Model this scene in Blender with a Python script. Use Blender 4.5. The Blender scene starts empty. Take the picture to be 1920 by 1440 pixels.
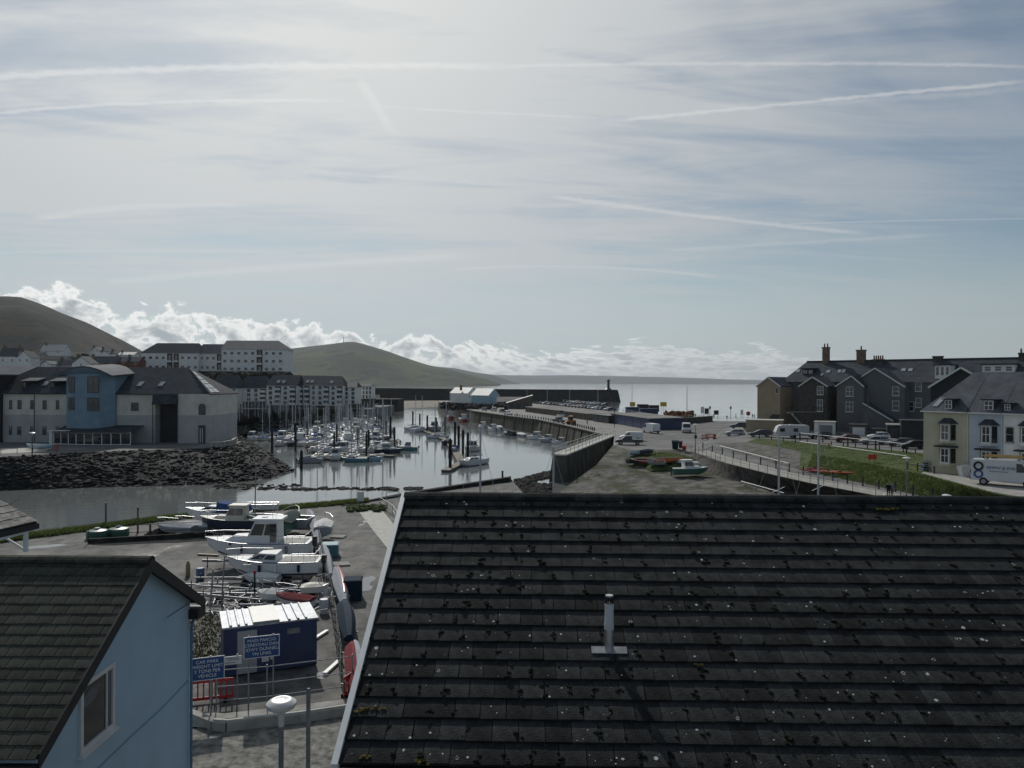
import bpy, bmesh, math, random
from mathutils import Vector, Matrix
R = math.radians
random.seed(7)
SC = bpy.context.scene
COL = SC.collection
# ------------------------------------------------------------------ camera
F = 1442.0           # focal length in photo pixels (1920 wide)
H = 14.0             # eye height above the yard
ROLL = 0.0046
cam_d = bpy.data.cameras.new('camera'); cam = bpy.data.objects.new('camera', cam_d); COL.objects.link(cam)
cam.location = (0, 0, H); cam.rotation_euler = (R(90) - 3.4 / F, -ROLL, 0)
cam_d.sensor_width = 36; cam_d.lens = 36 * F / 1920; cam_d.clip_start = 0.1; cam_d.clip_end = 60000
SC.camera = cam
SC.render.resolution_x = 1024; SC.render.resolution_y = 768
# ------------------------------------------------------------------ sun and sky
SUN_AZ, SUN_EL = -19.0, 36.0                # azimuth from +Y (negative = left), elevation
sv = Vector((math.sin(R(SUN_AZ)) * math.cos(R(SUN_EL)), math.cos(R(SUN_AZ)) * math.cos(R(SUN_EL)), math.sin(R(SUN_EL))))
sun_d = bpy.data.lights.new('sun', 'SUN'); sun = bpy.data.objects.new('sun', sun_d); COL.objects.link(sun)
sun_d.energy = 2.6; sun_d.angle = R(0.6); sun_d.color = (1.0, 0.97, 0.91)
sun.rotation_euler = (-sv).to_track_quat('-Z', 'Y').to_euler(); sun.location = (0, 0, 60)
W = bpy.data.worlds.new('World'); SC.world = W; W.use_nodes = True
NT = W.node_tree; NT.nodes.clear()
def nd(t, **kw):
    n = NT.nodes.new(t)
    for k, v in kw.items(): setattr(n, k, v)
    return n
def lk(a, b): NT.links.new(a, b)
def val(x, sock):
    if isinstance(x, (int, float)): sock.default_value = x
    elif isinstance(x, (tuple, list)): sock.default_value = x
    else: lk(x, sock)
def mth(op, a, b=0.0, c=None, clamp=False):
    n = nd('ShaderNodeMath', operation=op); n.use_clamp = clamp
    val(a, n.inputs[0]); val(b, n.inputs[1])
    if c is not None: val(c, n.inputs[2])
    return n.outputs[0]
def mr(x, a, b, c=0.0, d=1.0, smooth=True):
    n = nd('ShaderNodeMapRange'); n.interpolation_type = 'SMOOTHSTEP' if smooth else 'LINEAR'; n.clamp = True
    val(x, n.inputs[0])
    for i, q in enumerate((a, b, c, d)): val(q, n.inputs[i + 1])
    return n.outputs[0]
def comb(x, y, z=0.0):
    n = nd('ShaderNodeCombineXYZ'); val(x, n.inputs[0]); val(y, n.inputs[1]); val(z, n.inputs[2]); return n.outputs[0]
def noise(vec, sc, detail=5, rough=.55, dist=0.0):
    n = nd('ShaderNodeTexNoise'); lk(vec, n.inputs['Vector']); n.inputs['Scale'].default_value = sc
    n.inputs['Detail'].default_value = detail; n.inputs['Roughness'].default_value = rough; n.inputs['Distortion'].default_value = dist
    return n.outputs['Fac']
def mixc(f, a, b):
    n = nd('ShaderNodeMix', data_type='RGBA'); val(f, n.inputs[0])
    for v, s in ((a, n.inputs[6]), (b, n.inputs[7])):
        if isinstance(v, tuple): s.default_value = v + (1,) if len(v) == 3 else v
        else: lk(v, s)
    return n.outputs[2]
def scalec(c, f):
    n = nd('ShaderNodeVectorMath', operation='SCALE'); lk(c, n.inputs[0]); val(f, n.inputs['Scale']); return n.outputs[0]
def rgb(c):
    n = nd('ShaderNodeRGB'); n.outputs[0].default_value = (*c, 1); return n.outputs[0]
tc = nd('ShaderNodeTexCoord'); dirv = tc.outputs['Generated']
sep = nd('ShaderNodeSeparateXYZ'); lk(dirv, sep.inputs[0]); dx_, dy_, dz_ = sep.outputs
sky = nd('ShaderNodeTexSky'); sky.sky_type = 'NISHITA'; sky.sun_disc = False
sky.sun_elevation = R(SUN_EL); sky.sun_rotation = R(SUN_AZ); sky.air_density = 1.0; sky.dust_density = 0.6; sky.ozone_density = 1.5; sky.altitude = 10
dt = nd('ShaderNodeVectorMath', operation='DOT_PRODUCT'); lk(dirv, dt.inputs[0]); dt.inputs[1].default_value = sv
cosang = mth('MAXIMUM', dt.outputs['Value'], 0.0)
glow = mth('POWER', cosang, 7.0)
tint = nd('ShaderNodeVectorMath', operation='MULTIPLY'); lk(sky.outputs[0], tint.inputs[0]); tint.inputs[1].default_value = (.92, 1.0, 1.0); base = scalec(tint.outputs[0], 0.050)
# flat layer far overhead: plan coordinates of the ray on it
zc = mth('MAXIMUM', dz_, 0.02)
PX = mth('DIVIDE', dx_, mth('ADD', zc, 0.035)); PY = mth('DIVIDE', dy_, mth('ADD', zc, 0.035))
# thin cirrus veil, streaked across the view
sx = mth('ADD', mth('MULTIPLY', PX, 0.42), mth('MULTIPLY', PY, 0.10)); sy = mth('SUBTRACT', PY, mth('MULTIPLY', PX, 0.34))
n1 = noise(comb(sx, sy), 1.15, 4, .62, .7)
n2 = noise(comb(mth('MULTIPLY', PX, .22), mth('ADD', PY, 3.0)), 2.1, 5, .66, 1.2)
n3 = noise(comb(PX, PY), .35, 1, .5, .3)
veil = mth('ADD', mth('MULTIPLY', n1, .50), mth('ADD', mth('MULTIPLY', n2, .42), mth('MULTIPLY', n3, .45)))
veil = mr(veil, .49, .80)
tosun = mr(mth('SUBTRACT', dt.outputs['Value'], 0.0), .45, .99)
veil = mth('MULTIPLY', veil, mth('ADD', .28, mth('MULTIPLY', tosun, .80)), clamp=True)
veil = mth('ADD', veil, mth('MULTIPLY', tosun, .27), clamp=True)
vcol_b = mth('ADD', .41, mth('MULTIPLY', glow, .34))
vcol = scalec(mixc(glow, (.94, 1.0, 1.05), (1.0, 1.0, .96)), vcol_b)
col = mixc(mth('MULTIPLY', veil, .9), base, vcol)
# pale band of haze above the horizon
hz = mr(dz_, .0, .22, 1.0, 0.0)
col = mixc(mth('MULTIPLY', hz, .80), col, scalec(rgb((.345, .40, .425)), mth('ADD', .98, mth('MULTIPLY', tosun, .46))))
# condensation trails: parabolas on the overhead layer
TWN = mth('SUBTRACT', noise(comb(PX, mth('MULTIPLY', PY, .5)), 4.0, 2, .6), .5); TFZ = mth('SUBTRACT', noise(comb(PX, PY), 26.0, 2, .65), .5)
def trail(pts, width, strength, wob=.012):
    # pts: three plan points; quadratic through them
    (x0, y0), (x1, y1), (x2, y2) = pts
    d = (x0 - x1) * (x0 - x2) * (x1 - x2)
    a = (x2 * (y1 - y0) + x1 * (y0 - y2) + x0 * (y2 - y1)) / d
    b = (x2 * x2 * (y0 - y1) + x1 * x1 * (y2 - y0) + x0 * x0 * (y1 - y2)) / d
    c = (x1 * x2 * (x1 - x2) * y0 + x2 * x0 * (x2 - x0) * y1 + x0 * x1 * (x0 - x1) * y2) / d
    cur = mth('MULTIPLY_ADD', mth('MULTIPLY_ADD', PX, a, b), PX, c)
    cur = mth('ADD', cur, mth('MULTIPLY', TWN, wob * 2))
    dist = mth('ABSOLUTE', mth('SUBTRACT', PY, cur))
    dist = mth('ADD', dist, mth('MULTIPLY', TFZ, width * 1.5))
    m = mr(dist, 0.0, width, 1.0, 0.0)
    ends = mth('MULTIPLY', mr(PX, x0 - .02, x0 + .12), mr(PX, x2 - .25, x2 + .02, 1.0, 0.0))
    return mth('MULTIPLY', mth('MULTIPLY', m, ends), strength)
def plan(px, py):
    u = px - 960 - ROLL * (716.6 - py); v = 716.6 - py + ROLL * (px - 960)
    l = math.sqrt(u * u + F * F + v * v); z = v / l + .035
    return (u / l / z, F / l / z)
TR = [([plan(-60, 147), plan(450, 126), plan(1000, 127)], .042, .50), ([plan(900, 127), plan(1400, 119), plan(2000, 127)], .022, .34),
      ([plan(-60, 218), plan(380, 190), plan(700, 191)], .027, .42), ([plan(640, 196), plan(960, 214), plan(1200, 224)], .022, .28),
      ([plan(1130, 229), plan(1500, 193), plan(2000, 146)], .034, .46), ([plan(1020, 366), plan(1300, 404), plan(1640, 440)], .075, .36),
      ([plan(1450, 421), plan(1700, 414), plan(2000, 409)], .028, .24), ([plan(60, 414), plan(330, 385), plan(520, 388)], .09, .30),
      ([plan(200, 530), plan(480, 505), plan(900, 478)], .22, .26), ([plan(-40, 476), plan(300, 470), plan(560, 474)], .06, .20), ([plan(840, 506), plan(1080, 500), plan(1360, 522)], .10, .26), ([plan(1240, 470), plan(1500, 455), plan(1780, 440)], .11, .18), ([plan(560, 322), plan(760, 334), plan(980, 350)], .05, .20), ([plan(1300, 200), plan(1600, 190), plan(2000, 160)], .05, .16)]
tm = None
for p, w, s in TR:
    t = trail(p, w * .85, s); tm = t if tm is None else mth('MAXIMUM', tm, t)
pa, pb_ = plan(668, 138), plan(752, 272); sb_ = (pb_[0] - pa[0]) / (pb_[1] - pa[1])
dd = mth('ABSOLUTE', mth('SUBTRACT', mth('ADD', PX, mth('MULTIPLY', TFZ, .02)), mth('MULTIPLY_ADD', PY, sb_, pa[0] - sb_ * pa[1])))
t = mth('MULTIPLY', mth('MULTIPLY', mr(dd, .0, .03, 1.0, 0.0), mth('MULTIPLY', mr(PY, pa[1], pa[1] + .1), mr(PY, pb_[1] - .3, pb_[1], 1.0, 0.0))), .34); tm = mth('MAXIMUM', tm, t)
col = mixc(tm, col, scalec(rgb((1.0, 1.0, .99)), mth('ADD', .60, mth('MULTIPLY', glow, .22))))
# cumulus bank low over the land, flattening to stratus over the sea
az = mth('ARCTAN2', dx_, dy_)
top = mth('ADD', mr(az, -.62, .02, .120, .056, False), mth('MULTIPLY', mth('SUBTRACT', noise(comb(az, 0.0), 9.0, 3), .5), .075))
top = mth('MULTIPLY', top, mr(az, .30, .40, 1.0, .72))
qv = comb(mth('MULTIPLY', az, 1.0), mth('MULTIPLY', dz_, mr(az, -.12, .12, 1.3, 5.5)))
cn = noise(qv, 24.0, 5, .6, .3); cn2 = noise(qv, 80.0, 3, .6, .0)
env = mth('MULTIPLY', mr(dz_, mth('SUBTRACT', top, .030), mth('ADD', top, .022), 1.0, 0.0), mr(dz_, -.005, .02, .55, 1.0))
den = mth('ADD', mth('SUBTRACT', mth('ADD', mth('MULTIPLY', cn, .83), mth('MULTIPLY', cn2, .17)), .86), mth('MULTIPLY', env, .47))
side = mr(az, .37, .42, 1.0, 0.0)
cm = mth('MULTIPLY', mr(den, .0, .075), side)
thick = mr(den, .03, .24)
edge = mth('ADD', .72, mth('MULTIPLY', tosun, .30))
ccol = mixc(thick, scalec(rgb((1.0, 1.0, .97)), edge), scalec(rgb((.86, .95, 1.03)), mth('ADD', .29, mth('MULTIPLY', tosun, .10))))
col = mixc(mth('MULTIPLY', cm, mr(az, .0, .2, .85, .5)), col, ccol)
col = mixc(mr(dz_, -.03, -.002, 1.0, 0.0), col, (.20, .24, .27))
bg = nd('ShaderNodeBackground'); lk(col, bg.inputs[0]); bg.inputs[1].default_value = 1.0
wo = nd('ShaderNodeOutputWorld'); lk(bg.outputs[0], wo.inputs[0])
SC.view_settings.view_transform = 'Standard'; SC.view_settings.look = 'None'; SC.view_settings.gamma = 1.0
SC.view_settings.exposure = 0.15
SC.cycles.volume_max_steps = 64; SC.cycles.max_bounces = 8; SC.cycles.volume_bounces = 0
# ------------------------------------------------------------------ pixel helpers
def ray(px, py):
    a = px - 960; b = 716.6 - py
    return ((a - ROLL * b) / F, (b + ROLL * a) / F)
def G(px, py, z=0.0):           # point of the level z seen at a pixel
    u, v = ray(px, py); Y = (z - H) / v
    return Vector((u * Y, Y, z))
def D(px, py, Y):               # point at depth Y seen at a pixel
    u, v = ray(px, py); return Vector((u * Y, Y, H + v * Y))
# ------------------------------------------------------------------ materials
MATS = {}
def M(name, col, rough=.8, var=.18, scale=3.0, bump=0.0, bscale=None, metal=0.0, col2=None, spec=.4, detail=6, coords='Object', stretch=None, rand=0.0, lo=.35, hi=.65):
    m = bpy.data.materials.new(name); m.use_nodes = True; MATS[name] = m
    if rough >= .7 and spec == .4: spec = .06
    nt = m.node_tree; b = nt.nodes['Principled BSDF']
    b.inputs['Roughness'].default_value = rough; b.inputs['Metallic'].default_value = metal; b.inputs['Specular IOR Level'].default_value = spec
    t = nt.nodes.new('ShaderNodeTexCoord'); vec = t.outputs[coords]
    if stretch:
        mp = nt.nodes.new('ShaderNodeMapping'); mp.inputs['Scale'].default_value = stretch; nt.links.new(vec, mp.inputs[0]); vec = mp.outputs[0]
    n = nt.nodes.new('ShaderNodeTexNoise'); n.inputs['Scale'].default_value = scale; n.inputs['Detail'].default_value = detail; n.inputs['Roughness'].default_value = .62
    nt.links.new(vec, n.inputs['Vector'])
    cr = nt.nodes.new('ShaderNodeValToRGB'); nt.links.new(n.outputs['Fac'], cr.inputs[0])
    c1 = tuple(c * (1 - var) for c in col); c2 = tuple(min(1, c * (1 + var)) for c in col) if col2 is None else col2
    cr.color_ramp.elements[0].position = lo; cr.color_ramp.elements[1].position = hi
    cr.color_ramp.elements[0].color = (*c1, 1); cr.color_ramp.elements[1].color = (*c2, 1)
    out = cr.outputs[0]
    if rand:
        oi = nt.nodes.new('ShaderNodeObjectInfo'); mrn = nt.nodes.new('ShaderNodeMapRange'); nt.links.new(oi.outputs['Random'], mrn.inputs[0])
        mrn.inputs[3].default_value = 1 - rand; mrn.inputs[4].default_value = 1 + rand
        vm = nt.nodes.new('ShaderNodeVectorMath'); vm.operation = 'SCALE'; nt.links.new(out, vm.inputs[0]); nt.links.new(mrn.outputs[0], vm.inputs['Scale']); out = vm.outputs[0]
    nt.links.new(out, b.inputs['Base Color'])
    if bump:
        n2 = nt.nodes.new('ShaderNodeTexNoise'); n2.inputs['Scale'].default_value = bscale or scale * 6; n2.inputs['Detail'].default_value = 5
        nt.links.new(vec, n2.inputs['Vector'])
        bp = nt.nodes.new('ShaderNodeBump'); bp.inputs['Strength'].default_value = bump; bp.inputs['Distance'].default_value = .05
        nt.links.new(n2.outputs['Fac'], bp.inputs['Height']); nt.links.new(bp.outputs[0], b.inputs['Normal'])
    return m
def addmask(m, kind, scale, lo, hi, col, rough=None, coords='Object', stretch=None):
    """a second colour in patches of its own shape (lichen, stains, wet patches)"""
    nt = m.node_tree; b = nt.nodes['Principled BSDF']; src = b.inputs['Base Color'].links[0].from_socket
    t = nt.nodes.new('ShaderNodeTexCoord'); vec = t.outputs[coords]
    if stretch:
        mp = nt.nodes.new('ShaderNodeMapping'); mp.inputs['Scale'].default_value = stretch; nt.links.new(vec, mp.inputs[0]); vec = mp.outputs[0]
    if kind == 'vor':
        n = nt.nodes.new('ShaderNodeTexVoronoi'); n.inputs['Scale'].default_value = scale; o = n.outputs['Distance']
    else:
        n = nt.nodes.new('ShaderNodeTexNoise'); n.inputs['Scale'].default_value = scale; n.inputs['Detail'].default_value = 7; n.inputs['Roughness'].default_value = .65; o = n.outputs['Fac']
    nt.links.new(vec, n.inputs['Vector'])
    r = nt.nodes.new('ShaderNodeMapRange'); r.inputs[1].default_value = lo; r.inputs[2].default_value = hi; nt.links.new(o, r.inputs[0])
    mx = nt.nodes.new('ShaderNodeMix'); mx.data_type = 'RGBA'; nt.links.new(r.outputs[0], mx.inputs[0]); nt.links.new(src, mx.inputs[6]); mx.inputs[7].default_value = (*col, 1)
    nt.links.new(mx.outputs[2], b.inputs['Base Color'])
    if rough is not None:
        r2 = nt.nodes.new('ShaderNodeMapRange'); r2.inputs[3].default_value = b.inputs['Roughness'].default_value; r2.inputs[4].default_value = rough
        nt.links.new(r.outputs[0], r2.inputs[0]); nt.links.new(r2.outputs[0], b.inputs['Roughness'])
    return m
def flat(name, col, rough=.5, metal=0.0, spec=.5): return M(name, col, rough, .06, 4.0, metal=metal, spec=spec, detail=2)
# ------------------------------------------------------------------ mesh builder
CACHE = {}
class MB:
    def __init__(s): s.v = []; s.f = []
    def add(s, vs, fs):
        o = len(s.v); s.v += [tuple(v) for v in vs]; s.f += [tuple(i + o for i in f) for f in fs]; return s
    def box(s, x0, x1, y0, y1, z0, z1, m=None):
        vs = [Vector(p) for p in ((x0, y0, z0), (x1, y0, z0), (x1, y1, z0), (x0, y1, z0), (x0, y0, z1), (x1, y0, z1), (x1, y1, z1), (x0, y1, z1))]
        if m is not None: vs = [m @ v for v in vs]
        return s.add(vs, [(0, 3, 2, 1), (4, 5, 6, 7), (0, 1, 5, 4), (1, 2, 6, 5), (2, 3, 7, 6), (3, 0, 4, 7)])
    def cb(s, c, sz, m=None):
        return s.box(c[0] - sz[0] / 2, c[0] + sz[0] / 2, c[1] - sz[1] / 2, c[1] + sz[1] / 2, c[2] - sz[2] / 2, c[2] + sz[2] / 2, m)
    def cyl(s, p0, p1, r0, r1=None, n=8, cap=True):
        p0 = Vector(p0); p1 = Vector(p1); r1 = r0 if r1 is None else r1
        a = (p1 - p0).normalized(); t = a.orthogonal().normalized(); b = a.cross(t)
        vs = []
        for p, r in ((p0, r0), (p1, r1)):
            for i in range(n):
                an = 2 * math.pi * i / n; vs.append(p + (t * math.cos(an) + b * math.sin(an)) * r)
        fs = [(i, (i + 1) % n, n + (i + 1) % n, n + i) for i in range(n)]
        if cap: fs += [tuple(range(n))[::-1], tuple(range(n, 2 * n))]
        return s.add(vs, fs)
    def tube(s, pts, r, n=6):
        for a, b in zip(pts[:-1], pts[1:]): s.cyl(a, b, r, r, n)
        return s
    def bar(s, p0, p1, w, h):       # rectangular bar between two points
        p0 = Vector(p0); p1 = Vector(p1); a = (p1 - p0).normalized(); up = Vector((0, 0, 1))
        t = a.cross(up); t = t.normalized() if t.length > 1e-4 else Vector((1, 0, 0)); b = t.cross(a)
        vs = [p + t * (w / 2) * i + b * (h / 2) * j for p in (p0, p1) for i, j in ((-1, -1), (1, -1), (1, 1), (-1, 1))]
        return s.add(vs, [(0, 1, 2, 3), (7, 6, 5, 4), (0, 4, 5, 1), (1, 5, 6, 2), (2, 6, 7, 3), (3, 7, 4, 0)])
    def prism(s, poly, z0, z1):     # plan polygon pulled up
        n = len(poly); vs = [(p[0], p[1], z0) for p in poly] + [(p[0], p[1], z1) for p in poly]
        return s.add(vs, [tuple(range(n))[::-1], tuple(range(n, 2 * n))] + [(i, (i + 1) % n, n + (i + 1) % n, n + i) for i in range(n)])
    def xprism(s, poly, x0, x1):    # (y,z) polygon pulled along x
        n = len(poly); vs = [(x0, p[0], p[1]) for p in poly] + [(x1, p[0], p[1]) for p in poly]
        return s.add(vs, [tuple(range(n)), tuple(range(n, 2 * n))[::-1]] + [(i, n + i, n + (i + 1) % n, (i + 1) % n) for i in range(n)])
    def yprism(s, poly, y0, y1):    # (x,z) polygon pulled along y
        n = len(poly); vs = [(p[0], y0, p[1]) for p in poly] + [(p[0], y1, p[1]) for p in poly]
        return s.add(vs, [tuple(range(n)), tuple(range(n, 2 * n))[::-1]] + [(i, n + i, n + (i + 1) % n, (i + 1) % n) for i in range(n)])
    def loft(s, secs, closed=True, cap=True):
        n = len(secs[0]); vs = [p for q in secs for p in q]; fs = []
        for k in range(len(secs) - 1):
            for i in range(n if closed else n - 1):
                j = (i + 1) % n; fs.append((k * n + i, k * n + j, (k + 1) * n + j, (k + 1) * n + i))
        if cap: fs += [tuple(range(n))[::-1], tuple(range((len(secs) - 1) * n, len(secs) * n))]
        return s.add(vs, fs)
    def lathe(s, prof, n=12, c=(0, 0, 0)):
        return s.loft([[(c[0] + r * math.cos(2 * math.pi * i / n), c[1] + r * math.sin(2 * math.pi * i / n), c[2] + z) for i in range(n)] for r, z in prof])
    def slab(s, quad, t):           # four points, thickened downwards along the normal
        q = [Vector(p) for p in quad]; nrm = (q[1] - q[0]).cross(q[-1] - q[0]).normalized()
        if nrm.z < 0: nrm = -nrm
        lo = [p - nrm * t for p in q]; n = len(q)
        return s.add(q + lo, [tuple(range(n)), tuple(range(n, 2 * n))[::-1]] + [(i, n + i, n + (i + 1) % n, (i + 1) % n) for i in range(n)])
    def rock(s, c, r, sq=.7, rnd=random):
        vs = []; t = (1 + 5 ** .5) / 2
        ang = rnd.random() * 6.28; ca, sa = math.cos(ang), math.sin(ang); ex = rnd.uniform(.8, 1.5)
        for v in ((-1, t, 0), (1, t, 0), (-1, -t, 0), (1, -t, 0), (0, -1, t), (0, 1, t), (0, -1, -t), (0, 1, -t), (t, 0, -1), (t, 0, 1), (-t, 0, -1), (-t, 0, 1)):
            k = r / 1.9 * rnd.uniform(.75, 1.2); x, y, z = v[0] * k * ex, v[1] * k, v[2] * k * sq
            vs.append((c[0] + x * ca - y * sa, c[1] + x * sa + y * ca, c[2] + z))
        return s.add(vs, [(0, 11, 5), (0, 5, 1), (0, 1, 7), (0, 7, 10), (0, 10, 11), (1, 5, 9), (5, 11, 4), (11, 10, 2), (10, 7, 6), (7, 1, 8), (3, 9, 4), (3, 4, 2), (3, 2, 6), (3, 6, 8), (3, 8, 9), (4, 9, 5), (2, 4, 11), (6, 2, 10), (8, 6, 7), (9, 8, 1)])
    def build(s, name, mat, parent=None, key=None, smooth=False, bevel=0.0):
        mname = mat if isinstance(mat, str) else mat.name
        me = CACHE.get((key, mname)) if key else None
        if me is None:
            me = bpy.data.meshes.new(name); me.from_pydata(s.v, [], s.f)
            bm = bmesh.new(); bm.from_mesh(me)
            bmesh.ops.recalc_face_normals(bm, faces=bm.faces)
            if bevel:
                bmesh.ops.remove_doubles(bm, verts=bm.verts, dist=1e-5)
                bmesh.ops.bevel(bm, geom=[e for e in bm.edges if len(e.link_faces) == 2 and e.calc_face_angle(0) > .6], offset=bevel, segments=2, affect='EDGES', clamp_overlap=True)
            bm.to_mesh(me); bm.free()
            me.materials.append(MATS[mname])
            if smooth:
                me.shade_smooth()
                try: me.set_sharp_from_angle(angle=R(40))
                except Exception: pass
            if key: CACHE[(key, mname)] = me
        o = bpy.data.objects.new(name, me); COL.objects.link(o)
        if parent is not None: o.parent = parent
        return o
def thing(name, label, cat, loc=(0, 0, 0), rz=0.0, group=None):
    o = bpy.data.objects.new(name, None); COL.objects.link(o); o.empty_display_size = .3
    o.location = loc; o.rotation_euler = (0, 0, rz); o['label'] = label; o['category'] = cat
    if group: o['group'] = group
    return o
def tag(o, label, cat, group=None):
    o['label'] = label; o['category'] = cat
    if group: o['group'] = group
    return o
def struct(o): o['kind'] = 'structure'; return o
def stuff(o, label=None, cat=None):
    o['kind'] = 'stuff'
    if label: o['label'] = label; o['category'] = cat
    return o
def strip(name, lines, mat, sub=1, jitter=0.0, seed=1, smooth=True):
    """surface between polylines of equal length, optionally refined and roughened"""
    rnd = random.Random(seed)
    def refine(l, k):
        out = []
        for a, b in zip(l[:-1], l[1:]):
            for i in range(k): out.append(a.lerp(b, i / k))
        return out + [l[-1]]
    ls = [refine([Vector(p) for p in l], sub) for l in lines]
    rows = []
    for a, b in zip(ls[:-1], ls[1:]):
        for i in range(sub): rows.append([p.lerp(q, i / sub) for p, q in zip(a, b)])
    rows.append(ls[-1])
    n = len(rows[0])
    if jitter:
        for r in rows[1:-1]:
            for i in range(1, n - 1): r[i] = r[i] + Vector((0, 0, rnd.uniform(-jitter, jitter)))
    mb = MB(); mb.loft(rows, closed=False, cap=False)
    return mb.build(name, mat, smooth=smooth)
# ------------------------------------------------------------------ palette
M('asphalt', (.10, .098, .093), .85, spec=.2, var=.45, scale=.8, bump=.5, bscale=14.0, detail=10)
addmask(MATS['asphalt'], 'noise', .22, .50, .64, (.19, .182, .168), None, stretch=(1, .5, 1))
addmask(MATS['asphalt'], 'noise', 2.2, .58, .66, (.06, .058, .055), None)
addmask(MATS['asphalt'], 'noise', .30, .60, .68, (.045, .045, .045), .35, stretch=(1, .35, 1))
M('road', (.15, .15, .145), .8, .25, .25, .3, 8.0, detail=8)
addmask(MATS['road'], 'noise', .12, .5, .7, (.23, .225, .215), None, stretch=(.3, 1, 1))
M('quay_top', (.235, .23, .215), .8, .2, .2, .2, 6.0)
M('gravel', (.19, .185, .17), .95, .5, 2.5, .8, 30.0, detail=9)
M('concrete', (.30, .29, .27), .85, .2, 1.2, .3, 20.0)
M('pale_concrete', (.45, .44, .40), .8, .15, 2.0, .2, 20.0)
M('grass_soil', (.06, .08, .03), .95, .5, .6, .7, 9.0, detail=10)
addmask(MATS['grass_soil'], 'noise', .25, .52, .7, (.10, .11, .045))
M('grass', (.075, .10, .036), .8, .45, 1.2, 0, rand=.1)
def leafy(m, col):
    nt = m.node_tree; b = nt.nodes['Principled BSDF']; out = nt.nodes['Material Output']; t = nt.nodes.new('ShaderNodeBsdfTranslucent'); t.inputs[0].default_value = (*col, 1); mx = nt.nodes.new('ShaderNodeMixShader'); mx.inputs[0].default_value = .5
    nt.links.new(b.outputs[0], mx.inputs[1]); nt.links.new(t.outputs[0], mx.inputs[2]); nt.links.new(mx.outputs[0], out.inputs[0])
leafy(MATS['grass'], (.085, .11, .035))
M('dry_grass', (.12, .12, .05), .9, .4, 1.0)
M('bank_rock', (.028, .029, .029), .8, .5, .9, .5, 6.0, rand=0)
M('wet_rock', (.016, .016, .015), .85, .5, .9, .5, 6.0)
M('beach', (.12, .115, .105), .9, .5, .55, .9, 5.0, detail=10)
addmask(MATS['beach'], 'noise', .22, .50, .58, (.055, .062, .033))
addmask(MATS['beach'], 'noise', 1.3, .56, .64, (.035, .035, .032), .5)
M('sand', (.20, .18, .15), .8, .25, .05, .2, 1.0)
M('stone_wall', (.085, .08, .068), .9, .5, .5, .6, 3.0, detail=9, stretch=(1, 1, .35))
addmask(MATS['stone_wall'], 'noise', .35, .50, .68, (.05, .058, .03), stretch=(1, 1, .25))
M('dark_wall', (.03, .03, .029), .85, .5, .8, .6, 4.0)
M('hill_green', (.034, .046, .032), .95, .5, .006, .8, .02, detail=12, coords='Object')
addmask(MATS['hill_green'], 'noise', .0035, .48, .60, (.07, .08, .032))
addmask(MATS['hill_green'], 'noise', .012, .55, .60, (.016, .024, .018))
M('hill_dark', (.014, .019, .019), .95, .45, .012, .6, .10, detail=12)
addmask(MATS['hill_dark'], 'noise', .02, .50, .58, (.040, .034, .026))
addmask(MATS['hill_dark'], 'noise', .045, .56, .62, (.006, .009, .009))
M('far_coast', (.05, .055, .05), .95, .3, .001)
M('town_ground', (.018, .022, .020), .95, .4, .06, .4, .5)
# water: dark body, sharp reflection broken by small ripples
m = bpy.data.materials.new('water'); MATS['water'] = m; m.use_nodes = True; nt = m.node_tree; b = nt.nodes['Principled BSDF']
b.inputs['Base Color'].default_value = (.16, .17, .165, 1); b.inputs['Roughness'].default_value = .07; b.inputs['IOR'].default_value = 1.8
tx = nt.nodes.new('ShaderNodeTexCoord'); mp = nt.nodes.new('ShaderNodeMapping'); mp.inputs['Scale'].default_value = (.5, 1.0, 1); nt.links.new(tx.outputs['Object'], mp.inputs[0])
ns = nt.nodes.new('ShaderNodeTexNoise'); ns.inputs['Scale'].default_value = .9; ns.inputs['Detail'].default_value = 3; nt.links.new(mp.outputs[0], ns.inputs['Vector'])
ns2 = nt.nodes.new('ShaderNodeTexNoise'); ns2.inputs['Scale'].default_value = .035; ns2.inputs['Detail'].default_value = 2; nt.links.new(tx.outputs['Object'], ns2.inputs['Vector'])
ra = nt.nodes.new('ShaderNodeMapRange'); nt.links.new(ns2.outputs['Fac'], ra.inputs[0]); ra.inputs[1].default_value = .40; ra.inputs[2].default_value = .62; ra.inputs[3].default_value = .02; ra.inputs[4].default_value = .13
bp = nt.nodes.new('ShaderNodeBump'); bp.inputs['Distance'].default_value = .25; nt.links.new(ra.outputs[0], bp.inputs['Strength']); nt.links.new(ns.outputs['Fac'], bp.inputs['Height']); nt.links.new(bp.outputs[0], b.inputs['Normal'])
# ------------------------------------------------------------------ sea and harbour water
WZ = -2.5
mb = MB(); S = 24000
rows = []
ys = [20, 60, 100, 150, 220, 320, 480, 800, 1500, 3000, 6000, 12000, 24000]
for y in ys:
    w = max(400, y * 1.6); rows.append([(-w + 2 * w * i / 12, y, WZ) for i in range(13)])
mb.loft(rows, closed=False, cap=False); struct(mb.build('sea', 'water'))
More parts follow.
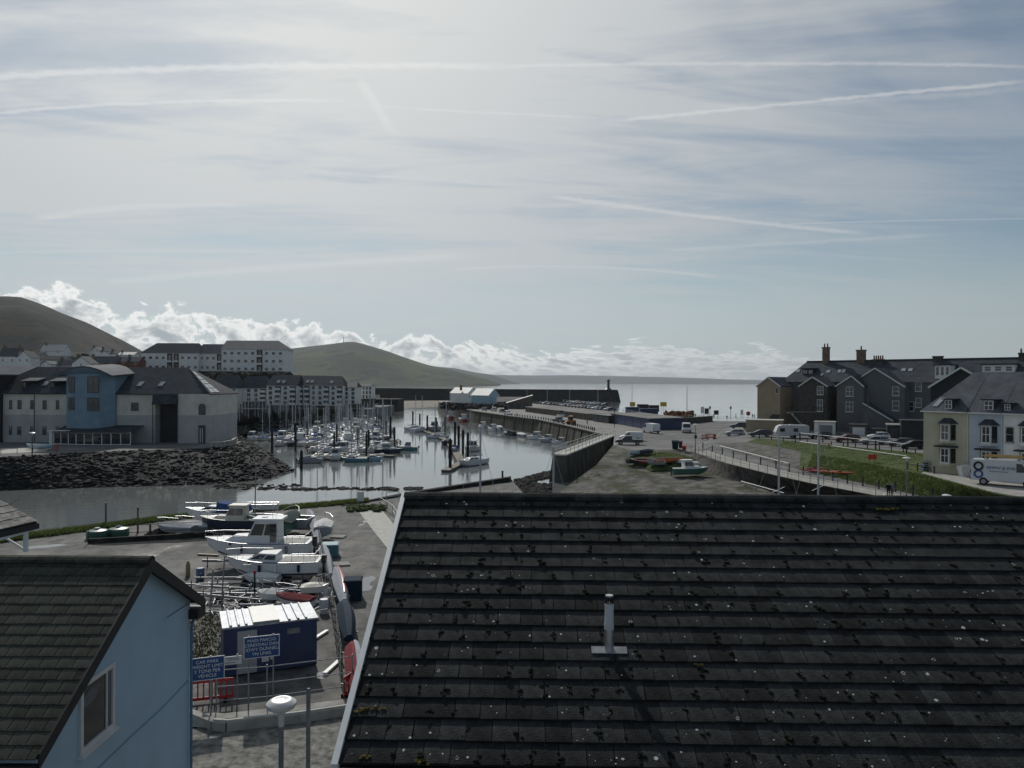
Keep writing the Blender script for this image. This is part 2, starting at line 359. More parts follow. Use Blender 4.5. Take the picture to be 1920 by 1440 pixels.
# ------------------------------------------------------------------ hills
def ridge_hill(name, prof, Yr, Yf, Yb, mat, foot=-4.0, rough=.06, seed=3, nx=90, ny=22, power=1.25):
    """hill from a skyline: prof = pixel skyline at depth Yr, falling to the foot at Yf (near) and Yb (far)"""
    rnd = random.Random(seed); pts = [D(px, py, Yr) for px, py in prof]
    xs = [p.x for p in pts]; x0, x1 = xs[0], xs[-1]
    def zr(x):
        for a, b in zip(pts[:-1], pts[1:]):
            if a.x <= x <= b.x: return a.z + (b.z - a.z) * (x - a.x) / max(1e-6, b.x - a.x)
        return foot
    from mathutils import noise as MN
    rows = []
    for j in range(ny + 1):
        t = j / ny; row = []
        for i in range(nx + 1):
            x = x0 + (x1 - x0) * i / nx; z = zr(x) - foot
            if t < .7: k = t / .7; y = Yf + (Yr - Yf) * k; s = (math.sin(k * math.pi / 2)) ** power
            else: k = (t - .7) / .3; y = Yr + (Yb - Yr) * k; s = max(0.0, math.cos(k * math.pi / 2)) ** 1.3
            nzv = MN.fractal(Vector((x, y, 0)) * (6.0 / (Yr)), 1.0, 2.0, 5) if 0 < j < ny else 0
            amp = rough * z * (1 - s) * 2.2 * s
            row.append((x * (y / Yr if t < .7 else 1.0), y, foot + z * s + nzv * amp))
        rows.append(row)
    mb = MB(); mb.loft(rows, closed=False, cap=False); return struct(mb.build(name, mat, smooth=True))
ridge_hill('distant_coast', [(760, 706), (850, 701), (930, 703), (1000, 704), (1060, 703.5), (1130, 704.5), (1200, 706), (1280, 708), (1360, 711), (1440, 713), (1540, 715), (1620, 717)], 14000, 13200, 15000, 'far_coast', rough=.02)
ridge_hill('headland', [(640, 690), (740, 684), (800, 686), (850, 690), (890, 698), (925, 703), (950, 712), (962, 716), (975, 718.3)], 7600, 6700, 8600, 'far_coast', rough=.2, seed=5)
ridge_hill('coastal_hill', [(300, 690), (420, 672), (500, 661), (520, 657), (560, 652.5), (600, 648), (630, 644.5), (650, 642), (664, 641.5), (680, 645), (700, 651), (730, 660), (760, 671), (800, 684), (850, 695), (890, 705), (915, 712), (935, 719)], 4200, 3100, 5200, 'hill_green', rough=.10, seed=9)
ridge_hill('bracken_hill', [(-420, 640), (-260, 600), (-120, 572), (-40, 561), (10, 561), (40, 563), (70, 573), (105, 587), (140, 606), (180, 630), (215, 652), (250, 668), (330, 690), (430, 716), (520, 724)], 1150, 620, 1500, 'hill_dark', foot=0.0, rough=.16, seed=4, power=1.0)
mast = thing('radio_mast', 'thin radio mast standing on the crest of the green coastal hill', 'mast', D(644, 644, 4180))
MB_ = MB(); MB_.cyl((0, 0, -6), (0, 0, 36), 2.0, 1.2, 5)
M('dark_metal', (.03, .03, .032), .5, .2, 3, metal=.3); M('galv', (.24, .25, .26), .55, .2, 3, metal=.25); M('steel_grey', (.20, .21, .22), .5, .2, 3, metal=.3)
MB_.build('pole', 'dark_metal', mast); MB().cb((0, 0, 30), (7, 1, 1)).build('crossarm', 'dark_metal', mast)
# ------------------------------------------------------------------ land on the far (left) side
def poly(name, pts, mat, z=None, skirt=None):
    pts = [Vector((p[0], p[1], p[2] if len(p) > 2 else z)) for p in pts]
    bm = bmesh.new(); vs = [bm.verts.new(p) for p in pts]; f = bm.faces.new(vs)
    if f.normal.z < 0: f.normal_flip()
    bmesh.ops.triangulate(bm, faces=[f])
    if skirt is not None:
        lo = [bm.verts.new((p.x, p.y, skirt)) for p in pts]; n = len(pts)
        for i in range(n): bm.faces.new((vs[i], vs[(i + 1) % n], lo[(i + 1) % n], lo[i]))
    bmesh.ops.recalc_face_normals(bm, faces=bm.faces)
    me = bpy.data.meshes.new(name); bm.to_mesh(me); bm.free(); me.materials.append(MATS[mat])
    o = bpy.data.objects.new(name, me); COL.objects.link(o); return o
LZ = 2.0
topL = [G(-260, 872, LZ), G(-100, 862, LZ), G(0, 857, LZ), G(100, 851, LZ), G(200, 847, LZ), G(300, 843, LZ), G(390, 840, LZ), G(435, 836, LZ), G(452, 828, LZ), G(440, 815, LZ), G(425, 800, LZ), G(405, 787, LZ)]
struct(poly('left_bank_terrace', [tuple(p) for p in topL] + [(-118, 330, LZ), (-62, 335, LZ), (-60, 392, LZ), (-150, 410, LZ), (-900, 420, LZ), (-900, 190, LZ)], 'road', skirt=-3.2))
botL = [G(-260, 935, -2.7), G(-100, 928, -2.7), G(0, 922, -2.7), G(100, 919, -2.7), G(200, 916, -2.7), G(300, 914, -2.7), G(400, 911, -2.7), G(490, 902, -2.7), G(552, 886, -2.7), G(520, 866, -2.7), G(470, 848, -2.7), G(430, 828, -2.7)]
midL = [a.lerp(b, .5) + Vector((0, 0, .5)) for a, b in zip(topL, botL)]
struct(strip('rock_bank', [topL, midL, botL], 'bank_rock', sub=5, jitter=.25))
rnd = random.Random(11); mbk = MB()
for k in range(4200):
    i = rnd.uniform(0, len(topL) - 1.001); j = int(i); t = i - j; s = rnd.random() ** .9
    a = topL[j].lerp(topL[j + 1], t); m_ = midL[j].lerp(midL[j + 1], t); b_ = botL[j].lerp(botL[j + 1], t)
    p = a.lerp(m_, s * 2) if s < .5 else m_.lerp(b_, s * 2 - 1)
    mbk.rock(p + Vector((rnd.uniform(-.3, .3), rnd.uniform(-.3, .3), rnd.uniform(-.1, .15))), rnd.uniform(.18, .5) * (1.3 if s > .8 else 1), .42, rnd)
stuff(mbk.build('boulders', 'bank_rock'), 'dark riprap boulders covering the river bank below the grey building', 'boulders')
# weir rocks across the channel, weed covered rocks by the pier
mbk = MB()
for px in range(548, 748, 4):
    if rnd.random() < .25: continue
    for q in range(3):
        p = G(px + rnd.uniform(-4, 4), 915 + rnd.uniform(-2, 2) + (px - 548) * .012 + (2 if px < 600 else 0), WZ); mbk.rock(p + Vector((0, 0, .02)), rnd.uniform(.22, .6) * (1.7 if 715 < px < 742 else 1), .4, rnd)
for k in range(90):
    p = G(rnd.uniform(400, 560), rnd.uniform(908, 918), WZ); mbk.rock(p + Vector((0, 0, .03)), rnd.uniform(.2, .5), .45, rnd)
for k in range(70):
    p = G(rnd.uniform(760, 790), rnd.uniform(914, 919), WZ); mbk.rock(p + Vector((0, 0, .02)), rnd.uniform(.2, .5), .4, rnd)
stuff(mbk.build('weir_rocks', 'wet_rock'), 'dark line of low rocks breaking the calm channel water', 'rocks')
mbk = MB()
for k in range(420):
    t = rnd.random(); px = 970 + 75 * t + rnd.uniform(-4, 4); py = 905 - 20 * t + rnd.uniform(-5, 6); mbk.rock(G(px, py, WZ) + Vector((0, 0, .1)), rnd.uniform(.2, .5), .5, rnd)
for k in range(320):
    px = rnd.uniform(955, 1035); py = rnd.uniform(908, 928) ; mbk.rock(G(px, py, WZ) + Vector((0, 0, .12)), rnd.uniform(.25, .6), .55, rnd)
stuff(mbk.build('shore_rocks', 'wet_rock'), 'weedy dark rocks in the shallows at the foot of the stone pier', 'rocks')
# rising ground behind the marina flats
from mathutils import noise as MN
rows = []
for j in range(19):
    y = 385 + j * 30; row = []
    for i in range(37):
        x = (-900 + i * 23.0) * (y / 420.0 if y > 420 else 1)
        fx = max(0, min(1, (-118 * y / 420 - x) / 45.0)); fx = fx * fx * (3 - 2 * fx)
        fy = max(0, min(1, (y - 395) / 25)); fy2 = max(0, min(1, (y - 420) / 300))
        row.append((x, y, 1.9 + fx * (fy * 16.5 + fy2 * 22 + MN.noise(Vector((x, y, 0)) * .02) * 2.5 * fy)))
    rows.append(row)
mb = MB(); mb.loft(rows, closed=False, cap=False); struct(mb.build('town_slope', 'town_ground', smooth=True))
# sand bar beyond the harbour mouth, and its slip of dry sand
sb = strip('sand_bar', [[G(740, 768, -2.45), G(800, 764, -2.45), G(880, 761, -2.45)], [G(735, 758, -1.9), G(800, 756, -1.9), G(900, 756, -1.9)], [G(730, 752, -2.45), G(800, 751, -2.45), G(900, 751, -2.45)]], 'sand', sub=4); struct(sb)
# ------------------------------------------------------------------ near land: boat yard
edge = [G(-160, 1033), G(-60, 1019), G(0, 1011), G(60, 1003), G(180, 988), G(300, 972), G(420, 960), G(520, 952), G(620, 944), G(690, 938), G(755, 929), G(850, 913), G(950, 900)]
yard = [tuple(p) for p in edge] + [tuple(G(962, 903)), (2.5, 88, 0), (4, 62, 0), (12, 60, 0), (22, 58, 0), (30, 58, .3), (60, 58, .5), (60, -20, 0), (-130, -20, 0), (-130, 60, 0)]
struct(poly('boat_yard', yard, 'asphalt', skirt=-3.2))
low = [p + Vector((p.x * .02 - 1.0, 2.6, -2.9)) for p in edge]
struct(strip('river_bank', [edge, [a.lerp(b_, .5) + Vector((0, 0, .4)) for a, b_ in zip(edge, low)], low], 'bank_rock', sub=3, jitter=.1))
def tufts(name, samples, mat, h=.3, w=.03, n=5, seed=2, label=None, lean=.5):
    rnd = random.Random(seed); mb = MB()
    for p in samples:
        for k in range(n):
            a = rnd.random() * 6.28; q = Vector(p) + Vector((math.cos(a), math.sin(a), 0)) * rnd.uniform(0, .22)
            d = Vector((math.cos(a), math.sin(a), 0)); s = Vector((-d.y, d.x, 0)) * w * rnd.uniform(.7, 1.4); hh = h * rnd.uniform(.5, 1.25)
            mb.add([q - s, q + s, q + d * hh * lean * rnd.random() + Vector((0, 0, hh))], [(0, 1, 2)])
    o = mb.build(name, mat); return stuff(o, label, 'grass')
# grass verge along the water
inn = [p + (Vector((0, 0, 0)) - p).normalized() * 2.0 for p in edge]; 
for q in inn: q.z = 0.012
vg = strip('verge', [[p + Vector((0, 0, .012)) for p in edge[:10]], [a.lerp(b_, .5) + Vector((0, 0, .12)) for a, b_ in zip(edge[:10], inn[:10])], inn[:10]], 'grass_soil', sub=6, jitter=.05); struct(vg)
rnd = random.Random(5); smp = []
for k in range(5200):
    i = rnd.uniform(0, 8.999); j = int(i); t = i - j; s = rnd.random(); p = edge[j].lerp(edge[j + 1], t).lerp(inn[j].lerp(inn[j + 1], t), s * 1.02 - .06); p.z = .02 + .1 * math.sin(math.pi * min(1, max(0, s))); smp.append(p)
tufts('verge_grass', smp, 'grass', .32, .035, 6, 3, 'strip of rough grass along the river edge beside the boat yard')
# weedy rubble patch behind the blue house
smp = []; 
for k in range(1500):
    px = rnd.uniform(345, 430); py = rnd.uniform(1150, 1260); smp.append(G(px, py, .0))
struct(poly('weedy_ground', [tuple(G(340, 1142, .004)), tuple(G(440, 1138, .004)), tuple(G(425, 1290, .004)), tuple(G(340, 1290, .004))], 'gravel'))
tufts('weeds', smp[:1100], 'dry_grass', .10, .03, 4, 8, 'thin weeds in the rubble between the blue house and the cabin')
# gravel drive at the bottom of the picture with its low wall
struct(poly('gravel_drive', [tuple(G(300, 1372, .005)), tuple(G(660, 1338, .005)), tuple(G(700, 1500, .005)), tuple(G(690, 1900, .005)), tuple(G(150, 1900, .005)), tuple(G(180, 1500, .005))], 'gravel'))
pv = strip('pavement', [[G(330, 1330, .06), G(420, 1338, .06), G(560, 1322, .06), G(680, 1306, .06)], [G(330, 1360, .06), G(412, 1368, .06), G(560, 1350, .06), G(680, 1333, .06)]], 'concrete'); struct(pv)
# pale concrete apron at the right edge of the yard
struct(poly('concrete_apron', [tuple(G(672, 958, .005)), tuple(G(715, 955, .005)), tuple(G(740, 985, .005)), tuple(G(728, 1030, .005)), tuple(G(700, 995, .005))], 'pale_concrete'))
# puddles
M('puddle', (.10, .10, .095), .03, .1, 1.0, spec=1.0); MATS['puddle'].node_tree.nodes['Principled BSDF'].inputs['IOR'].default_value = 2.0
def puddle(pts, seed, label=None):
    o = poly('puddle', [tuple(G(x, y, .008)) for x, y in pts], 'puddle'); struct(o)
puddle([(668, 1088), (684, 1083), (698, 1080), (706, 1084), (698, 1090), (692, 1096), (700, 1100), (694, 1107), (680, 1109), (676, 1100), (668, 1097)], 1)
puddle([(168, 1018), (230, 1014), (300, 1012), (388, 1008), (388, 1014), (330, 1018), (280, 1019), (215, 1023), (172, 1022)], 2)
puddle([(40, 1026), (110, 1020), (128, 1022), (90, 1027), (46, 1030)], 3)
puddle([(672, 979), (684, 980), (676, 983)], 4)
puddle([(594, 1262), (608, 1258), (618, 1266), (606, 1274), (594, 1272)], 5)
# ------------------------------------------------------------------ quay and road on the town side
QE = [(-44, 462), (-30, 380), (-15, 315), (0, 270), (8.6, 247), (15, 216), (18.8, 194), (21.6, 176)]
U = [G(1150, 834, 2.0), G(1190, 846, 1.9), G(1235, 843, 2), G(1275, 842, 2), G(1296, 846, 1.95)]
ramp0 = [G(1296, 846, 1.95), G(1312, 836, 2.0), G(1330, 827, 2.0), G(1345, 818, 2.0), G(1358, 806, 2.0)]
ramp1 = [G(1318, 845, 2.05), G(1345, 832, 2.45), G(1400, 829, 3.0), G(1418, 822, 3.0), G(1418, 808, 3.0)]
seaE = [(77, 244), (58, 247), (50, 262), (45, 293), (35, 360), (12, 432), (-7, 494), (-47, 494)]
struct(poly('quay', [(p[0], p[1], 2.0) for p in QE] + [(23.5, 176, 2.0)] + [tuple(p) for p in U] + [tuple(p) for p in ramp0[1:]] + [tuple(D(1420, 800, 200).xy) + (2.0,)] + [(p[0], p[1], 2.0) for p in seaE], 'quay_top', skirt=-3.5))
# darker tarmac of the harbour road, as a sheet on the quay
struct(poly('harbour_road', [tuple(G(x, y, 2.004)) for x, y in ((1155, 832), (1190, 845), (1235, 842), (1274, 841), (1294, 842), (1310, 834), (1328, 826), (1343, 817), (1356, 805), (1390, 797), (1408, 790), (1320, 791), (1240, 803), (1190, 814))], 'road'))
struct(strip('road_ramp', [ramp0, ramp1], 'road', sub=2))
# quay wall face, battered, with buttress ribs
mbw = MB(); mbw.loft([[(x, y, 1.9) for x, y in QE], [(x - .9, y - .3, -3.2) for x, y in QE]], closed=False, cap=False)
qw = tag(mbw.build('quay_wall', 'stone_wall'), 'long weathered stone quay wall rising from the harbour water', 'quay wall')
mbc = MB()
for (x0, y0), (x1, y1) in zip(QE[:-1], QE[1:]): mbc.bar((x0 + .1, y0, 2.06), (x1 + .1, y1, 2.06), .8, .25)
mbc.build('coping', 'concrete', qw)
for k in range(15):
    t = (k + .5) / 15; i = t * 5.0; j = min(int(i), 4) + 2; q = i - int(i)
    x = QE[j][0] + (QE[j + 1][0] - QE[j][0]) * q; y = QE[j][1] + (QE[j + 1][1] - QE[j][1]) * q
    MB().bar((x - .12, y - .05, 1.75), (x - 1.0, y - .35, -3), .14, .16).build('ladder', 'dark_wall', qw)  # thin plain bars for the vertical ribs and stains of the wall face
# wing pier with railings
A = Vector((22.6, 176.5, 2)); B = Vector((7.9, 128, 2)); dr = (B - A).normalized(); nr = Vector((-dr.y, dr.x, 0))
wp = thing('stone_pier', 'stone wing pier with white railings sloping beside the beach slip', 'pier')
mb = MB(); w = 1.1
for lo_ in (0,):
    q = [A + nr * w, A - nr * w, B - nr * w, B + nr * w]
    mb.loft([[(p.x, p.y, -3.4) for p in [A + nr * 1.7, A - nr * 1.7, B - nr * 1.7 + dr * .6, B + nr * 1.7 + dr * .6]], [(p.x, p.y, 1.8) for p in q]])
mb.build('wall', 'stone_wall', wp)
mb = MB(); mb.loft([[(p.x, p.y, z) for p in [A + nr * 1.3, A - nr * 1.3, B - nr * 1.3 + dr * .15, B + nr * 1.3 + dr * .15]] for z in (1.8, 2.05)]); mb.build('coping', 'pale_concrete', wp)
M('white_paint', (.72, .72, .70), .5, .08, 3.0); M('cream_rail', (.5, .5, .44), .6, .1, 3.0)
for sgn in (1, -1):
    n = 15
    for k in range(n + 1):
        p = A.lerp(B, k / n) + nr * sgn * 1.15; MB().cyl((p.x, p.y, 2), (p.x, p.y, 3.1), .05, .05, 6).build('rail_post', 'cream_rail', wp, )
    a = A + nr * sgn * 1.15; b_ = B + nr * sgn * 1.15
    for z in (2.55, 3.1): MB().cyl((a.x, a.y, z), (b_.x, b_.y, z), .045, .045, 6).build('rail', 'cream_rail', wp)
# beach and slip
Ml = [G(1118, 872, .5), G(1180, 875, .3), G(1240, 880, 0), G(1300, 886, -.15), G(1400, 893, -.3)]
Ll = [G(1050, 921, -2.45), G(1150, 925, -1.7), G(1250, 930, -1.2), G(1370, 931, -.9), G(1600, 935, -.8)]
Nl = [(8, 80, -2.6), (14, 78, -1.9), (22, 76, -1.3), (30, 74, -1), (52, 74, -.9)]
N2 = [(4, 62, 0), (12, 60, 0), (22, 58, 0), (30, 58, .3), (60, 58, .5)]
struct(strip('beach', [[p.copy() for p in U], Ml, Ll, Nl, N2], 'beach', sub=9, jitter=.06))
mbk = MB(); rnd = random.Random(21)
for k in range(900):
    t = rnd.random(); s = rnd.random(); a = Ml[0].lerp(Ml[4], t); b_ = Ll[0].lerp(Ll[4], t); p = a.lerp(b_, .35 + .65 * s); mbk.rock((p.x, p.y, p.z + .0), rnd.uniform(.06, .26), .5, rnd)
stuff(mbk.build('shingle', 'wet_rock'), 'scattered stones and weed on the grey shingle slip', 'stones')
# green hump with upturned boats
rnd = random.Random(8); ctr = G(1236, 856, 1.3); mb = MB(); rings = []; ax = (G(1290, 856, 1.3) - ctr); nR = 28
for f, hh in ((.02, .62), (.3, .55), (.55, .42), (.78, .2), (.95, -.02), (1.12, -.5)):
    rings.append([(ctr.x + 6.2 * f * math.cos(2 * math.pi * i / nR) * (1 + .16 * math.sin(3.1 * i) * f), ctr.y + 9.5 * f * math.sin(2 * math.pi * i / nR) * (1 + .14 * math.cos(2.3 * i) * f), ctr.z - .25 + hh + 0.052 * 9.5 * f * math.sin(2 * math.pi * i / nR) + rnd.uniform(-.04, .04)) for i in range(nR)])
mb.loft(rings, cap=False); gh = struct(mb.build('grass_mound', 'grass_soil', smooth=True))
smp = []
for k in range(1900):
    a = rnd.random() * 6.28; f = rnd.random() ** .5 * .95; smp.append((ctr.x + 6.2 * f * math.cos(a), ctr.y + 9.5 * f * math.sin(a), ctr.z - .27 + .6 * (1 - f ** 1.7) + .052 * 9.5 * f * math.sin(a)))
tufts('mound_grass', smp, 'grass', .16, .04, 4, 12, 'green grass mound beside the harbour road above the beach')
# walkway, lane, embankment and field
PL = [G(1296, 846, 1.95), G(1360, 868, 1.9), G(1440, 888, 1.8), G(1520, 906, 1.7), G(1600, 921, 1.6), G(1690, 938, 1.5), G(1800, 958, 1.4), G(1960, 985, 1.3)]
RV = [G(1318, 883, -.05), G(1372, 899, -.3), G(1450, 914, -.4), G(1520, 928, -.5), G(1600, 943, -.6), G(1700, 965, -.7), G(1830, 990, -.7), G(2000, 1020, -.7)]
M('revetment', (.075, .072, .066), .9, .55, .9, .8, 4.0, detail=9)
struct(strip('revetment', [PL, [a.lerp(b_, .5) + Vector((0, 0, .1)) for a, b_ in zip(PL, RV)], RV, [p + Vector((-.6, -1.5, -1.2)) for p in RV]], 'revetment', sub=4, jitter=.05))
PR = [G(1318, 842, 2.05), G(1375, 859, 1.95), G(1455, 879, 1.85), G(1535, 897, 1.75), G(1618, 912, 1.65), G(1712, 929, 1.55), G(1830, 948, 1.45), G(1995, 975, 1.35)]
struct(strip('walkway', [PL, PR], 'concrete', sub=2))
LN = [G(1345, 832, 2.45), G(1385, 850, 2.1), G(1465, 871, 2.0), G(1545, 891, 1.85), G(1630, 909, 1.7), G(1735, 931, 1.6), G(1850, 950, 1.5), G(2010, 975, 1.4)]
struct(strip('lane', [[p + Vector((0, 0, .004)) for p in PR], LN], 'road', sub=2))
UE = [G(1400, 829, 3.0), G(1425, 833, 3.05), G(1480, 842, 3.1), G(1560, 858, 3.2), G(1640, 872, 3.35), G(1735, 892, 3.5), G(1860, 925, 3.5), G(2020, 950, 3.5)]
M('rubble_slope', (.12, .115, .105), .9, .45, .7, .8, 4.0, detail=9)
struct(strip('stone_embankment', [LN[:3] + [LN[2].lerp(LN[3], .45)], UE[:3] + [UE[2].lerp(UE[3], .3)]], 'rubble_slope', sub=5, jitter=.08))
struct(strip('grass_embankment', [[LN[2].lerp(LN[3], .45)] + LN[3:], [UE[2].lerp(UE[3], .3)] + UE[3:]], 'grass_soil', sub=6, jitter=.06))
RE = [G(1418, 822, 3.0), G(1460, 824, 3.0), G(1500, 829, 3.0), G(1600, 838, 3.0), G(1690, 846, 3.05), G(1740, 851, 3.1), G(1800, 856, 3.2), G(1950, 862, 3.3)]
struct(strip('green', [UE, RE], 'grass_soil', sub=4, jitter=.03))
ST = [G(1418, 808, 3.0), G(1470, 806, 3.0), G(1530, 806, 3.0), G(1600, 808, 3.0), G(1700, 812, 3.0), G(1760, 815, 3.0), G(1830, 818, 3.0), G(1990, 822, 3.0)]
struct(strip('upper_street', [RE, ST], 'road', sub=2))
struct(poly('terrace_plot', [tuple(p) for p in ST[::-1]] + [(80, 215, 3.0), (190, 215, 3.0)], 'concrete', skirt=1.0))
struct(poly('promenade', [(65, 214.9, 1.99), (75, 240, 1.99), (220, 240, 1.99), (220, 214.9, 1.99)], 'concrete', skirt=-3))
rnd = random.Random(31); smp = []
for k in range(4500):
    i = rnd.uniform(2.6, 5.99); j = int(i); t = i - j; s = rnd.random(); smp.append(LN[j].lerp(LN[j + 1], t).lerp(UE[j].lerp(UE[j + 1], t), s))
tufts('embankment_grass', smp, 'grass', .2, .05, 4, 33, 'rough green grass on the embankment above the walkway')
smp = []
for k in range(2200):
    i = rnd.uniform(1.5, 5.4); j = int(i); t = i - j; s = rnd.random(); smp.append(UE[j].lerp(UE[j + 1], t).lerp(RE[j].lerp(RE[j + 1], t), s))
tufts('green_grass', smp, 'grass', .07, .04, 4, 35, 'mown grass of the green in front of the dark terrace')
# forecourt in front of the pale terrace
struct(poly('forecourt', [tuple(G(1728, 887, 3.52) + Vector((0, 0, .02))), tuple(G(1860, 922, 3.54)), tuple(G(2000, 946, 3.54)), (70, 92, 3.54), (49, 91.5, 3.54)], 'concrete', skirt=3.0))
# stone breakwater with its beacon
bw = thing('breakwater', 'long dark stone breakwater across the harbour mouth with a beacon column', 'breakwater')
mb = MB(); YB = 680
pts = [(D(640, 730, YB + 20).x, YB + 60), (D(800, 731, YB).x, YB + 15), (D(1000, 733, YB).x, YB - 5), (D(1140, 734, YB).x, YB - 15)]
secs = []
for x, y in pts: secs.append([(x, y - 8, -4), (x, y - 4.5, 7.0), (x, y - 4.5, 7.9), (x, y - 2.5, 7.9), (x, y - 2.5, 6.4), (x, y + 5, 6.4), (x, y + 8, -4)])
mb.loft(secs); mb.build('wall', 'dark_wall', bw)
x, y = pts[-1]
mb = MB(); mb.lathe([(9.5, -4), (7.0, 6.8), (6.6, 6.8), (6.6, 7.9), (.1, 7.9)], 14, (x, y, 0)); mb.build('round_head', 'dark_wall', bw)
mb = MB(); mb.lathe([(3.2, 7.9), (1.5, 9.2), (1.1, 10), (1.0, 15.0), (1.4, 15.2), (1.2, 16.4), (.2, 17.2)], 8, (x - 1.5, y, 0)); mb.build('beacon', 'dark_metal', bw)
# low river pier pointing into the channel
rp = thing('river_pier', 'low dark pier wall pointing into the channel with a small post at its tip', 'pier')
a = G(760, 929, .05); b_ = G(955, 896, .55); n_ = Vector((0.15, 1, 0)).normalized()
mb = MB(); mb.loft([[(p.x, p.y, -3.2), (p.x, p.y, z), (p.x + n_.x * 1.6, p.y + n_.y * 1.6, z), (p.x + n_.x * 2, p.y + n_.y * 2, -3.2)] for p, z in ((G(640, 945, .3), .06), (a, .3), (b_, .6))]); mb.build('wall', 'dark_wall', rp)
mb = MB(); mb.loft([[(b_.x, b_.y, -3.2), (b_.x, b_.y, .2), (b_.x + n_.x * 1.6, b_.y + n_.y * 1.6, .2)], [(b_.x + 1.4, b_.y - 3, -3.2), (b_.x + 1.4, b_.y - 3, -2.3), (b_.x + 3, b_.y, -2.6)]]); mb.build('sloping_toe', 'dark_wall', rp)
p = G(942, 896, .6); MB().cyl((p.x, p.y + .8, .5), (p.x, p.y + .8, 1.3), .14, .12, 8).cyl((p.x, p.y + .8, 1.3), (p.x, p.y + .8, 1.5), .2, .1, 8).build('marker_post', 'dark_metal', rp)
# timber jetty at the left side of the harbour mouth
tj = tag(MB().box(-100, D(752, 760, 440).x, 428, 452, -4, 4.2).box(-101, D(752, 760, 440).x + .4, 427.5, 428, 3.4, 4.0).build('jetty', 'dark_wall'), 'dark square jetty end below the last white flats at the harbour mouth', 'jetty')
# ------------------------------------------------------------------ haze
m = bpy.data.materials.new('haze'); MATS['haze'] = m; m.use_nodes = True; nt = m.node_tree; nt.nodes.clear()
pvn = nt.nodes.new('ShaderNodeVolumePrincipled'); pvn.inputs['Color'].default_value = (.88, .94, 1.0, 1); pvn.inputs['Density'].default_value = HAZE_D = 4.5e-5; pvn.inputs['Anisotropy'].default_value = .15
ou = nt.nodes.new('ShaderNodeOutputMaterial'); nt.links.new(pvn.outputs[0], ou.inputs['Volume'])
stuff(MB().box(-26000, 26000, -60, 25000, -5.2, 330).build('haze', 'haze'), 'thin pale sea haze over the harbour and hills', 'haze')
# ================================================================== near roofs
M('roof_tile', (.034, .036, .036), .9, .45, 4.0, .6, 60.0, detail=8, rand=.38, coords='Object')
addmask(MATS['roof_tile'], 'noise', 9.0, .60, .70, (.05, .047, .04))
M('roof_tile_field', (.033, .035, .035), .9, .4, 4.0, .5, 60.0, detail=8)
M('moss', (.012, .014, .008), .95, .5, 20.0, .6, 90.0); M('yellow_moss', (.11, .09, .025), .95, .4, 20.0, .6, 90.0)
M('lichen', (.50, .50, .46), .9, .15, 20.0)
M('underlay', (.012, .012, .012), .95, .1, 3.0); M('white_upvc', (.62, .63, .63), .35, .06, 4.0); M('grey_render', (.25, .25, .24), .9, .12, 2.0)
M('flue_grey', (.42, .43, .44), .5, .1, 5.0); M('lead', (.26, .27, .28), .55, .25, 8.0, metal=.2); M('aluminium', (.36, .36, .37), .4, .2, 6.0, metal=.8)
# --- big dark tiled roof in front of the window
YAW = R(-1.2); SL = R(26.2); GAUGE = .331; NC = 17; TW = .332
R0 = D(757, 930, 14.3)
rf = thing('tiled_roof_house', 'dark concrete tiled roof spotted with lichen and moss in the right foreground', 'house', (R0.x, R0.y, R0.z), YAW)
RZ = R0.z
def sl(u, s, h=0.0):      # point on the slope: u along ridge, s down the slope, h above it
    return Vector((u, -s * math.cos(SL) - h * math.sin(SL) * 1.0, -s * math.sin(SL) + h * math.cos(SL)))
LEN = 21.0; SLEN = NC * GAUGE
mb = MB(); mb.add([sl(.02, 0, -.07), sl(LEN, 0, -.07), sl(LEN, SLEN, -.07), sl(.02, SLEN, -.07)], [(0, 1, 2, 3)])
bk = Vector((0, SLEN * math.cos(SL), -SLEN * math.sin(SL)))
mb.add([(0.02, 0, -.07), (LEN, 0, -.07), (LEN, bk.y, bk.z - .07), (.02, bk.y, bk.z - .07)], [(0, 1, 2, 3)]); mb.build('roof_deck', 'underlay', rf)
mb = MB(); d_ = SLEN * math.cos(SL)
mb.yprism([(0.2, -RZ), (LEN, -RZ), (LEN, -SLEN * math.sin(SL) - .25), (.2, -SLEN * math.sin(SL) - .25)], -d_ + .35, d_ - .35)
mb.xprism([(-d_ + .35, -SLEN * math.sin(SL) - .25), (d_ - .35, -SLEN * math.sin(SL) - .25), (0, -.25)], .2, LEN); mb.build('wall', 'grey_render', rf)
# one tile: a shallow wedge, thick at its lower edge, with a faint side lap
def tile_mesh(mb, u, s, rnd, w=TW, g=GAUGE, SLp=sl, th=.036, gap=.009):
    j = rnd.uniform(-.004, .004); k = rnd.uniform(-.003, .003); tl = rnd.uniform(-.003, .003)
    w2 = w - gap; top = s - .04; bot = s + g + j
    P = [SLp(u, top, .000), SLp(u + w2, top, .000), SLp(u + w2, bot + tl, th + k), SLp(u, bot, th + k),
         SLp(u, top, -.012), SLp(u + w2, top, -.012), SLp(u + w2, bot + tl, -.006 + k), SLp(u, bot, -.006 + k)]
    mb.add(P, [(0, 1, 2, 3), (7, 6, 5, 4), (3, 2, 6, 7), (0, 3, 7, 4), (1, 5, 6, 2), (0, 4, 5, 1)])
rnd = random.Random(77); proto = []
for q in range(6):
    mb = MB(); tile_mesh(mb, 0, 0, rnd); o = mb.build('tile', 'roof_tile', rf); proto.append(o.data); bpy.data.objects.remove(o)
cells = []
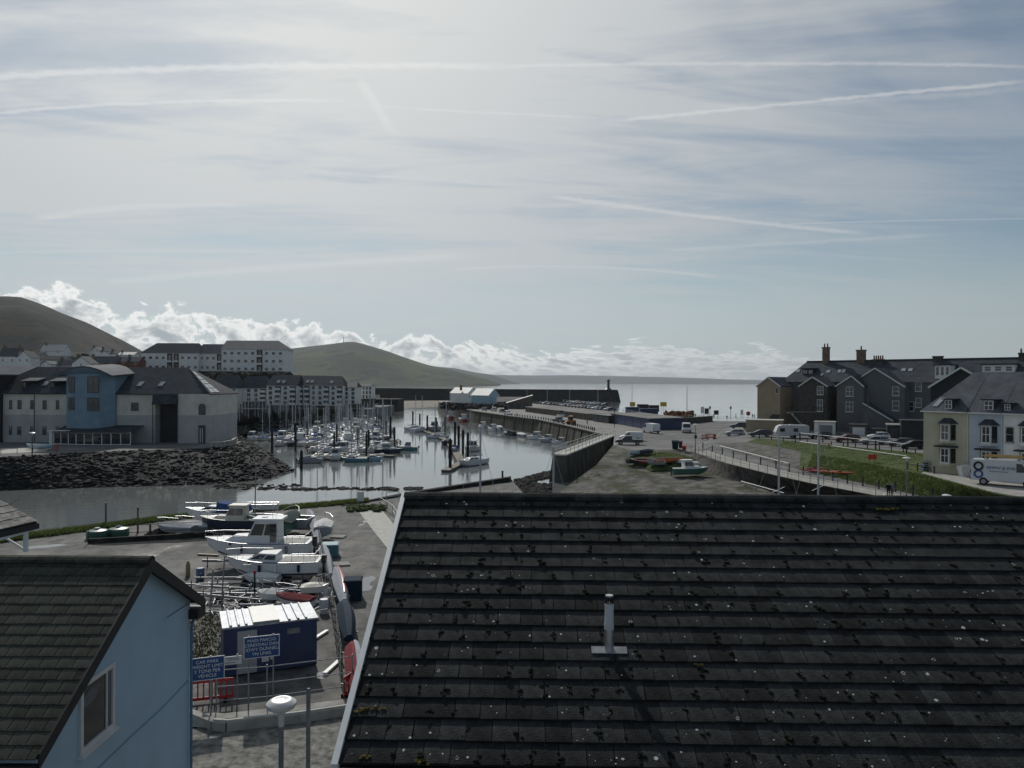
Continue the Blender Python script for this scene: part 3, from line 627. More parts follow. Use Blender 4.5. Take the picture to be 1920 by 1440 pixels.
for c in range(NC):
    off = (.5 if c % 2 else 0) * TW
    n = int((LEN - .1) / TW)
    for i in range(-1 if off else 0, n):
        u = .05 + off + i * TW
        if u < 0.03: continue
        p = Matrix.Rotation(YAW, 3, 'Z') @ sl(u + TW / 2, c * GAUGE) + Vector(rf.location)
        px = 960 + p.x / p.y * F; cells.append((px < 1960, p.y, c, u))
near = sorted([q for q in cells if q[0]], key=lambda q: q[1])[:300]; ns_ = set((q[2], q[3]) for q in near)
for k, (_, _, c, u) in enumerate(near):
    o = bpy.data.objects.new('tile', rnd.choice(proto)); COL.objects.link(o); o.parent = rf; o.location = sl(u + rnd.uniform(-.002, .002), c * GAUGE, 0); o.rotation_euler = (0, 0, rnd.uniform(-.006, .006) + (rnd.uniform(-.03, .03) if rnd.random() < .05 else 0))
mb = MB()
for (_, _, c, u) in cells:
    if (c, u) not in ns_: tile_mesh(mb, u, c * GAUGE, rnd)
stuff(mb.build('tile_field', 'roof_tile_field', rf))
for c in range(1, NC, 2): mb = MB(); tile_mesh(mb, .05, c * GAUGE, rnd, w=TW / 2); mb.build('verge_tile', 'roof_tile', rf)
for i in range(int(LEN / .45)):     # ridge tiles
    mb = MB(); u0 = .02 + i * .45; secs = []
    for u in (u0, u0 + .44):
        secs.append([(u, .16 * math.cos(a), -.035 + .115 * math.sin(a)) for a in [math.pi * k / 6 for k in range(7)]])
    mb.loft(secs); mb.build('ridge_tile', 'roof_tile', rf, smooth=False)
mb = MB()
mb.add([sl(-.035, -.02, -.12), sl(.045, -.02, -.12), sl(.045, SLEN + .05, -.12), sl(-.035, SLEN + .05, -.12), sl(-.035, -.02, .065), sl(.045, -.02, .065), sl(.045, SLEN + .05, .065), sl(-.035, SLEN + .05, .065)],
       [(0, 3, 2, 1), (4, 5, 6, 7), (0, 1, 5, 4), (1, 2, 6, 5), (2, 3, 7, 6), (3, 0, 4, 7)]); mb.build('verge_trim', 'white_upvc', rf)
# gutter along the right part of the eaves
g0 = SLEN + .02; secs = []
for u in (5.05, LEN):
    q = []
    for k in range(9):
        a = math.pi + math.pi * k / 8; q.append((u, -g0 * math.cos(SL) - .05 + .065 * math.cos(a), -g0 * math.sin(SL) - .02 + .06 * math.sin(a)))
    for k in range(8, -1, -1):
        a = math.pi + math.pi * k / 8; q.append((u, -g0 * math.cos(SL) - .05 + .058 * math.cos(a), -g0 * math.sin(SL) - .016 + .053 * math.sin(a)))
    secs.append(q)
MB().loft(secs).build('gutter', 'white_upvc', rf)
for u in [5.3 + .9 * k for k in range(16)]:
    MB().cb((u, -g0 * math.cos(SL) - .05, -g0 * math.sin(SL) + .0), (.03, .16, .012)).build('gutter_bracket', 'white_upvc', rf)
# moss cushions in the joints, lichen discs, tufts of yellow moss
mm = MB(); ly = MB(); yl = MB(); rnd = random.Random(101)
for c in range(NC):
    off = (.5 if c % 2 else 0) * TW
    for i in range(int(13.5 / TW)):
        u = .05 + off + i * TW
        if rnd.random() < .6:
            for q in range(rnd.randint(1, 5)):
                s = c * GAUGE + GAUGE * rnd.uniform(.25, 1.02); fr = (s - c * GAUGE) / GAUGE
                mm.rock(sl(u + rnd.uniform(-.045, .045), s, .036 * fr + .004), rnd.uniform(.012, .042), .5, rnd)
for k in range(480):
    c = rnd.randrange(NC); u = rnd.uniform(.1, 13.5); fr = rnd.uniform(.3, .97); s = (c + fr) * GAUGE; r = rnd.choice((.005, .006, .007, .009, .013, .017, .026)) * rnd.uniform(.7, 1.2)
    ring = r > .022 and rnd.random() < .6; n = 9; cen = []
    ctr = sl(u, s, .036 * fr + .006); e1 = Vector((1, 0, 0)); e2 = sl(0, 1) - sl(0, 0)
    out = [ctr + e1 * r * math.cos(2 * math.pi * i / n) * rnd.uniform(.75, 1.15) + e2 * r * math.sin(2 * math.pi * i / n) * rnd.uniform(.75, 1.15) for i in range(n)]
    if ring: inn_ = [ctr.lerp(p, .62) for p in out]; ly.add(out + inn_, [(i, (i + 1) % n, n + (i + 1) % n, n + i) for i in range(n) if rnd.random() > .2])
    else: ly.add(out, [tuple(range(n))])
for (px, py, r) in ((680, 1335, .07), (700, 1332, .05), (715, 1333, .04), (682, 1424, .05), (790, 1434, .06), (1665, 958, .06), (1650, 957, .06), (1310, 1250, .04), (1680, 957, .05)):
    u, v = ray(px, py); best = None
    for k in range(600):
        s = SLEN * k / 600; p = Matrix.Rotation(YAW, 3, 'Z') @ sl(0, s) ; zz = p.z + R0.z
        Y = (zz - H) / v; X = u * Y; loc = Matrix.Rotation(-YAW, 3, 'Z') @ (Vector((X, Y, zz)) - R0)
        e = abs(loc.y - sl(0, s).y)
        if best is None or e < best[0]: best = (e, loc.x, s)
    for q in range(9): yl.rock(sl(best[1] + rnd.uniform(-r, r) * 1.4, best[2] + rnd.uniform(-r, r) * .5, .036), r * rnd.uniform(.25, .5), .6, rnd)
stuff(mm.build('moss', 'moss', rf)); stuff(ly.build('lichen_spots', 'lichen', rf)); stuff(yl.build('yellow_moss', 'yellow_moss', rf))
# flue
def on_roof(px, py):
    u, v = ray(px, py); best = None
    for k in range(1200):
        s = SLEN * k / 1200; zz = sl(0, s).z + R0.z; Y = (zz - H) / v; loc = Matrix.Rotation(-YAW, 3, 'Z') @ (Vector((u * Y, Y, zz)) - R0); e = abs(loc.y - sl(0, s).y)
        if best is None or e < best[0]: best = (e, loc.x, s)
    return best[1], best[2]
fu, fs = on_roof(1142, 1222); fp = sl(fu, fs, .02); dpt = (Matrix.Rotation(YAW, 3, 'Z') @ fp).y + R0.y; px1 = dpt / F
fl = MB(); hgt = 104 * px1
fl.cyl(fp + Vector((0, 0, -.1)), fp + Vector((0, 0, .40 * hgt)), 8.6 * px1, 8.3 * px1, 16); flo = fl.build('flue', 'aluminium', rf, smooth=True)
MB().lathe([(9.0 * px1, .38 * hgt), (9.0 * px1, .50 * hgt), (8.4 * px1, .51 * hgt), (8.4 * px1, .80 * hgt), (8.6 * px1, .80 * hgt), (8.6 * px1, .84 * hgt), (7.2 * px1, .86 * hgt)], 18, fp).build('flue_sleeve', 'flue_grey', flo, smooth=True)
mb = MB()
for k in range(14):
    a = 2 * math.pi * k / 14; mb.bar(fp + Vector((7.6 * px1 * math.cos(a), 7.6 * px1 * math.sin(a), .85 * hgt)), fp + Vector((6.9 * px1 * math.cos(a), 6.9 * px1 * math.sin(a), .98 * hgt)), 1.9 * px1, 1.6 * px1)
mb.build('terminal_fins', 'dark_metal', flo); MB().lathe([(.1 * px1, .975 * hgt), (7.4 * px1, .975 * hgt), (7.0 * px1, 1.0 * hgt), (.1 * px1, 1.0 * hgt)], 16, fp).build('terminal_cap', 'flue_grey', flo, smooth=True)
mb = MB(); mb.add([sl(fu - 33 * px1, fs - .05, .045), sl(fu + 33 * px1, fs - .05, .045), sl(fu + 33 * px1, fs + .075, .045), sl(fu - 33 * px1, fs + .075, .045), sl(fu - 33 * px1, fs - .05, .03), sl(fu + 33 * px1, fs - .05, .03), sl(fu + 33 * px1, fs + .075, .03), sl(fu - 33 * px1, fs + .075, .03)], [(0, 1, 2, 3), (7, 6, 5, 4), (0, 4, 5, 1), (1, 5, 6, 2), (2, 6, 7, 3), (3, 7, 4, 0)]); mb.build('flashing', 'lead', flo)
# ================================================================== blue rendered house on the left
M('blue_render', (.38, .51, .61), .85, .05, .8, .1, 40.0); addmask(MATS['blue_render'], 'noise', 1.2, .60, .80, (.34, .46, .56), stretch=(1, 1, .3))
M('slate_tile', (.056, .058, .050), .85, .4, 3.0, .4, 40.0, rand=.25); addmask(MATS['slate_tile'], 'noise', 2.2, .52, .70, (.072, .074, .044))
M('glass', (.02, .024, .027), .06, .1, 1.0, spec=.8); M('black_board', (.018, .018, .019), .6, .2, 4.0); M('blue_pipe', (.10, .20, .30), .4, .1, 4.0)
M('curtain_grey', (.16, .17, .18), .8, .2, 6.0); XG = -9.0
bh = thing('blue_house', 'pale blue rendered gable house with dark slate roof at lower left', 'house', (XG, 14.6, 0))
yn, ya, yf = 0.0, 4.08, 6.95; zn, za, zf = 7.1, 9.5, 7.83
prof = [(yn, 0), (yf, 0), (yf, zf), (ya, za), (yn, zn)]
MB().xprism(prof, -14, 0).build('wall', 'blue_render', bh)
t1 = math.atan2(za - zn, ya - yn); sl1 = (ya - yn) / math.cos(t1)
OV = .28      # verge overhang
def s2(u, s, h=0.0): # near slope: u along ridge (negative = left), s down
    return Vector((u, ya + .0 - s * math.cos(t1) - h * math.sin(t1), za + .16 - s * math.sin(t1) + h * math.cos(t1)))
t2 = math.atan2(za - zf, yf - ya); sl2 = (yf - ya) / math.cos(t2) + .45
SL2N = sl1 + .42
MB().slab([s2(-14, 0), s2(OV, 0), s2(OV, SL2N), s2(-14, SL2N)], .13).build('roof_deck', 'underlay', bh)
far_ = lambda u, s, h=0: Vector((u, ya + s * math.cos(t2), za + .16 - s * math.sin(t2) + h))
MB().slab([far_(-14, 0, .02), far_(OV, 0, .02), far_(OV, sl2, .02), far_(-14, sl2, .02)], .13).build('rear_roof', 'slate_tile', bh)
g2 = .292; tw2 = .345; rnd = random.Random(55); pr2 = []
for q in range(5):
    mb = MB(); tile_mesh(mb, 0, 0, rnd, w=tw2, g=g2, th=.014, gap=.016, SLp=lambda u, s, h=0: Vector((u, -s * math.cos(t1) - h * math.sin(t1), -s * math.sin(t1) + h * math.cos(t1))))
    o = mb.build('slate', 'slate_tile', bh); pr2.append(o.data); bpy.data.objects.remove(o)
nrow = int(SL2N / g2) + 1
for c in range(nrow):
    off = (.5 if c % 2 else 0) * tw2
    for i in range(20):
        u = OV - .02 - tw2 - off - i * tw2
        if u < -5.2 - .0 * c: break
        o = bpy.data.objects.new('slate', rnd.choice(pr2)); COL.objects.link(o); o.parent = bh; o.location = s2(u, c * g2, .005)
    if off:
        mb = MB(); tile_mesh(mb, OV - .02 - tw2 / 2, c * g2 , rnd, w=tw2 / 2, g=g2, th=.014, gap=.016, SLp=lambda u, s, h=0: s2(u, s, h + .005)); mb.build('slate', 'slate_tile', bh)
mb = MB()
for c in range(nrow):
    off = (.5 if c % 2 else 0) * tw2; u0 = OV - .02 - off
    for i in range(40):
        u = u0 - (i + 1) * tw2
        if -5.2 > u > -14: tile_mesh(mb, u, c * g2, rnd, w=tw2, g=g2, th=.014, gap=.016, SLp=lambda a, s, h=0: s2(a, s, h + .005))
stuff(mb.build('slate_field', 'slate_tile', bh))
for i in range(14):
    mb = MB(); u0 = OV - .02 - i * .45; mb.loft([[(u, ya + .2 * math.cos(a), za + .10 + .14 * math.sin(a)) for a in [math.pi * k / 6 for k in range(7)]] for u in (u0, u0 - .44)]); mb.build('ridge_tile', 'slate_tile', bh)
# barge boards, boxed eaves, gutters
mb = MB()
for P, L in ((s2, SL2N), (far_, sl2)):
    a0 = P(OV, 0, 0); a1 = P(OV, L, 0)
    mb.add([a0 + Vector((.004, 0, .02)), a1 + Vector((.004, 0, .02)), a1 + Vector((.004, 0, -.26)), a0 + Vector((.004, 0, -.30)), a0 + Vector((-.04, 0, .02)), a1 + Vector((-.04, 0, .02)), a1 + Vector((-.04, 0, -.26)), a0 + Vector((-.04, 0, -.30))],
           [(0, 1, 2, 3), (7, 6, 5, 4), (0, 4, 5, 1), (1, 5, 6, 2), (2, 6, 7, 3), (3, 7, 4, 0)])
mb.build('barge_board', 'black_board', bh)
e = far_(OV, sl2); MB().box(-14, OV, e.y - .5, e.y, e.z - .42, e.z - .16).build('boxed_eaves', 'black_board', bh)
e = s2(OV, SL2N); MB().box(-14, OV - .05, e.y - .12, e.y + .02, e.z - .30, e.z - .16).build('gutter', 'black_board', bh)
MB().tube([(.08, yf + .25, zf - .25), (.07, yf - .06, zf - .75), (.07, yf - .06, 0)], .04, 8).build('downpipe', 'blue_pipe', bh, smooth=True)
# gable window (on the plane x = 0 of the house)
def gwin(y0, y1, z0, z1):
    o = MB().box(-.02, .05, y0 - .10, y1 + .10, z0 - .10, z0).box(-.02, .05, y0 - .10, y1 + .10, z1, z1 + .10).box(-.02, .05, y0 - .10, y0, z0, z1).box(-.02, .05, y1, y1 + .10, z0, z1).build('window', 'white_upvc', bh)
    MB().box(-.02, -.004, y0, y1, z0, z1).box(0, .004, y0, y1, z0, z1).build('pane', 'glass', o)
    MB().box(-.01, .12, y0 - .14, y1 + .14, z0 - .17, z0 - .10).build('sill', 'white_upvc', o)
    MB().box(.004, .03, y0 + .80 * (y1 - y0), y0 + .84 * (y1 - y0), z0, z1).build('mullion', 'white_upvc', o); MB().box(.004, .008, y0 + .84 * (y1 - y0), y1, z0, z1).build('curtain', 'curtain_grey', o)
    cy_, cz_ = y0 + .3 * (y1 - y0), z1 - .28
    lsv = [(.004, cy_ + .33 * math.cos(a), cz_ + .16 * math.sin(a) + .06 * math.cos(a)) for a in [2 * math.pi * i / 20 for i in range(20)]]; MB().add(lsv + [(.012, v[1], v[2]) for v in lsv], [tuple(range(20, 40))] + [(i, (i + 1) % 20, 20 + (i + 1) % 20, 20 + i) for i in range(20)]).build('lamp_shade', 'curtain_grey', o)
def wallpt(px, py): u, v = ray(px, py); Y = XG / u; return Vector((.02, Y - 14.6, H + v * Y))
MB().tube([wallpt(352, 1276), wallpt(300, 1330), wallpt(240, 1385), wallpt(178, 1445)], .012, 5).build('cable_and_stain', 'blue_pipe', bh)
MB().tube([wallpt(352, 1132), wallpt(330, 1146), wallpt(312, 1158)], .008, 5).build('cable_and_stain', 'black_board', bh)  # short brown wall stain, built as a thin dark tube
gwin(16.12 - 14.6, 17.30 - 14.6, 6.27, 7.53)
# ================================================================== corner of another roof at the left edge
M('sky_pale_tile', (.20, .19, .175), .8, .5, 4.0, .5, 30.0, rand=.15)  # pale colour carries the bright sky light falling on these tiles
ch = thing('eaves_house', 'tiled roof corner, coloured sky-lit pale, with white bracket at the left edge', 'house')
T = D(70, 978, 30.0); E = D(-60, 1022, 27.0); Hh = D(-60, 905, 31.5); E.z = T.z - .02
nrm = (E - T).cross(Hh - T).normalized(); nrm = nrm if nrm.z > 0 else -nrm
ed = (E - T); hd = Hh - T
MB().slab([T, E, E + hd * 1.2, T + hd * 1.2], .14).build('roof_deck', 'black_board', ch)
rnd = random.Random(9)
for a in range(8):
    for b_ in range(9):
        p0 = T + ed * (a / 8) + hd * 1.2 * (b_ / 9); p1 = T + ed * ((a + .97) / 8) + hd * 1.2 * (b_ / 9); p2 = T + ed * ((a + .97) / 8) + hd * 1.2 * ((b_ + 1.05) / 9); p3 = T + ed * (a / 8) + hd * 1.2 * ((b_ + 1.05) / 9)
        k = rnd.uniform(-.004, .004)
        MB().slab([p0 + nrm * (.045 + k), p1 + nrm * (.045 + k), p2 + nrm * .02, p3 + nrm * .02], .022).build('tile', 'sky_pale_tile', ch)
MB().bar(T + Vector((.05, 0, -.16)), E + Vector((0, 0, -.16)), .05, .22).build('fascia', 'black_board', ch)
MB().bar(T + Vector((-.3, -.2, -.34)), E + Vector((0, -.1, -.34)), .06, .14).build('soffit_board', 'white_upvc', ch)
pb = T + Vector((-.36, -.15, -.2)); MB().bar(pb, pb + Vector((0, 0, -.95)), .13, .13).build('bracket_post', 'white_upvc', ch)
MB().bar(pb + Vector((0, 0, -.9)), pb + Vector((-.9, -.15, -.25)), .07, .07).build('bracket_brace', 'white_upvc', ch)
w0 = T + Vector((-2.6, .4, -.6)); MB().box(w0.x - 9, w0.x, w0.y - 4, w0.y + .5, 0, w0.z).build('wall', 'grey_render', ch)
# ================================================================== street lamp and bare pole in the foreground
lp = G(527, 1330, 0); lpos = D(527, 1320, 17.0)
st = thing('street_lamp', 'grey street lamp with a flying-saucer head near the bottom of the picture', 'street lamp', (lpos.x, lpos.y, 0))
zt = lpos.z; k = 17.0 / F
MB().cyl((0, 0, 0), (0, 0, 1.2), .085, .085, 12).cyl((0, 0, 1.2), (0, 0, zt - 26 * k), .062, .055, 12).build('column', 'steel_grey', st, smooth=True)
M('lamp_white', (.60, .61, .60), .35, .06, 3.0)
hd_ = MB().lathe([(5.2 * k, -42 * k), (5.6 * k, -26 * k), (7.5 * k, -17 * k), (15 * k, -12.5 * k), (25 * k, -7 * k), (28 * k, -1.5 * k), (27.5 * k, 2 * k), (23 * k, 6 * k), (18.5 * k, 8.2 * k), (17.5 * k, 7.9 * k), (9 * k, 10 * k), (1 * k, 10.6 * k)], 28, (0, 0, zt)).build('lamp_head', 'lamp_white', st, smooth=True)
MB().cyl((0, 0, zt + 9.5 * k), (0, 0, zt + 11.5 * k), 1.3 * k, 1.0 * k, 8).build('sensor', 'dark_metal', hd_)
pp = D(578, 1290, 20.0)
po = MB().cyl((pp.x, pp.y, 0), (pp.x, pp.y, pp.z), .056, .056, 14, cap=False).cyl((pp.x, pp.y, 0), (pp.x, pp.y, pp.z - .02), .046, .046, 12).build('steel_pole', 'galv', smooth=True)
tag(po, 'plain galvanised steel pole right of the saucer street lamp', 'pole')
# ================================================================== boat and vehicle builders
for n_, c_ in (('gel_white', (.66, .67, .67)), ('gel_cream', (.58, .55, .46)), ('gel_blue', (.06, .11, .22)), ('gel_navy', (.02, .03, .06)), ('gel_teal', (.08, .22, .25)), ('gel_red', (.30, .04, .03)), ('gel_green', (.05, .14, .10)), ('gel_grey', (.30, .31, .32)), ('gel_black', (.02, .02, .022)), ('gel_sky', (.28, .42, .50)), ('gel_orange', (.5, .13, .03))): M(n_, c_, .3, .06, 1.5)
M('canvas_blue', (.04, .08, .19), .85, .2, 3.0, .3, 14.0); M('canvas_grey', (.33, .34, .37), .85, .12, 3.0, .3, 10.0); M('canvas_white', (.62, .62, .60), .8, .1, 3.0); M('canvas_green', (.035, .06, .055), .85, .2, 3.0); M('canvas_red', (.18, .04, .045), .85, .2, 3.0); M('canvas_navy', (.02, .035, .055), .8, .2, 3.0)
M('tinted', (.018, .021, .024), .08, .1, 1.0, spec=.8); M('mast_alu', (.40, .42, .43), .4, .1, 2.0, metal=.3); M('rubber', (.015, .015, .015), .8, .2, 4.0); M('wood', (.16, .10, .055), .6, .3, 3.0); M('deck_grey', (.36, .36, .33), .7, .15, 2.0)
def hull_sections(L, B, Hh, n=9, bow=.0, transom=.85, keel=.12):
    secs = []
    for i in range(n):
        t = i / (n - 1); x = -L / 2 + L * t
        f = 1.0 if t < .55 else max(0.02, math.cos((t - .55) / .45 * math.pi / 2) ** .75)
        if t < .3: f *= transom + (1 - transom) * t / .3
        b = B / 2 * f; sh = Hh * (1 + .22 * max(0, (t - .35) / .65) ** 2); kz = 0 if t < .7 else Hh * .75 * ((t - .7) / .3) ** 2.2
        xb = x if t < 1 else x
        ch = kz + Hh * .28
        secs.append([(xb + .03 * L * (t ** 3) , -b, sh), (xb, -b * .93, max(ch, kz + .02)), (xb, -b * .45, kz + Hh * .08), (xb, 0, kz), (xb, b * .45, kz + Hh * .08), (xb, b * .93, max(ch, kz + .02)), (xb + .03 * L * (t ** 3), b, sh)])
    return secs
def boat(name, label, loc, rz, L=5.5, B=2.0, Hh=.9, kind='cuddy', hull='gel_white', top='gel_white', trim='gel_blue', mast=0.0, group=None, draft=.22, detail=1, cover=None, z=None):
    """boat along local +x (bow); kinds: open, cuddy, wheelhouse, yacht, covered"""
    t = thing(name, label, 'boat', (loc[0], loc[1], (loc[2] if z is None else z)), rz, group); kk = (L, B, Hh, kind)
    S = hull_sections(L, B, Hh); d = -draft
    S = [[(p[0], p[1], p[2] + d) for p in s] for s in S]
    MB().loft(S, closed=False, cap=True).build('hull', hull, t, key=('hull',) + kk, smooth=False)
    rim = MB(); rim.loft([[(s[0][0], s[0][1] * .985, s[0][2] - .005 + 0), (s[-1][0], s[-1][1] * .985, s[-1][2] - .005)] for s in S], closed=False, cap=False)
    if kind in ('open',):
        rim = MB()
        for sg in (0, -1):
            rim.tube([s[sg] for s in S], .045, 6)
        rim.bar(S[0][0], S[0][-1], .06, .06)
        rim.build('gunwale', trim, t, key=('gun',) + kk)
        MB().loft([[(s[1][0], s[1][1] * .9, s[3][2] + Hh * .32), (s[1][0], -s[1][1] * .9, s[3][2] + Hh * .32)] for s in S[:-1]], closed=False, cap=False).build('floor', 'deck_grey', t, key=('floor',) + kk)
        for f in (-.18, .12): MB().cb((f * L, 0, Hh * .62 + d), (.24, B * .88, .04)).build('thwart', 'wood', t, key=('thw',) + kk)
    else:
        if kind == 'covered':
            pk = Hh * .55
            mb = MB(); secs = []
            for i, s in enumerate(S):
                q = math.sin(math.pi * min(1, (i + .6) / 8)) ** .6
                secs.append([(s[0][0], s[0][1] * 1.03, s[0][2] - .12), (s[0][0], s[0][1] * .98, s[0][2] + .03), (s[0][0], s[0][1] * .4, s[0][2] + pk * .7 * q), (s[0][0], 0, s[0][2] + pk * q), (s[0][0], -s[0][1] * .4, s[0][2] + pk * .7 * q), (s[-1][0], s[-1][1] * .98, s[-1][2] + .03), (s[-1][0], s[-1][1] * 1.03, s[-1][2] - .12)])
            mb.loft(secs, closed=False); mb.build('cover', cover or 'canvas_blue', t, key=('cov',) + kk)
        else:
            rim.build('deck', top, t, key=('deck',) + kk)
            st = MB()
            for sg in (0, -1): st.tube([s[sg] for s in S], .035, 5)
            st.build('rubbing_strake', trim, t, key=('strake',) + kk)
        zt = Hh + d
        def house(x0, x1, w0, w1, h, rake0, rake1, nm, mat_, key_, wy=.62):
            mb = MB(); zb = zt - .05
            lo_ = [(x0, -w0, zb), (x1, -w1, zb), (x1, w1, zb), (x0, w0, zb)]
            hi_ = [(x0 + rake0, -w0 * .86, zb + h), (x1 - rake1, -w1 * .8, zb + h), (x1 - rake1, w1 * .8, zb + h), (x0 + rake0, w0 * .86, zb + h)]
            mb.loft([lo_, hi_]); o = mb.build(nm, mat_, t, key=(key_,) + kk)
            if wy:
                w = MB(); f0, f1 = .38, .86
                def lp_(a, b, f, off):
                    v = Vector(a).lerp(Vector(b), f); return v + off
                for sg, (i, j) in ((-1, (0, 1)), (1, (3, 2))):
                    off = Vector((0, sg * .05, 0)); A0 = lp_(lo_[i], hi_[i], f0, off); A1 = lp_(lo_[i], hi_[i], f1, off); B0 = lp_(lo_[j], hi_[j], f0, off); B1 = lp_(lo_[j], hi_[j], f1, off)
                    w.add([A0.lerp(B0, .06), A0.lerp(B0, .46), A1.lerp(B1, .46), A1.lerp(B1, .06)], [(0, 1, 2, 3)]); w.add([A0.lerp(B0, .52), A0.lerp(B0, .93), A1.lerp(B1, .93), A1.lerp(B1, .52)], [(0, 1, 2, 3)])
                A0 = lp_(lo_[1], hi_[1], f0, Vector((.04, 0, 0))); A1 = lp_(lo_[1], hi_[1], f1, Vector((.04, 0, 0))); B0 = lp_(lo_[2], hi_[2], f0, Vector((.04, 0, 0))); B1 = lp_(lo_[2], hi_[2], f1, Vector((.04, 0, 0)))
                w.add([A0.lerp(B0, .07), A0.lerp(B0, .93), A1.lerp(B1, .93), A1.lerp(B1, .07)], [(0, 1, 2, 3)])
                w.build('windows', 'tinted', o, key=(key_, 'win') + kk)
            return o
        if kind == 'cuddy':
            house(-.05 * L, .33 * L, B * .40, B * .26, Hh * .50, .0, .18 * L, 'cabin', top, 'cud')
            MB().box(-.46 * L, -.08 * L, -B * .36, B * .36, zt - .02, zt + .02).build('cockpit_floor', 'deck_grey', t, key=('cock',) + kk)
            if cover: MB().loft([[(-.45 * L, -B * .40, zt), (-.45 * L, B * .40, zt), (-.43 * L, B * .3, zt + Hh * .45), (-.43 * L, -B * .3, zt + Hh * .45)], [(.0 * L, -B * .42, zt), (.0, B * .42, zt), (.0, B * .33, zt + Hh * .8), (.0, -B * .33, zt + Hh * .8)]]).build('canopy', cover, t, key=('can', cover) + kk)
        if kind == 'wheelhouse':
            house(.02 * L, .36 * L, B * .38, B * .24, Hh * .38, 0, .12 * L, 'forward_cabin', top, 'fwd', wy=0)
            o = house(-.20 * L, .12 * L, B * .36, B * .34, Hh * 1.25, .02, .10 * L, 'wheelhouse', top, 'whl')
            MB().loft([[(x0, -B * .34, z0), (x1, -B * .31, z0), (x1, B * .31, z0), (x0, B * .34, z0)] for x0, x1, z0 in ((-.24 * L, .05 * L, zt + Hh * 1.2), (-.24 * L, .05 * L, zt + Hh * 1.32))]).build('wheelhouse_roof', top, o, key=('whr',) + kk, bevel=.02)
            MB().box(-.46 * L, -.21 * L, -B * .36, B * .36, zt - .02, zt + .02).build('cockpit_floor', 'deck_grey', t, key=('cock2',) + kk)
        if kind == 'yacht':
            house(-.12 * L, .26 * L, B * .33, B * .18, Hh * .40, .0, .12 * L, 'coachroof', top, 'coach')
            MB().box(-.42 * L, -.14 * L, -B * .22, B * .22, zt - .02, zt + .03).build('cockpit', 'deck_grey', t, key=('yc',) + kk)
        if detail:
            r = MB(); pts = [(.06 * L, -B * .45, zt + .55), (.38 * L, -B * .26, zt + .68), (.53 * L, 0, zt + .72), (.38 * L, B * .26, zt + .68), (.06 * L, B * .45, zt + .55)]
            r.tube(pts, .018, 5)
            for p in pts[1:-1]: r.cyl((p[0] - .02, p[1], zt), p, .015, .015, 5)
            r.build('pulpit', 'aluminium', t, key=('pul',) + kk)
    if mast:
        mk = ('mast', round(mast), L); mx = .08 * L
        mo = MB().cyl((mx, 0, Hh * .9 + d), (mx, 0, mast), .11, .085, 6).build('mast', 'mast_alu', t, key=mk)
        sp = MB()
        for f in (.45, .72): sp.bar((mx, -.7 * (1.1 - f * .5), mast * f), (mx, .7 * (1.1 - f * .5), mast * f), .05, .04)
        sp.build('spreaders', 'mast_alu', mo, key=('spr',) + mk)
        MB().cyl((mx - .1, 0, Hh + .75 + d), (-.42 * L, 0, Hh + .7 + d), .11, .09, 6).build('boom', cover or 'canvas_blue', t, key=('boom',) + mk)
        rg = MB()
        for q in ((.52 * L, 0), (-.49 * L, 0), (mx - .1, B * .48), (mx - .1, -B * .48)): rg.cyl((q[0], q[1], Hh + d), (mx, 0, mast * .97), .013, .013, 3)
        rg.build('rigging', 'mast_alu', mo, key=('rig', B) + mk)
    if kind in ('cuddy', 'open', 'wheelhouse') and detail:
        ob = MB().box(-L / 2 - .42, -L / 2 - .08, -.17, .17, Hh * .75 + d, Hh * 1.25 + d).box(-L / 2 - .30, -L / 2 - .14, -.06, .06, -.15 + d, Hh * .76 + d); ob.build('outboard', 'gel_black', t, key=('ob',) + kk, bevel=.03)
    return t
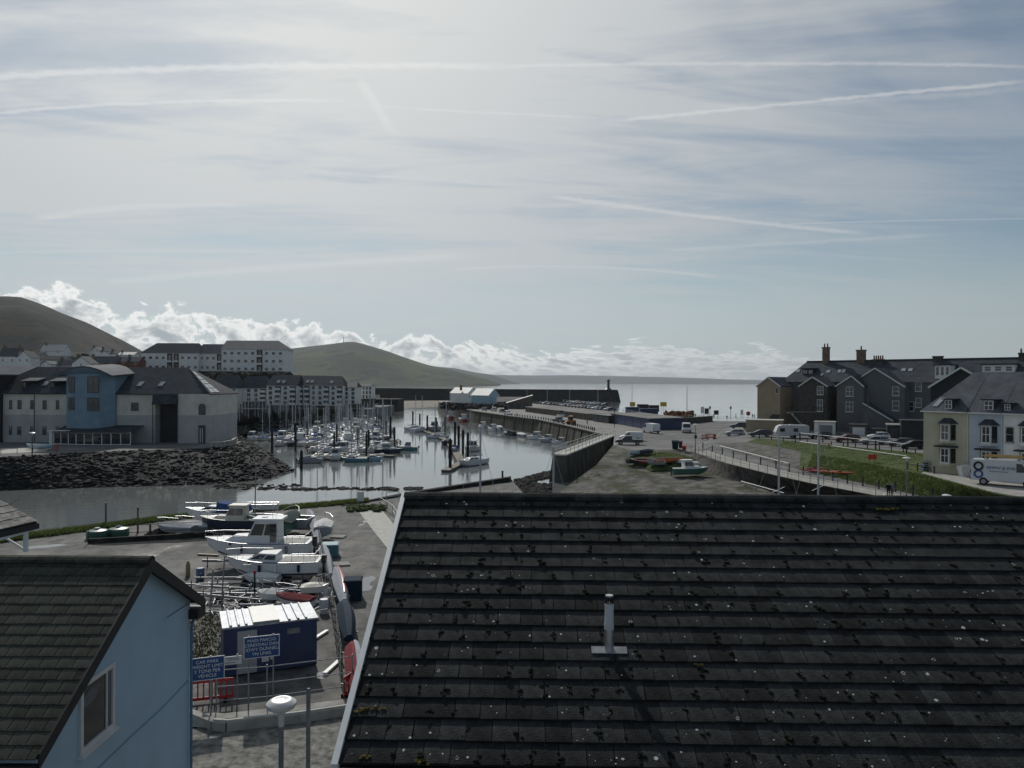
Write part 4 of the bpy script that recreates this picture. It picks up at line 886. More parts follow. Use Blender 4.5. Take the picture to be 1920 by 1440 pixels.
# ---- vehicles
for n_, c_ in (('car_white', (.62, .63, .63)), ('car_silver', (.36, .37, .38)), ('car_grey', (.11, .115, .12)), ('car_black', (.012, .013, .015)), ('car_navy', (.015, .022, .045)), ('car_red', (.13, .013, .018)), ('car_blue', (.03, .07, .17)), ('car_green', (.03, .05, .04)), ('car_beige', (.34, .31, .25))): M(n_, c_, .28, .05, 1.0, spec=.6)
M('tyre', (.018, .018, .018), .85, .2, 6.0); M('hubcap', (.30, .31, .32), .35, .1, 5.0, metal=.6); M('headlight', (.55, .56, .55), .12, .05, 3.0, spec=.7); M('taillight', (.25, .01, .01), .25, .1, 3.0); M('bumper', (.03, .03, .032), .6, .1, 3.0)
PROF = {  # (x, z) outlines, front at +x; lower body and glasshouse
 'hatch': (4.1, 1.75, [(-2.05, .35), (-2.02, .80), (-1.9, .96), (1.05, .98), (1.75, .82), (2.03, .66), (2.05, .35)], [(-1.95, .95), (-1.55, 1.43), (-.9, 1.5), (.15, 1.46), (1.1, .96)], (-1.27, 1.28), .31),
 'estate': (4.6, 1.80, [(-2.3, .36), (-2.28, .85), (-2.2, .98), (1.1, 1.0), (2.0, .84), (2.28, .66), (2.3, .36)], [(-2.22, .97), (-1.95, 1.42), (-1.2, 1.52), (.1, 1.48), (1.15, .98)], (-1.38, 1.42), .32),
 'suv': (4.5, 1.88, [(-2.25, .42), (-2.23, 1.0), (-2.15, 1.1), (1.0, 1.12), (1.95, .98), (2.23, .75), (2.25, .42)], [(-2.18, 1.09), (-1.95, 1.62), (-1.2, 1.71), (.1, 1.68), (1.05, 1.1)], (-1.36, 1.38), .36),
 'van': (5.4, 2.0, [(-2.7, .42), (-2.7, 2.1), (-2.6, 2.3), (1.1, 2.35), (1.45, 2.2), (2.05, 1.25), (2.6, 1.05), (2.7, .75), (2.7, .42)], None, (-1.65, 1.75), .35),
 'smallvan': (4.6, 1.85, [(-2.3, .38), (-2.3, 1.6), (-2.2, 1.8), (.5, 1.85), (.9, 1.75), (1.45, 1.1), (2.15, .9), (2.3, .68), (2.3, .38)], None, (-1.35, 1.45), .33),
 'pickup': (5.2, 1.86, [(-2.6, .5), (-2.6, 1.1), (-.55, 1.1), (1.35, 1.1), (2.3, 1.0), (2.58, .8), (2.6, .5)], [(-.62, 1.09), (-.5, 1.7), (-.1, 1.78), (.7, 1.74), (1.4, 1.1)], (-1.6, 1.6), .38)}
def body_solid(poly2, w, tumble):
    zmin = min(p[1] for p in poly2); zmax = max(p[1] for p in poly2); mb = MB(); n = len(poly2)
    def yy(z): return w / 2 * (1 - tumble * max(0, (z - zmin) / (zmax - zmin)) ** 1.6)
    vs = [(x, -yy(z), z) for x, z in poly2] + [(x, yy(z), z) for x, z in poly2]
    return mb.add(vs, [tuple(range(n)), tuple(range(n, 2 * n))[::-1]] + [(i, n + i, n + (i + 1) % n, (i + 1) % n) for i in range(n)])
def vehicle(name, label, kind, paint, loc, rz, cat='car', group=None, bed=None):
    L, w, body, top, (xr, xf), wr = PROF[kind]
    t = thing(name, label, cat, loc, rz, group)
    bo = body_solid(body, w, .10 if top is None else .06).build('body', paint, t, key=('cb', kind), bevel=.05, smooth=True)
    if top:
        body_solid(top, w * .95, .17).build('roof', paint, t, key=('ct', kind), bevel=.04, smooth=True)
        zb = top[0][1]; zt = max(p[1] for p in top); x0, x1 = top[0][0], top[-1][0]; xt0, xt1 = top[1][0], top[-2][0]
        def wy(z): return w * .95 / 2 * (1 - .17 * max(0, (z - zb) / (zt - zb)) ** 1.6) + .006
        for sg in (-1, 1):
            z0, z1 = zb + .08, zt - .14; mid = (xt0 + xt1) / 2
            def xl(z): return x0 + (xt0 - x0) * (z - zb) / (top[1][1] - zb) + .12
            def xr_(z): return x1 + (xt1 - x1) * (z - zb) / (top[-2][1] - zb) - .12
            for a, b_ in ((lambda z: xl(z), lambda z: mid - .05), (lambda z: mid + .05, lambda z: xr_(z))):
                MB().add([(a(z0), sg * wy(z0), z0), (b_(z0), sg * wy(z0), z0), (b_(z1), sg * wy(z1), z1), (a(z1), sg * wy(z1), z1)], [(0, 1, 2, 3)]).build('side_window', 'tinted', t)
        for (xa, za_), (xb, zb_), nm, off in ((top[-1], top[-2], 'windscreen', .01), (top[0], top[1], 'rear_window', -.01)):
            p = lambda f: (xa + (xb - xa) * f, za_ + (zb_ - za_) * f)
            (xq, zq), (xw, zw) = p(.14), p(.90)
            MB().add([(xq + off, -wy(zq) * .86, zq + .008), (xq + off, wy(zq) * .86, zq + .008), (xw + off, wy(zw) * .86, zw + .008), (xw + off, -wy(zw) * .86, zw + .008)], [(0, 1, 2, 3)]).build(nm, 'tinted', t, key=(nm, kind))
    else:
        i = 4; (xa, za_), (xb, zb_) = body[5], body[4]
        p = lambda f: (xa + (xb - xa) * f, za_ + (zb_ - za_) * f); (xq, zq), (xw, zw) = p(.08), p(.92)
        MB().add([(xq + .012, -w * .43, zq + .012), (xq + .012, w * .43, zq + .012), (xw + .012, w * .40, zw + .012), (xw + .012, -w * .40, zw + .012)], [(0, 1, 2, 3)]).build('windscreen', 'tinted', t, key=('ws', kind))
        for sg in (-1, 1):
            y0 = w / 2 * .965 + .004
            MB().add([(xa - .25, sg * y0, za_ + .08), (xa - 1.15, sg * y0, za_ + .08), (xa - 1.15, sg * y0 * .97, zb_ - .1), (xb - .12, sg * y0 * .97, zb_ - .1)], [(0, 1, 2, 3)]).build('side_window', 'tinted', t, key=('sw', kind, sg))
    for x in (xr, xf):
        for sg in (-1, 1):
            wh = MB().cyl((x, sg * (w / 2 - .20), wr), (x, sg * (w / 2 + .012), wr), wr, wr, 14).build('wheel', 'tyre', t, key=('wh', kind, x, sg))
            MB().cyl((x, sg * (w / 2 + .004), wr), (x, sg * (w / 2 + .024), wr), wr * .62, wr * .58, 12).build('hubcap', 'hubcap', wh, key=('hc', kind, x, sg))
    xF = body[-2][0]; zF = body[-2][1]; xB = body[0][0]
    for sg in (-1, 1):
        MB().cb((xF - .10, sg * w * .37, zF + .06), (.24, w * .16, .13)).build('headlight', 'headlight', t, key=('hl', kind, sg), bevel=.02)
        MB().cb((xB + .04, sg * w * .43, body[1][1] - .12 if top else 1.2), (.10, w * .09, .26)).build('taillight', 'taillight', t, key=('tl', kind, sg))
    MB().cb((xF + .02, 0, body[0][1] + .14), (.12, w * .94, .22)).cb((xB - .02, 0, body[0][1] + .14), (.12, w * .94, .22)).build('bumper', 'bumper', t, key=('bm', kind), bevel=.03)
    return t
# ================================================================== the yard
rz_b = R(182)
def onyard(px, py, z=0): return G(px, py, z)
def trailer(name, label, loc, rz, L=5.0, group=None, hitch=1.8):
    t = thing(name, label, 'trailer', loc, rz, group)
    MB().bar((-L / 2, -.75, .5), (L / 2, -.2, .5), .08, .1).bar((-L / 2, .75, .5), (L / 2, .2, .5), .08, .1).bar((-L / 2, -.75, .5), (-L / 2, .75, .5), .07, .08).bar((0, -.5, .5), (0, .5, .5), .07, .08).build('frame', 'galv', t)
    MB().bar((L / 2 - .2, 0, .5), (L / 2 + hitch, 0, .52), .09, .09).build('drawbar', 'galv', t)
    MB().cyl((L / 2 + hitch - .4, 0, 0.06), (L / 2 + hitch - .4, 0, .8), .035, .035, 8).cyl((L / 2 + hitch - .4, -.04, .07), (L / 2 + hitch - .4, .04, .07), .07, .07, 8).build('jockey_wheel', 'dark_metal', t)
    for sg in (-1, 1):
        for x in (-.5, -1.15) if L > 5 else (-.6,):
            w = MB().cyl((x, sg * .98, .3), (x, sg * 1.15, .3), .3, .3, 14).build('wheel', 'tyre', t); MB().cyl((x, sg * 1.10, .3), (x, sg * 1.16, .3), .16, .15, 10).build('hubcap', 'hubcap', w)
        MB().bar((-L / 2 + .5, sg * .55, .5), (-L / 2 + .5, sg * .55, .78), .08, .08).bar((L / 2 - 1.2, sg * .4, .5), (L / 2 - 1.2, sg * .4, .85), .08, .08).build('bunk_post', 'galv', t)
    return t
bl = onyard(487, 1063); trailer('boat_trailer', 'galvanised trailer under the large white wheelhouse boat', (bl.x, bl.y, 0), rz_b, 6.2, None, 1.2)
big = boat('motor_boat', 'large white wheelhouse motor boat with blue line ashore on a trailer', (bl.x, bl.y, .62), rz_b, 7.7, 2.7, 1.35, 'wheelhouse', 'gel_white', 'gel_white', 'gel_blue', draft=0)
bs = onyard(515, 1096); trailer('boat_trailer', 'galvanised trailer under the small white cuddy boat, drawbar to the left', (bs.x, bs.y, 0), rz_b + .02, 5.0, None, 2.9)
bt = boat('motor_boat', 'small white cuddy motor boat with dark side windows on a trailer', (bs.x, bs.y, .58), rz_b + .02, 6.2, 2.3, 1.15, 'cuddy', 'gel_white', 'gel_white', 'gel_navy', draft=0)
for bt_, Lb, Bb, hb, wh in ((big, 7.7, 2.7, 1.35, 1), (bt, 6.2, 2.3, 1.15, 0)):
    z = hb - .02
    r = MB(); pts_ = [(-.22 * Lb, -Bb * .44, z + .6), (-.47 * Lb, -Bb * .42, z + .6), (-.47 * Lb, Bb * .42, z + .6), (-.22 * Lb, Bb * .44, z + .6)]; r.tube(pts_, .02, 5)
    for q in pts_ + [(-.35 * Lb, -Bb * .43, z + .6), (-.35 * Lb, Bb * .43, z + .6)]: r.cyl((q[0], q[1], z - .05), q, .016, .016, 5)
    r.build('stern_rail', 'aluminium', bt_)
    for k, x in enumerate((-.30, -.05, .12)):
        MB().lathe([(.02, -.28), (.10, -.2), (.10, .2), (.02, .28)], 8, (x * Lb, Bb * .5 + .06, z - .35)).build('fender', 'canvas_navy' if k != 1 else 'gel_white', bt_, smooth=True)
    MB().loft([[(s_[1][0] + .0, s_[1][1] * 1.012, s_[1][2] - .02), (s_[1][0], s_[1][1] * 1.012 + (.004 if s_[1][1] > 0 else -.004), s_[1][2] + .10)] for s_ in hull_sections(Lb, Bb, hb)[:-1]], closed=False, cap=False).build('boot_stripe', 'gel_navy', bt_)
    MB().loft([[(s_[5][0] + .0, s_[5][1] * 1.012, s_[5][2] - .02), (s_[5][0], s_[5][1] * 1.012 + .004, s_[5][2] + .10)] for s_ in hull_sections(Lb, Bb, hb)[:-1]], closed=False, cap=False).build('boot_stripe', 'gel_navy', bt_)
    for x in (.16, .24): MB().cyl((x * Lb, Bb * .36, z + .0), (x * Lb, Bb * .44, z + .0), .09, .09, 10).build('porthole', 'tinted', bt_)
    MB().cyl((-.12 * Lb, 0, z + (1.7 if wh else .5)), (-.13 * Lb, 0, z + (3.1 if wh else 1.4)), .02, .012, 6).cyl((-.16 * Lb, .3, z + (1.7 if wh else .5)), (-.19 * Lb, .34, z + (2.9 if wh else 1.2)), .014, .008, 5).build('aerial', 'gel_white', bt_)
    MB().cb((.45 * Lb, 0, z + .14), (.28, .22, .2)).build('anchor_winch', 'steel_grey', bt_, bevel=.03)
    if wh: MB().cyl((-.05 * Lb, 0, z + 1.74), (-.05 * Lb, 0, z + 1.86), .26, .24, 14).build('radar_dome', 'gel_white', bt_, smooth=True); MB().box(-.19 * Lb, -.13 * Lb, Bb * .345, Bb * .362, z + .1, z + 1.45).build('side_door', 'tinted', bt_)
tk = onyard(352, 1080)
gb = thing('gas_bottle', 'tan gas bottle standing at the end of the trailer drawbar', 'gas bottle', (tk.x, tk.y, 0))
M('tan_paint', (.30, .22, .09), .5, .15, 5.0)
MB().lathe([(.14, 0), (.16, .05), (.16, .75), (.13, .88), (.06, .95)], 14).build('cylinder', 'tan_paint', gb, smooth=True); MB().lathe([(.10, .93), (.10, 1.05), (.085, 1.05), (.085, .95)], 10).build('collar', 'tan_paint', gb)
boat('motor_boat', 'white boat under a blue cover with pale roof at the back of the yard', onyard(412, 989) + Vector((0, 0, .5)), R(176), 6.4, 2.2, 1.1, 'cuddy', 'gel_white', 'gel_white', 'gel_navy', cover='canvas_blue', draft=0)
boat('motor_boat', 'cream cabin boat with dark windows behind the wheelhouse boat', onyard(438, 1001) + Vector((0, 0, .4)), R(180), 5.8, 2.2, 1.0, 'wheelhouse', 'gel_navy', 'gel_cream', 'gel_cream', draft=0)
boat('rowing_boat', 'white open boat nearest the river at the back of the yard', onyard(482, 966) + Vector((0, 0, .5)), R(188), 4.2, 1.6, .7, 'open', 'gel_white', 'gel_white', 'gel_white', draft=0, detail=0)
boat('motor_boat', 'grey hulled boat with white stern rail beside the wheelhouse boat', onyard(520, 1000) + Vector((0, 0, .4)), R(172), 6.4, 2.2, 1.1, 'open', 'gel_grey', 'gel_white', 'gel_white', draft=0, detail=0)
boat('sailing_dinghy', 'dark green covered boat standing bow up the yard', onyard(541, 1002) + Vector((0, 0, .5)), R(94), 5.6, 1.9, 1.0, 'covered', 'gel_green', 'gel_green', 'gel_green', cover='canvas_green', draft=0)
mp_ = onyard(477, 992); mk_ = MB().cyl((mp_.x, mp_.y, 0), (mp_.x + .12, mp_.y, 6.2), .07, .05, 8).build('dinghy_mast', 'steel_grey'); tag(mk_, 'thin grey mast rising from the boats at the back of the yard', 'mast')
for k, (px, py, l, c, lab) in enumerate(((330, 1004, 3.6, 'canvas_grey', 'grey covered dinghy behind the rail left of the boats'), (362, 1000, 3.2, 'canvas_white', 'white covered dinghy behind the rail beside the grey one'))):
    boat('dinghy', lab, onyard(px, py) + Vector((0, 0, .25)), R(170 + 8 * k), l, 1.5, .6, 'covered', 'gel_grey', 'gel_grey', 'gel_grey', cover=c, draft=0)
# round green tanks and posts
M('green_tank', (.03, .11, .075), .4, .1, 3.0)
for px, py, lab in ((182, 1010, 'round green plastic tank nearer the rail end'), (222, 1006, 'round green plastic tank beside the gravel heap')):
    p = onyard(px, py); t = thing('green_tank', lab, 'tank', (p.x, p.y, 0), 0, 'green tanks')
    MB().lathe([(.85, 0), (.88, .1), (.88, .62), (.80, .74), (.3, .84), (.28, .9), (.02, .92)], 22).build('shell', 'green_tank', t, smooth=True)
    MB().lathe([(.92, .35), (.92, .42), (.88, .44)], 22).build('rib', 'green_tank', t); MB().cyl((0, 0, .88), (0, 0, .98), .22, .2, 12).build('lid', 'gel_white', t)
p = onyard(300, 1002); mb = MB(); rnd = random.Random(3)
for k in range(160): a = rnd.random() * 6.28; r = rnd.random() ** .6 * 1.3; mb.rock((p.x + r * math.cos(a), p.y + r * math.sin(a), .55 * (1 - r / 1.3)), rnd.uniform(.1, .22), .6, rnd)
stuff(mb.build('gravel_heap', 'bank_rock'), 'small dark heap of rubble behind the yard rail', 'rubble')
for px, yb, yt, lab in ((198, 985, 943, 'slim post at the river edge beside the grass'), (258, 1000, 951, 'taller timber post behind the green tanks'), (281, 1003, 983, 'short timber bollard right of the tall post')):
    p = onyard(px, yb); h = (yb - yt) * p.y / F; o = MB().cyl((0, 0, 0), (0, 0, h), .09, .08, 8).cyl((0, 0, h - .04), (0, 0, h + .03), .11, .1, 8).build('timber_post', 'wood'); o.location = (p.x, p.y, 0); tag(o, lab, 'post')
def rail_fence(name, label, pts, h=1.1, rails=(.55, 1.05), step=2.2, mat='dark_metal', r=.025, cat='fence', zs=None, postmat=None, pr=None):
    t = thing(name, label, cat)
    for z in rails:
        MB().tube([Vector((p[0], p[1], p[2] + z)) for p in pts], r, 5).build('rail', mat, t)
    tot = 0
    for a, b_ in zip(pts[:-1], pts[1:]):
        a = Vector(a); b_ = Vector(b_); n = max(1, int((b_ - a).length / step))
        for k in range(n + (1 if b_ == Vector(pts[-1]) else 0)):
            p = a.lerp(b_, k / n); o = MB().cyl((0, 0, 0), (0, 0, h), pr or r * 1.4, pr or r * 1.4, 6).build('post', postmat or mat, t, key=('fp', name, h)); o.location = p
    return t
rail_fence('yard_rail', 'dark metal rail with low kerb round the tanks in the yard', [tuple(G(165, 1020)), tuple(G(395, 1008))], 1.5, (.8, 1.45), 4.2)
a = G(165, 1019); b_ = G(400, 1006); tag(MB().bar((a.x, a.y, .15), (b_.x, b_.y, .15), .3, .5).build('kerb_wall', 'dark_wall'), 'low dark kerb wall under the yard rail', 'kerb')
# ---- site cabin
FL = Vector((-13.5, 36.1, 0)); FR = Vector((-9.54, 37.8, 0)); ex = (FR - FL).normalized(); rzc = math.atan2(ex.y, ex.x); Lc = (FR - FL).length
M('cabin_blue', (.028, .045, .115), .55, .12, 1.2); addmask(MATS['cabin_blue'], 'noise', .5, .5, .75, (.05, .066, .11)); M('cabin_grey', (.36, .37, .38), .6, .1, 2.0); M('roof_zinc', (.34, .36, .40), .5, .25, 2.5, metal=.1); addmask(MATS['roof_zinc'], 'noise', 1.6, .55, .66, (.24, .23, .21)); M('perspex', (.33, .33, .30), .4, .1, 1.5)
cb = thing('site_cabin', 'blue steel site cabin with ribbed white metal roof', 'cabin', FL, rzc)
MB().box(0, Lc, 0, 2.75, .08, 2.32).build('wall', 'cabin_blue', cb, bevel=.02)
MB().box(-.06, Lc + .06, -.06, 2.82, 2.32, 2.40).build('roof', 'roof_zinc', cb)
for x in (.32, .68, 1.02, 3.0, 3.42, 3.8): MB().loft([[(x - .07, y, 2.40), (x - .045, y, 2.47), (x + .045, y, 2.47), (x + .07, y, 2.40)] for y in (0.02, 2.74)]).build('roof_rib', 'roof_zinc', cb, key=('rib', x))
MB().box(1.32, 2.55, .0, 2.75, 2.401, 2.50).build('roof_light', 'perspex', cb, bevel=.02)
MB().box(.62, 1.5, -.035, 0, .12, 2.14).build('door', 'cabin_grey', cb, bevel=.01); MB().box(1.72, 2.05, -.02, 0, .55, 1.0).build('notice', 'white_upvc', cb); MB().box(2.12, 2.24, -.02, 0, .62, 1.02).build('notice', 'white_upvc', cb)
for x in (0, Lc - .1): MB().box(x, x + .1, -.02, .0, .08, 2.32).build('corner_post', 'cabin_blue', cb)
MB().box(1.40, 1.44, -.08, -.035, 1.05, 1.2).build('door_handle', 'steel_grey', cb); MB().box(2.9, 3.5, -.03, 0, 1.75, 2.0).build('vent_grille', 'steel_grey', cb)
for y in (.3, 2.3): MB().box(0, Lc, y, y + .2, 0, .08).build('skid', 'dark_metal', cb)
# ---- signs (lettering as text meshes)
M('sign_blue', (.015, .06, .19), .45, .06, 3.0); M('sign_white', (.62, .63, .63), .5, .04, 3.0); M('sign_yellow', (.55, .36, .03), .5, .1, 3.0); M('sign_red', (.40, .03, .03), .5, .1, 3.0)
def text_mesh(txt, size, mat, parent, loc, rot, ext=.003, align='CENTER'):
    c = bpy.data.curves.new('lettering', 'FONT'); c.body = txt; c.size = size; c.align_x = align; c.align_y = 'CENTER'; c.extrude = ext; c.space_line = 1.02
    o = bpy.data.objects.new('lettering_tmp', c); COL.objects.link(o); dg = bpy.context.evaluated_depsgraph_get(); dg.update()
    me = bpy.data.meshes.new_from_object(o.evaluated_get(dg)); bpy.data.objects.remove(o); me.materials.clear(); me.materials.append(MATS[mat])
    o = bpy.data.objects.new('lettering', me); COL.objects.link(o); o.parent = parent; o.location = loc; o.rotation_euler = rot; return o
def sign(name, label, base, rz, w, h, zc, mat, txt=None, size=.14, tmat='sign_white', posts=(-.35, .35), border=None, group=None, pm='galv', pr=.03):
    t = thing(name, label, 'sign', base, rz, group)
    bd = MB().box(-w / 2, w / 2, -.02, .02, zc - h / 2, zc + h / 2).build('board', mat, t, bevel=.006)
    if border: MB().box(-w / 2 - .03, w / 2 + .03, -.012, .012, zc - h / 2 - .03, zc + h / 2 + .03).build('border', border, bd)
    for x in posts: MB().cyl((x * w, .05, 0), (x * w, .05, zc + h / 2 + .06), pr, pr, 8).build('post', pm, t)
    if txt: text_mesh(txt, size, tmat, bd, (0, -.024, zc), (R(90), 0, 0))
    return t
sp_ = G(490, 1320); sign('parking_sign', 'blue sign with Welsh parking words in front of the cabin', (sp_.x + .0, sp_.y, 0), R(20), 1.42, .88, 2.48, 'sign_blue', 'MAES PARCIO\nCERBYDAU DAN\nDDWY DUNNELL\nYN UNIG', .19, border='sign_white', posts=(-.38, .34))
sp_ = G(388, 1345); sign('parking_sign', 'blue CAR PARK weight limit sign beside the blue house', (sp_.x, sp_.y, 0), R(20), 1.28, .90, 2.02, 'sign_blue', 'CAR PARK\nWEIGHT LIMIT\n2 TONS PER\nVEHICLE', .19, border='sign_white', posts=(.1,))
sp_ = G(418, 1318)
t = sign('notice_board', 'long white notice board between the two blue signs', (sp_.x, sp_.y, 0), R(18), 1.50, .36, 1.80, 'sign_white', None, posts=(-.3, .38))
M('faint_ink', (.25, .27, .31), .6, .1, 3.0)
for i, (x0, x1, z) in enumerate(((-.62, -.2, 1.90), (-.62, -.28, 1.83), (.1, .62, 1.90), (.2, .66, 1.83), (-.5, .5, 1.71))): MB().box(x0, x1, -.026, -.020, z - .02, z + .02).build('faded_line', 'faint_ink', t)
# red plastic barrier, front fence, low wall
M('barrier_red', (.42, .03, .035), .45, .1, 3.0)
def barrier(label, base, rz, L=2.0):
    t = thing('safety_barrier', label, 'barrier', base, rz, 'red plastic barriers')
    MB().box(-L / 2, L / 2, -.03, .03, .86, 1.0).build('top_rail', 'barrier_red', t, bevel=.02); MB().box(-L / 2, L / 2, -.03, .03, .12, .26).build('bottom_rail', 'barrier_red', t, bevel=.02)
    n = 9
    for k in range(n + 1): x = -L / 2 + .04 + (L - .08) * k / n; MB().box(x - .03, x + .03, -.02, .02, .26, .86).build('bar', 'barrier_red', t, key=('bb', k, L))
    for x in (-L * .35, L * .35): MB().box(x - .06, x + .06, -.25, .25, 0, .12).build('foot', 'rubber', t, key=('bf', x))
p = G(400, 1320); barrier('red plastic barrier below the car park sign', (p.x - .35, p.y + .1, 0), R(16), 2.2)
p = G(662, 1300); barrier('red plastic barrier half hidden by the dark roof edge', (p.x, p.y, 0), R(70), 1.6)
rail_fence('yard_fence', 'thin galvanised three-rail fence in front of the blue cabin', [tuple(G(405, 1330)), tuple(G(500, 1322)), tuple(G(660, 1300))], 1.75, (.35, .95, 1.65), 2.3, 'galv', .022)
mb = MB(); pts = [G(345, 1345), G(400, 1368), G(425, 1370), G(560, 1354), G(680, 1336)]
for a, b_ in zip(pts[:-1], pts[1:]): mb.bar(a + Vector((0, 0, .12)), b_ + Vector((0, 0, .12)), .3, .5)
lw = tag(mb.build('low_wall', 'concrete'), 'low kerb wall with pale coping between yard fence and gravel drive', 'wall')
mb = MB()
for a, b_ in zip(pts[1:-1], pts[2:]): mb.bar(a + Vector((0, 0, .40)), b_ + Vector((0, 0, .40)), .12, .06)
mb.build('coping_edge', 'pale_concrete', lw)
# ---- dinghy rack along the fence: covered craft stored on edge
rk = [(575, 1000, 600, 1000, 'canvas_grey'), ]
def stored(label, p0, p1, w, h, mat, lift=.5, tilt=.5, striped=None):
    """long covered hull lying along p0-p1, rolled on its side on a rack"""
    a = G(*p0); b_ = G(*p1); c = (a + b_) / 2; L = (b_ - a).length; rz = math.atan2(b_.y - a.y, b_.x - a.x)
    t = thing('stored_dinghy', label, 'dinghy', (c.x, c.y, lift), rz, 'covered dinghies racked along the fence'); secs = []
    for i in range(11):
        q = i / 10; x = -L / 2 + L * q; f = max(.08, math.sin(math.pi * (.12 + .80 * q)) ** .7) if q < .9 else max(.08, .55 * (1 - q) * 10 * .6 + .08)
        secs.append([(x, -w / 2 * f, h * .1), (x, -w * .45 * f, h * .55 * f), (x, -w * .1 * f, h * f), (x, w * .25 * f, h * .85 * f), (x, w / 2 * f, h * .3 * f), (x, w * .4 * f, 0), (x, -w * .3 * f, 0)])
    o = MB().loft(secs).build('cover', mat, t, smooth=True); o.rotation_euler = (tilt, 0, 0)
    if striped:
        s2_ = MB().loft([[(x * 1.0, -w * .13 * f, h * f * 1.02), (x, .03 * w * f, h * f * 1.05), (x, .12 * w * f, h * f * .985)] for x, f in [(s[2][0], s[2][2] / h) for s in secs[1:-1]]], closed=False, cap=False).build('stripe', striped, o, smooth=True)
    for x in (-L * .3, L * .3): MB().bar((x, -.5, -lift), (x, -.5, .1), .06, .06).bar((x, .45, -lift), (x, .45, .05), .06, .06).bar((x, -.6, 0), (x, .6, 0), .06, .06).build('rack', 'galv', t)
    return t
stored('grey covered dinghy at the far end of the rack', (598, 1040), (576, 968), .85, .75, 'canvas_grey', .7, .3)
stored('grey covered dinghy second from the far end of the rack', (618, 1104), (600, 1038), .85, .75, 'canvas_grey', .7, .3)
stored('white hull with red stripe in the middle of the rack', (643, 1150), (624, 1078), .95, .8, 'canvas_grey', .5, .35, 'gel_red')
stored('dark blue covered dinghy in the rack beside the dark box', (652, 1222), (640, 1145), 1.05, .8, 'canvas_navy', .5, .3)
stored('dark red striped covered dinghy nearest in the rack', (667, 1325), (657, 1225), 1.0, .8, 'canvas_red', .5, .3, 'canvas_grey')
rail_fence('mesh_fence', 'tall wire fence running along the row of covered dinghies', [tuple(G(596, 1025)), tuple(G(622, 1160)), tuple(G(640, 1290))], 1.9, (.3, .7, 1.1, 1.5, 1.85), 1.5, 'dark_metal', .014)
boat('inflatable_boat', 'white and grey inflatable beside the teal skip', G(607, 1012) + Vector((0, 0, .6)), R(100), 3.6, 1.7, .8, 'covered', 'gel_grey', 'gel_white', 'gel_white', cover='canvas_white', draft=0)
for px, py, w, d_, h, mat, lab, nm in ((619, 1042, 1.3, 1.4, 1.0, 'gel_teal', 'teal open-topped box on the yard by the inflatable', 'storage_box'), (662, 1122, 1.1, 1.3, 1.3, 'canvas_navy', 'dark square box beside the bright puddle', 'storage_box')):
    p = G(px, py); t = thing(nm, lab, 'box', (p.x, p.y, 0), R(8)); MB().box(-w / 2, w / 2, -d_ / 2, d_ / 2, .05, h).build('body', mat, t, bevel=.03); MB().box(-w / 2 - .04, w / 2 + .04, -d_ / 2 - .04, d_ / 2 + .04, h - .12, h - .03).build('rim', mat, t); [MB().box(x_ - .05, x_ + .05, -d_ / 2, d_ / 2, 0, .05).build('skid', 'dark_metal', t) for x_ in (-w / 2 + .05, w / 2 - .05)]
M('float_white', (.6, .6, .58), .5, .1, 3.0)
p = G(657, 1118); o = MB().lathe([(.02, -.16), (.12, -.12), (.17, 0), (.12, .12), (.02, .16)], 12).build('buoy', 'float_white', smooth=True); o.location = (p.x - .1, p.y - .9, .16); tag(o, 'small round buoy in front of the dark square box', 'buoy')
# empty trailers and frames heaped behind the cabin
rnd = random.Random(41)
spots = [(430, 1112, 176, 4.4, 'empty galvanised trailer left of the heap behind the cabin'), (455, 1132, 171, 4.6, 'empty trailer with upright masts behind the cabin'), (500, 1124, 184, 4.8, 'empty trailer in the middle of the heap behind the cabin'), (545, 1112, 178, 4.4, 'empty trailer at the right of the heap behind the cabin'), (560, 1132, 188, 4.0, 'low trailer just behind the cabin roof')]
for px, py, a, l, lab in spots:
    p = G(px, py); trailer('empty_trailer', lab, (p.x, p.y, 0), R(a), l, 'empty trailers behind the cabin', .8)
for (px, py, hgt, lab) in ((393, 1142, 2.4, 'grey upright tube at the left of the trailer heap'), (415, 1128, 2.9, 'leaning grey upright tube beside the trailer heap')):
    p = G(px, py); o = MB().cyl((0, 0, 0), (.12, .2, hgt), .05, .05, 8).build('upright_tube', 'galv'); o.location = p; tag(o, lab, 'tube')
for px, py, L, a, m_, lab in ((490, 1108, 2.4, 176, 'canvas_white', 'small white upturned tender among the trailers'), (505, 1141, 1.6, 170, 'canvas_white', 'little white tender nearest the cabin'), (590, 1128, 1.7, 10, 'gel_cream', 'pinkish upturned tender by the dinghy rack'), (553, 1150, 2.6, 160, 'canvas_red', 'rust red covered dinghy just behind the cabin')):
    boat('tender', lab, G(px, py) + Vector((0, 0, .55)), R(a), L, 1.0, .45, 'covered', 'gel_white', 'gel_white', 'gel_white', cover=m_, draft=0)
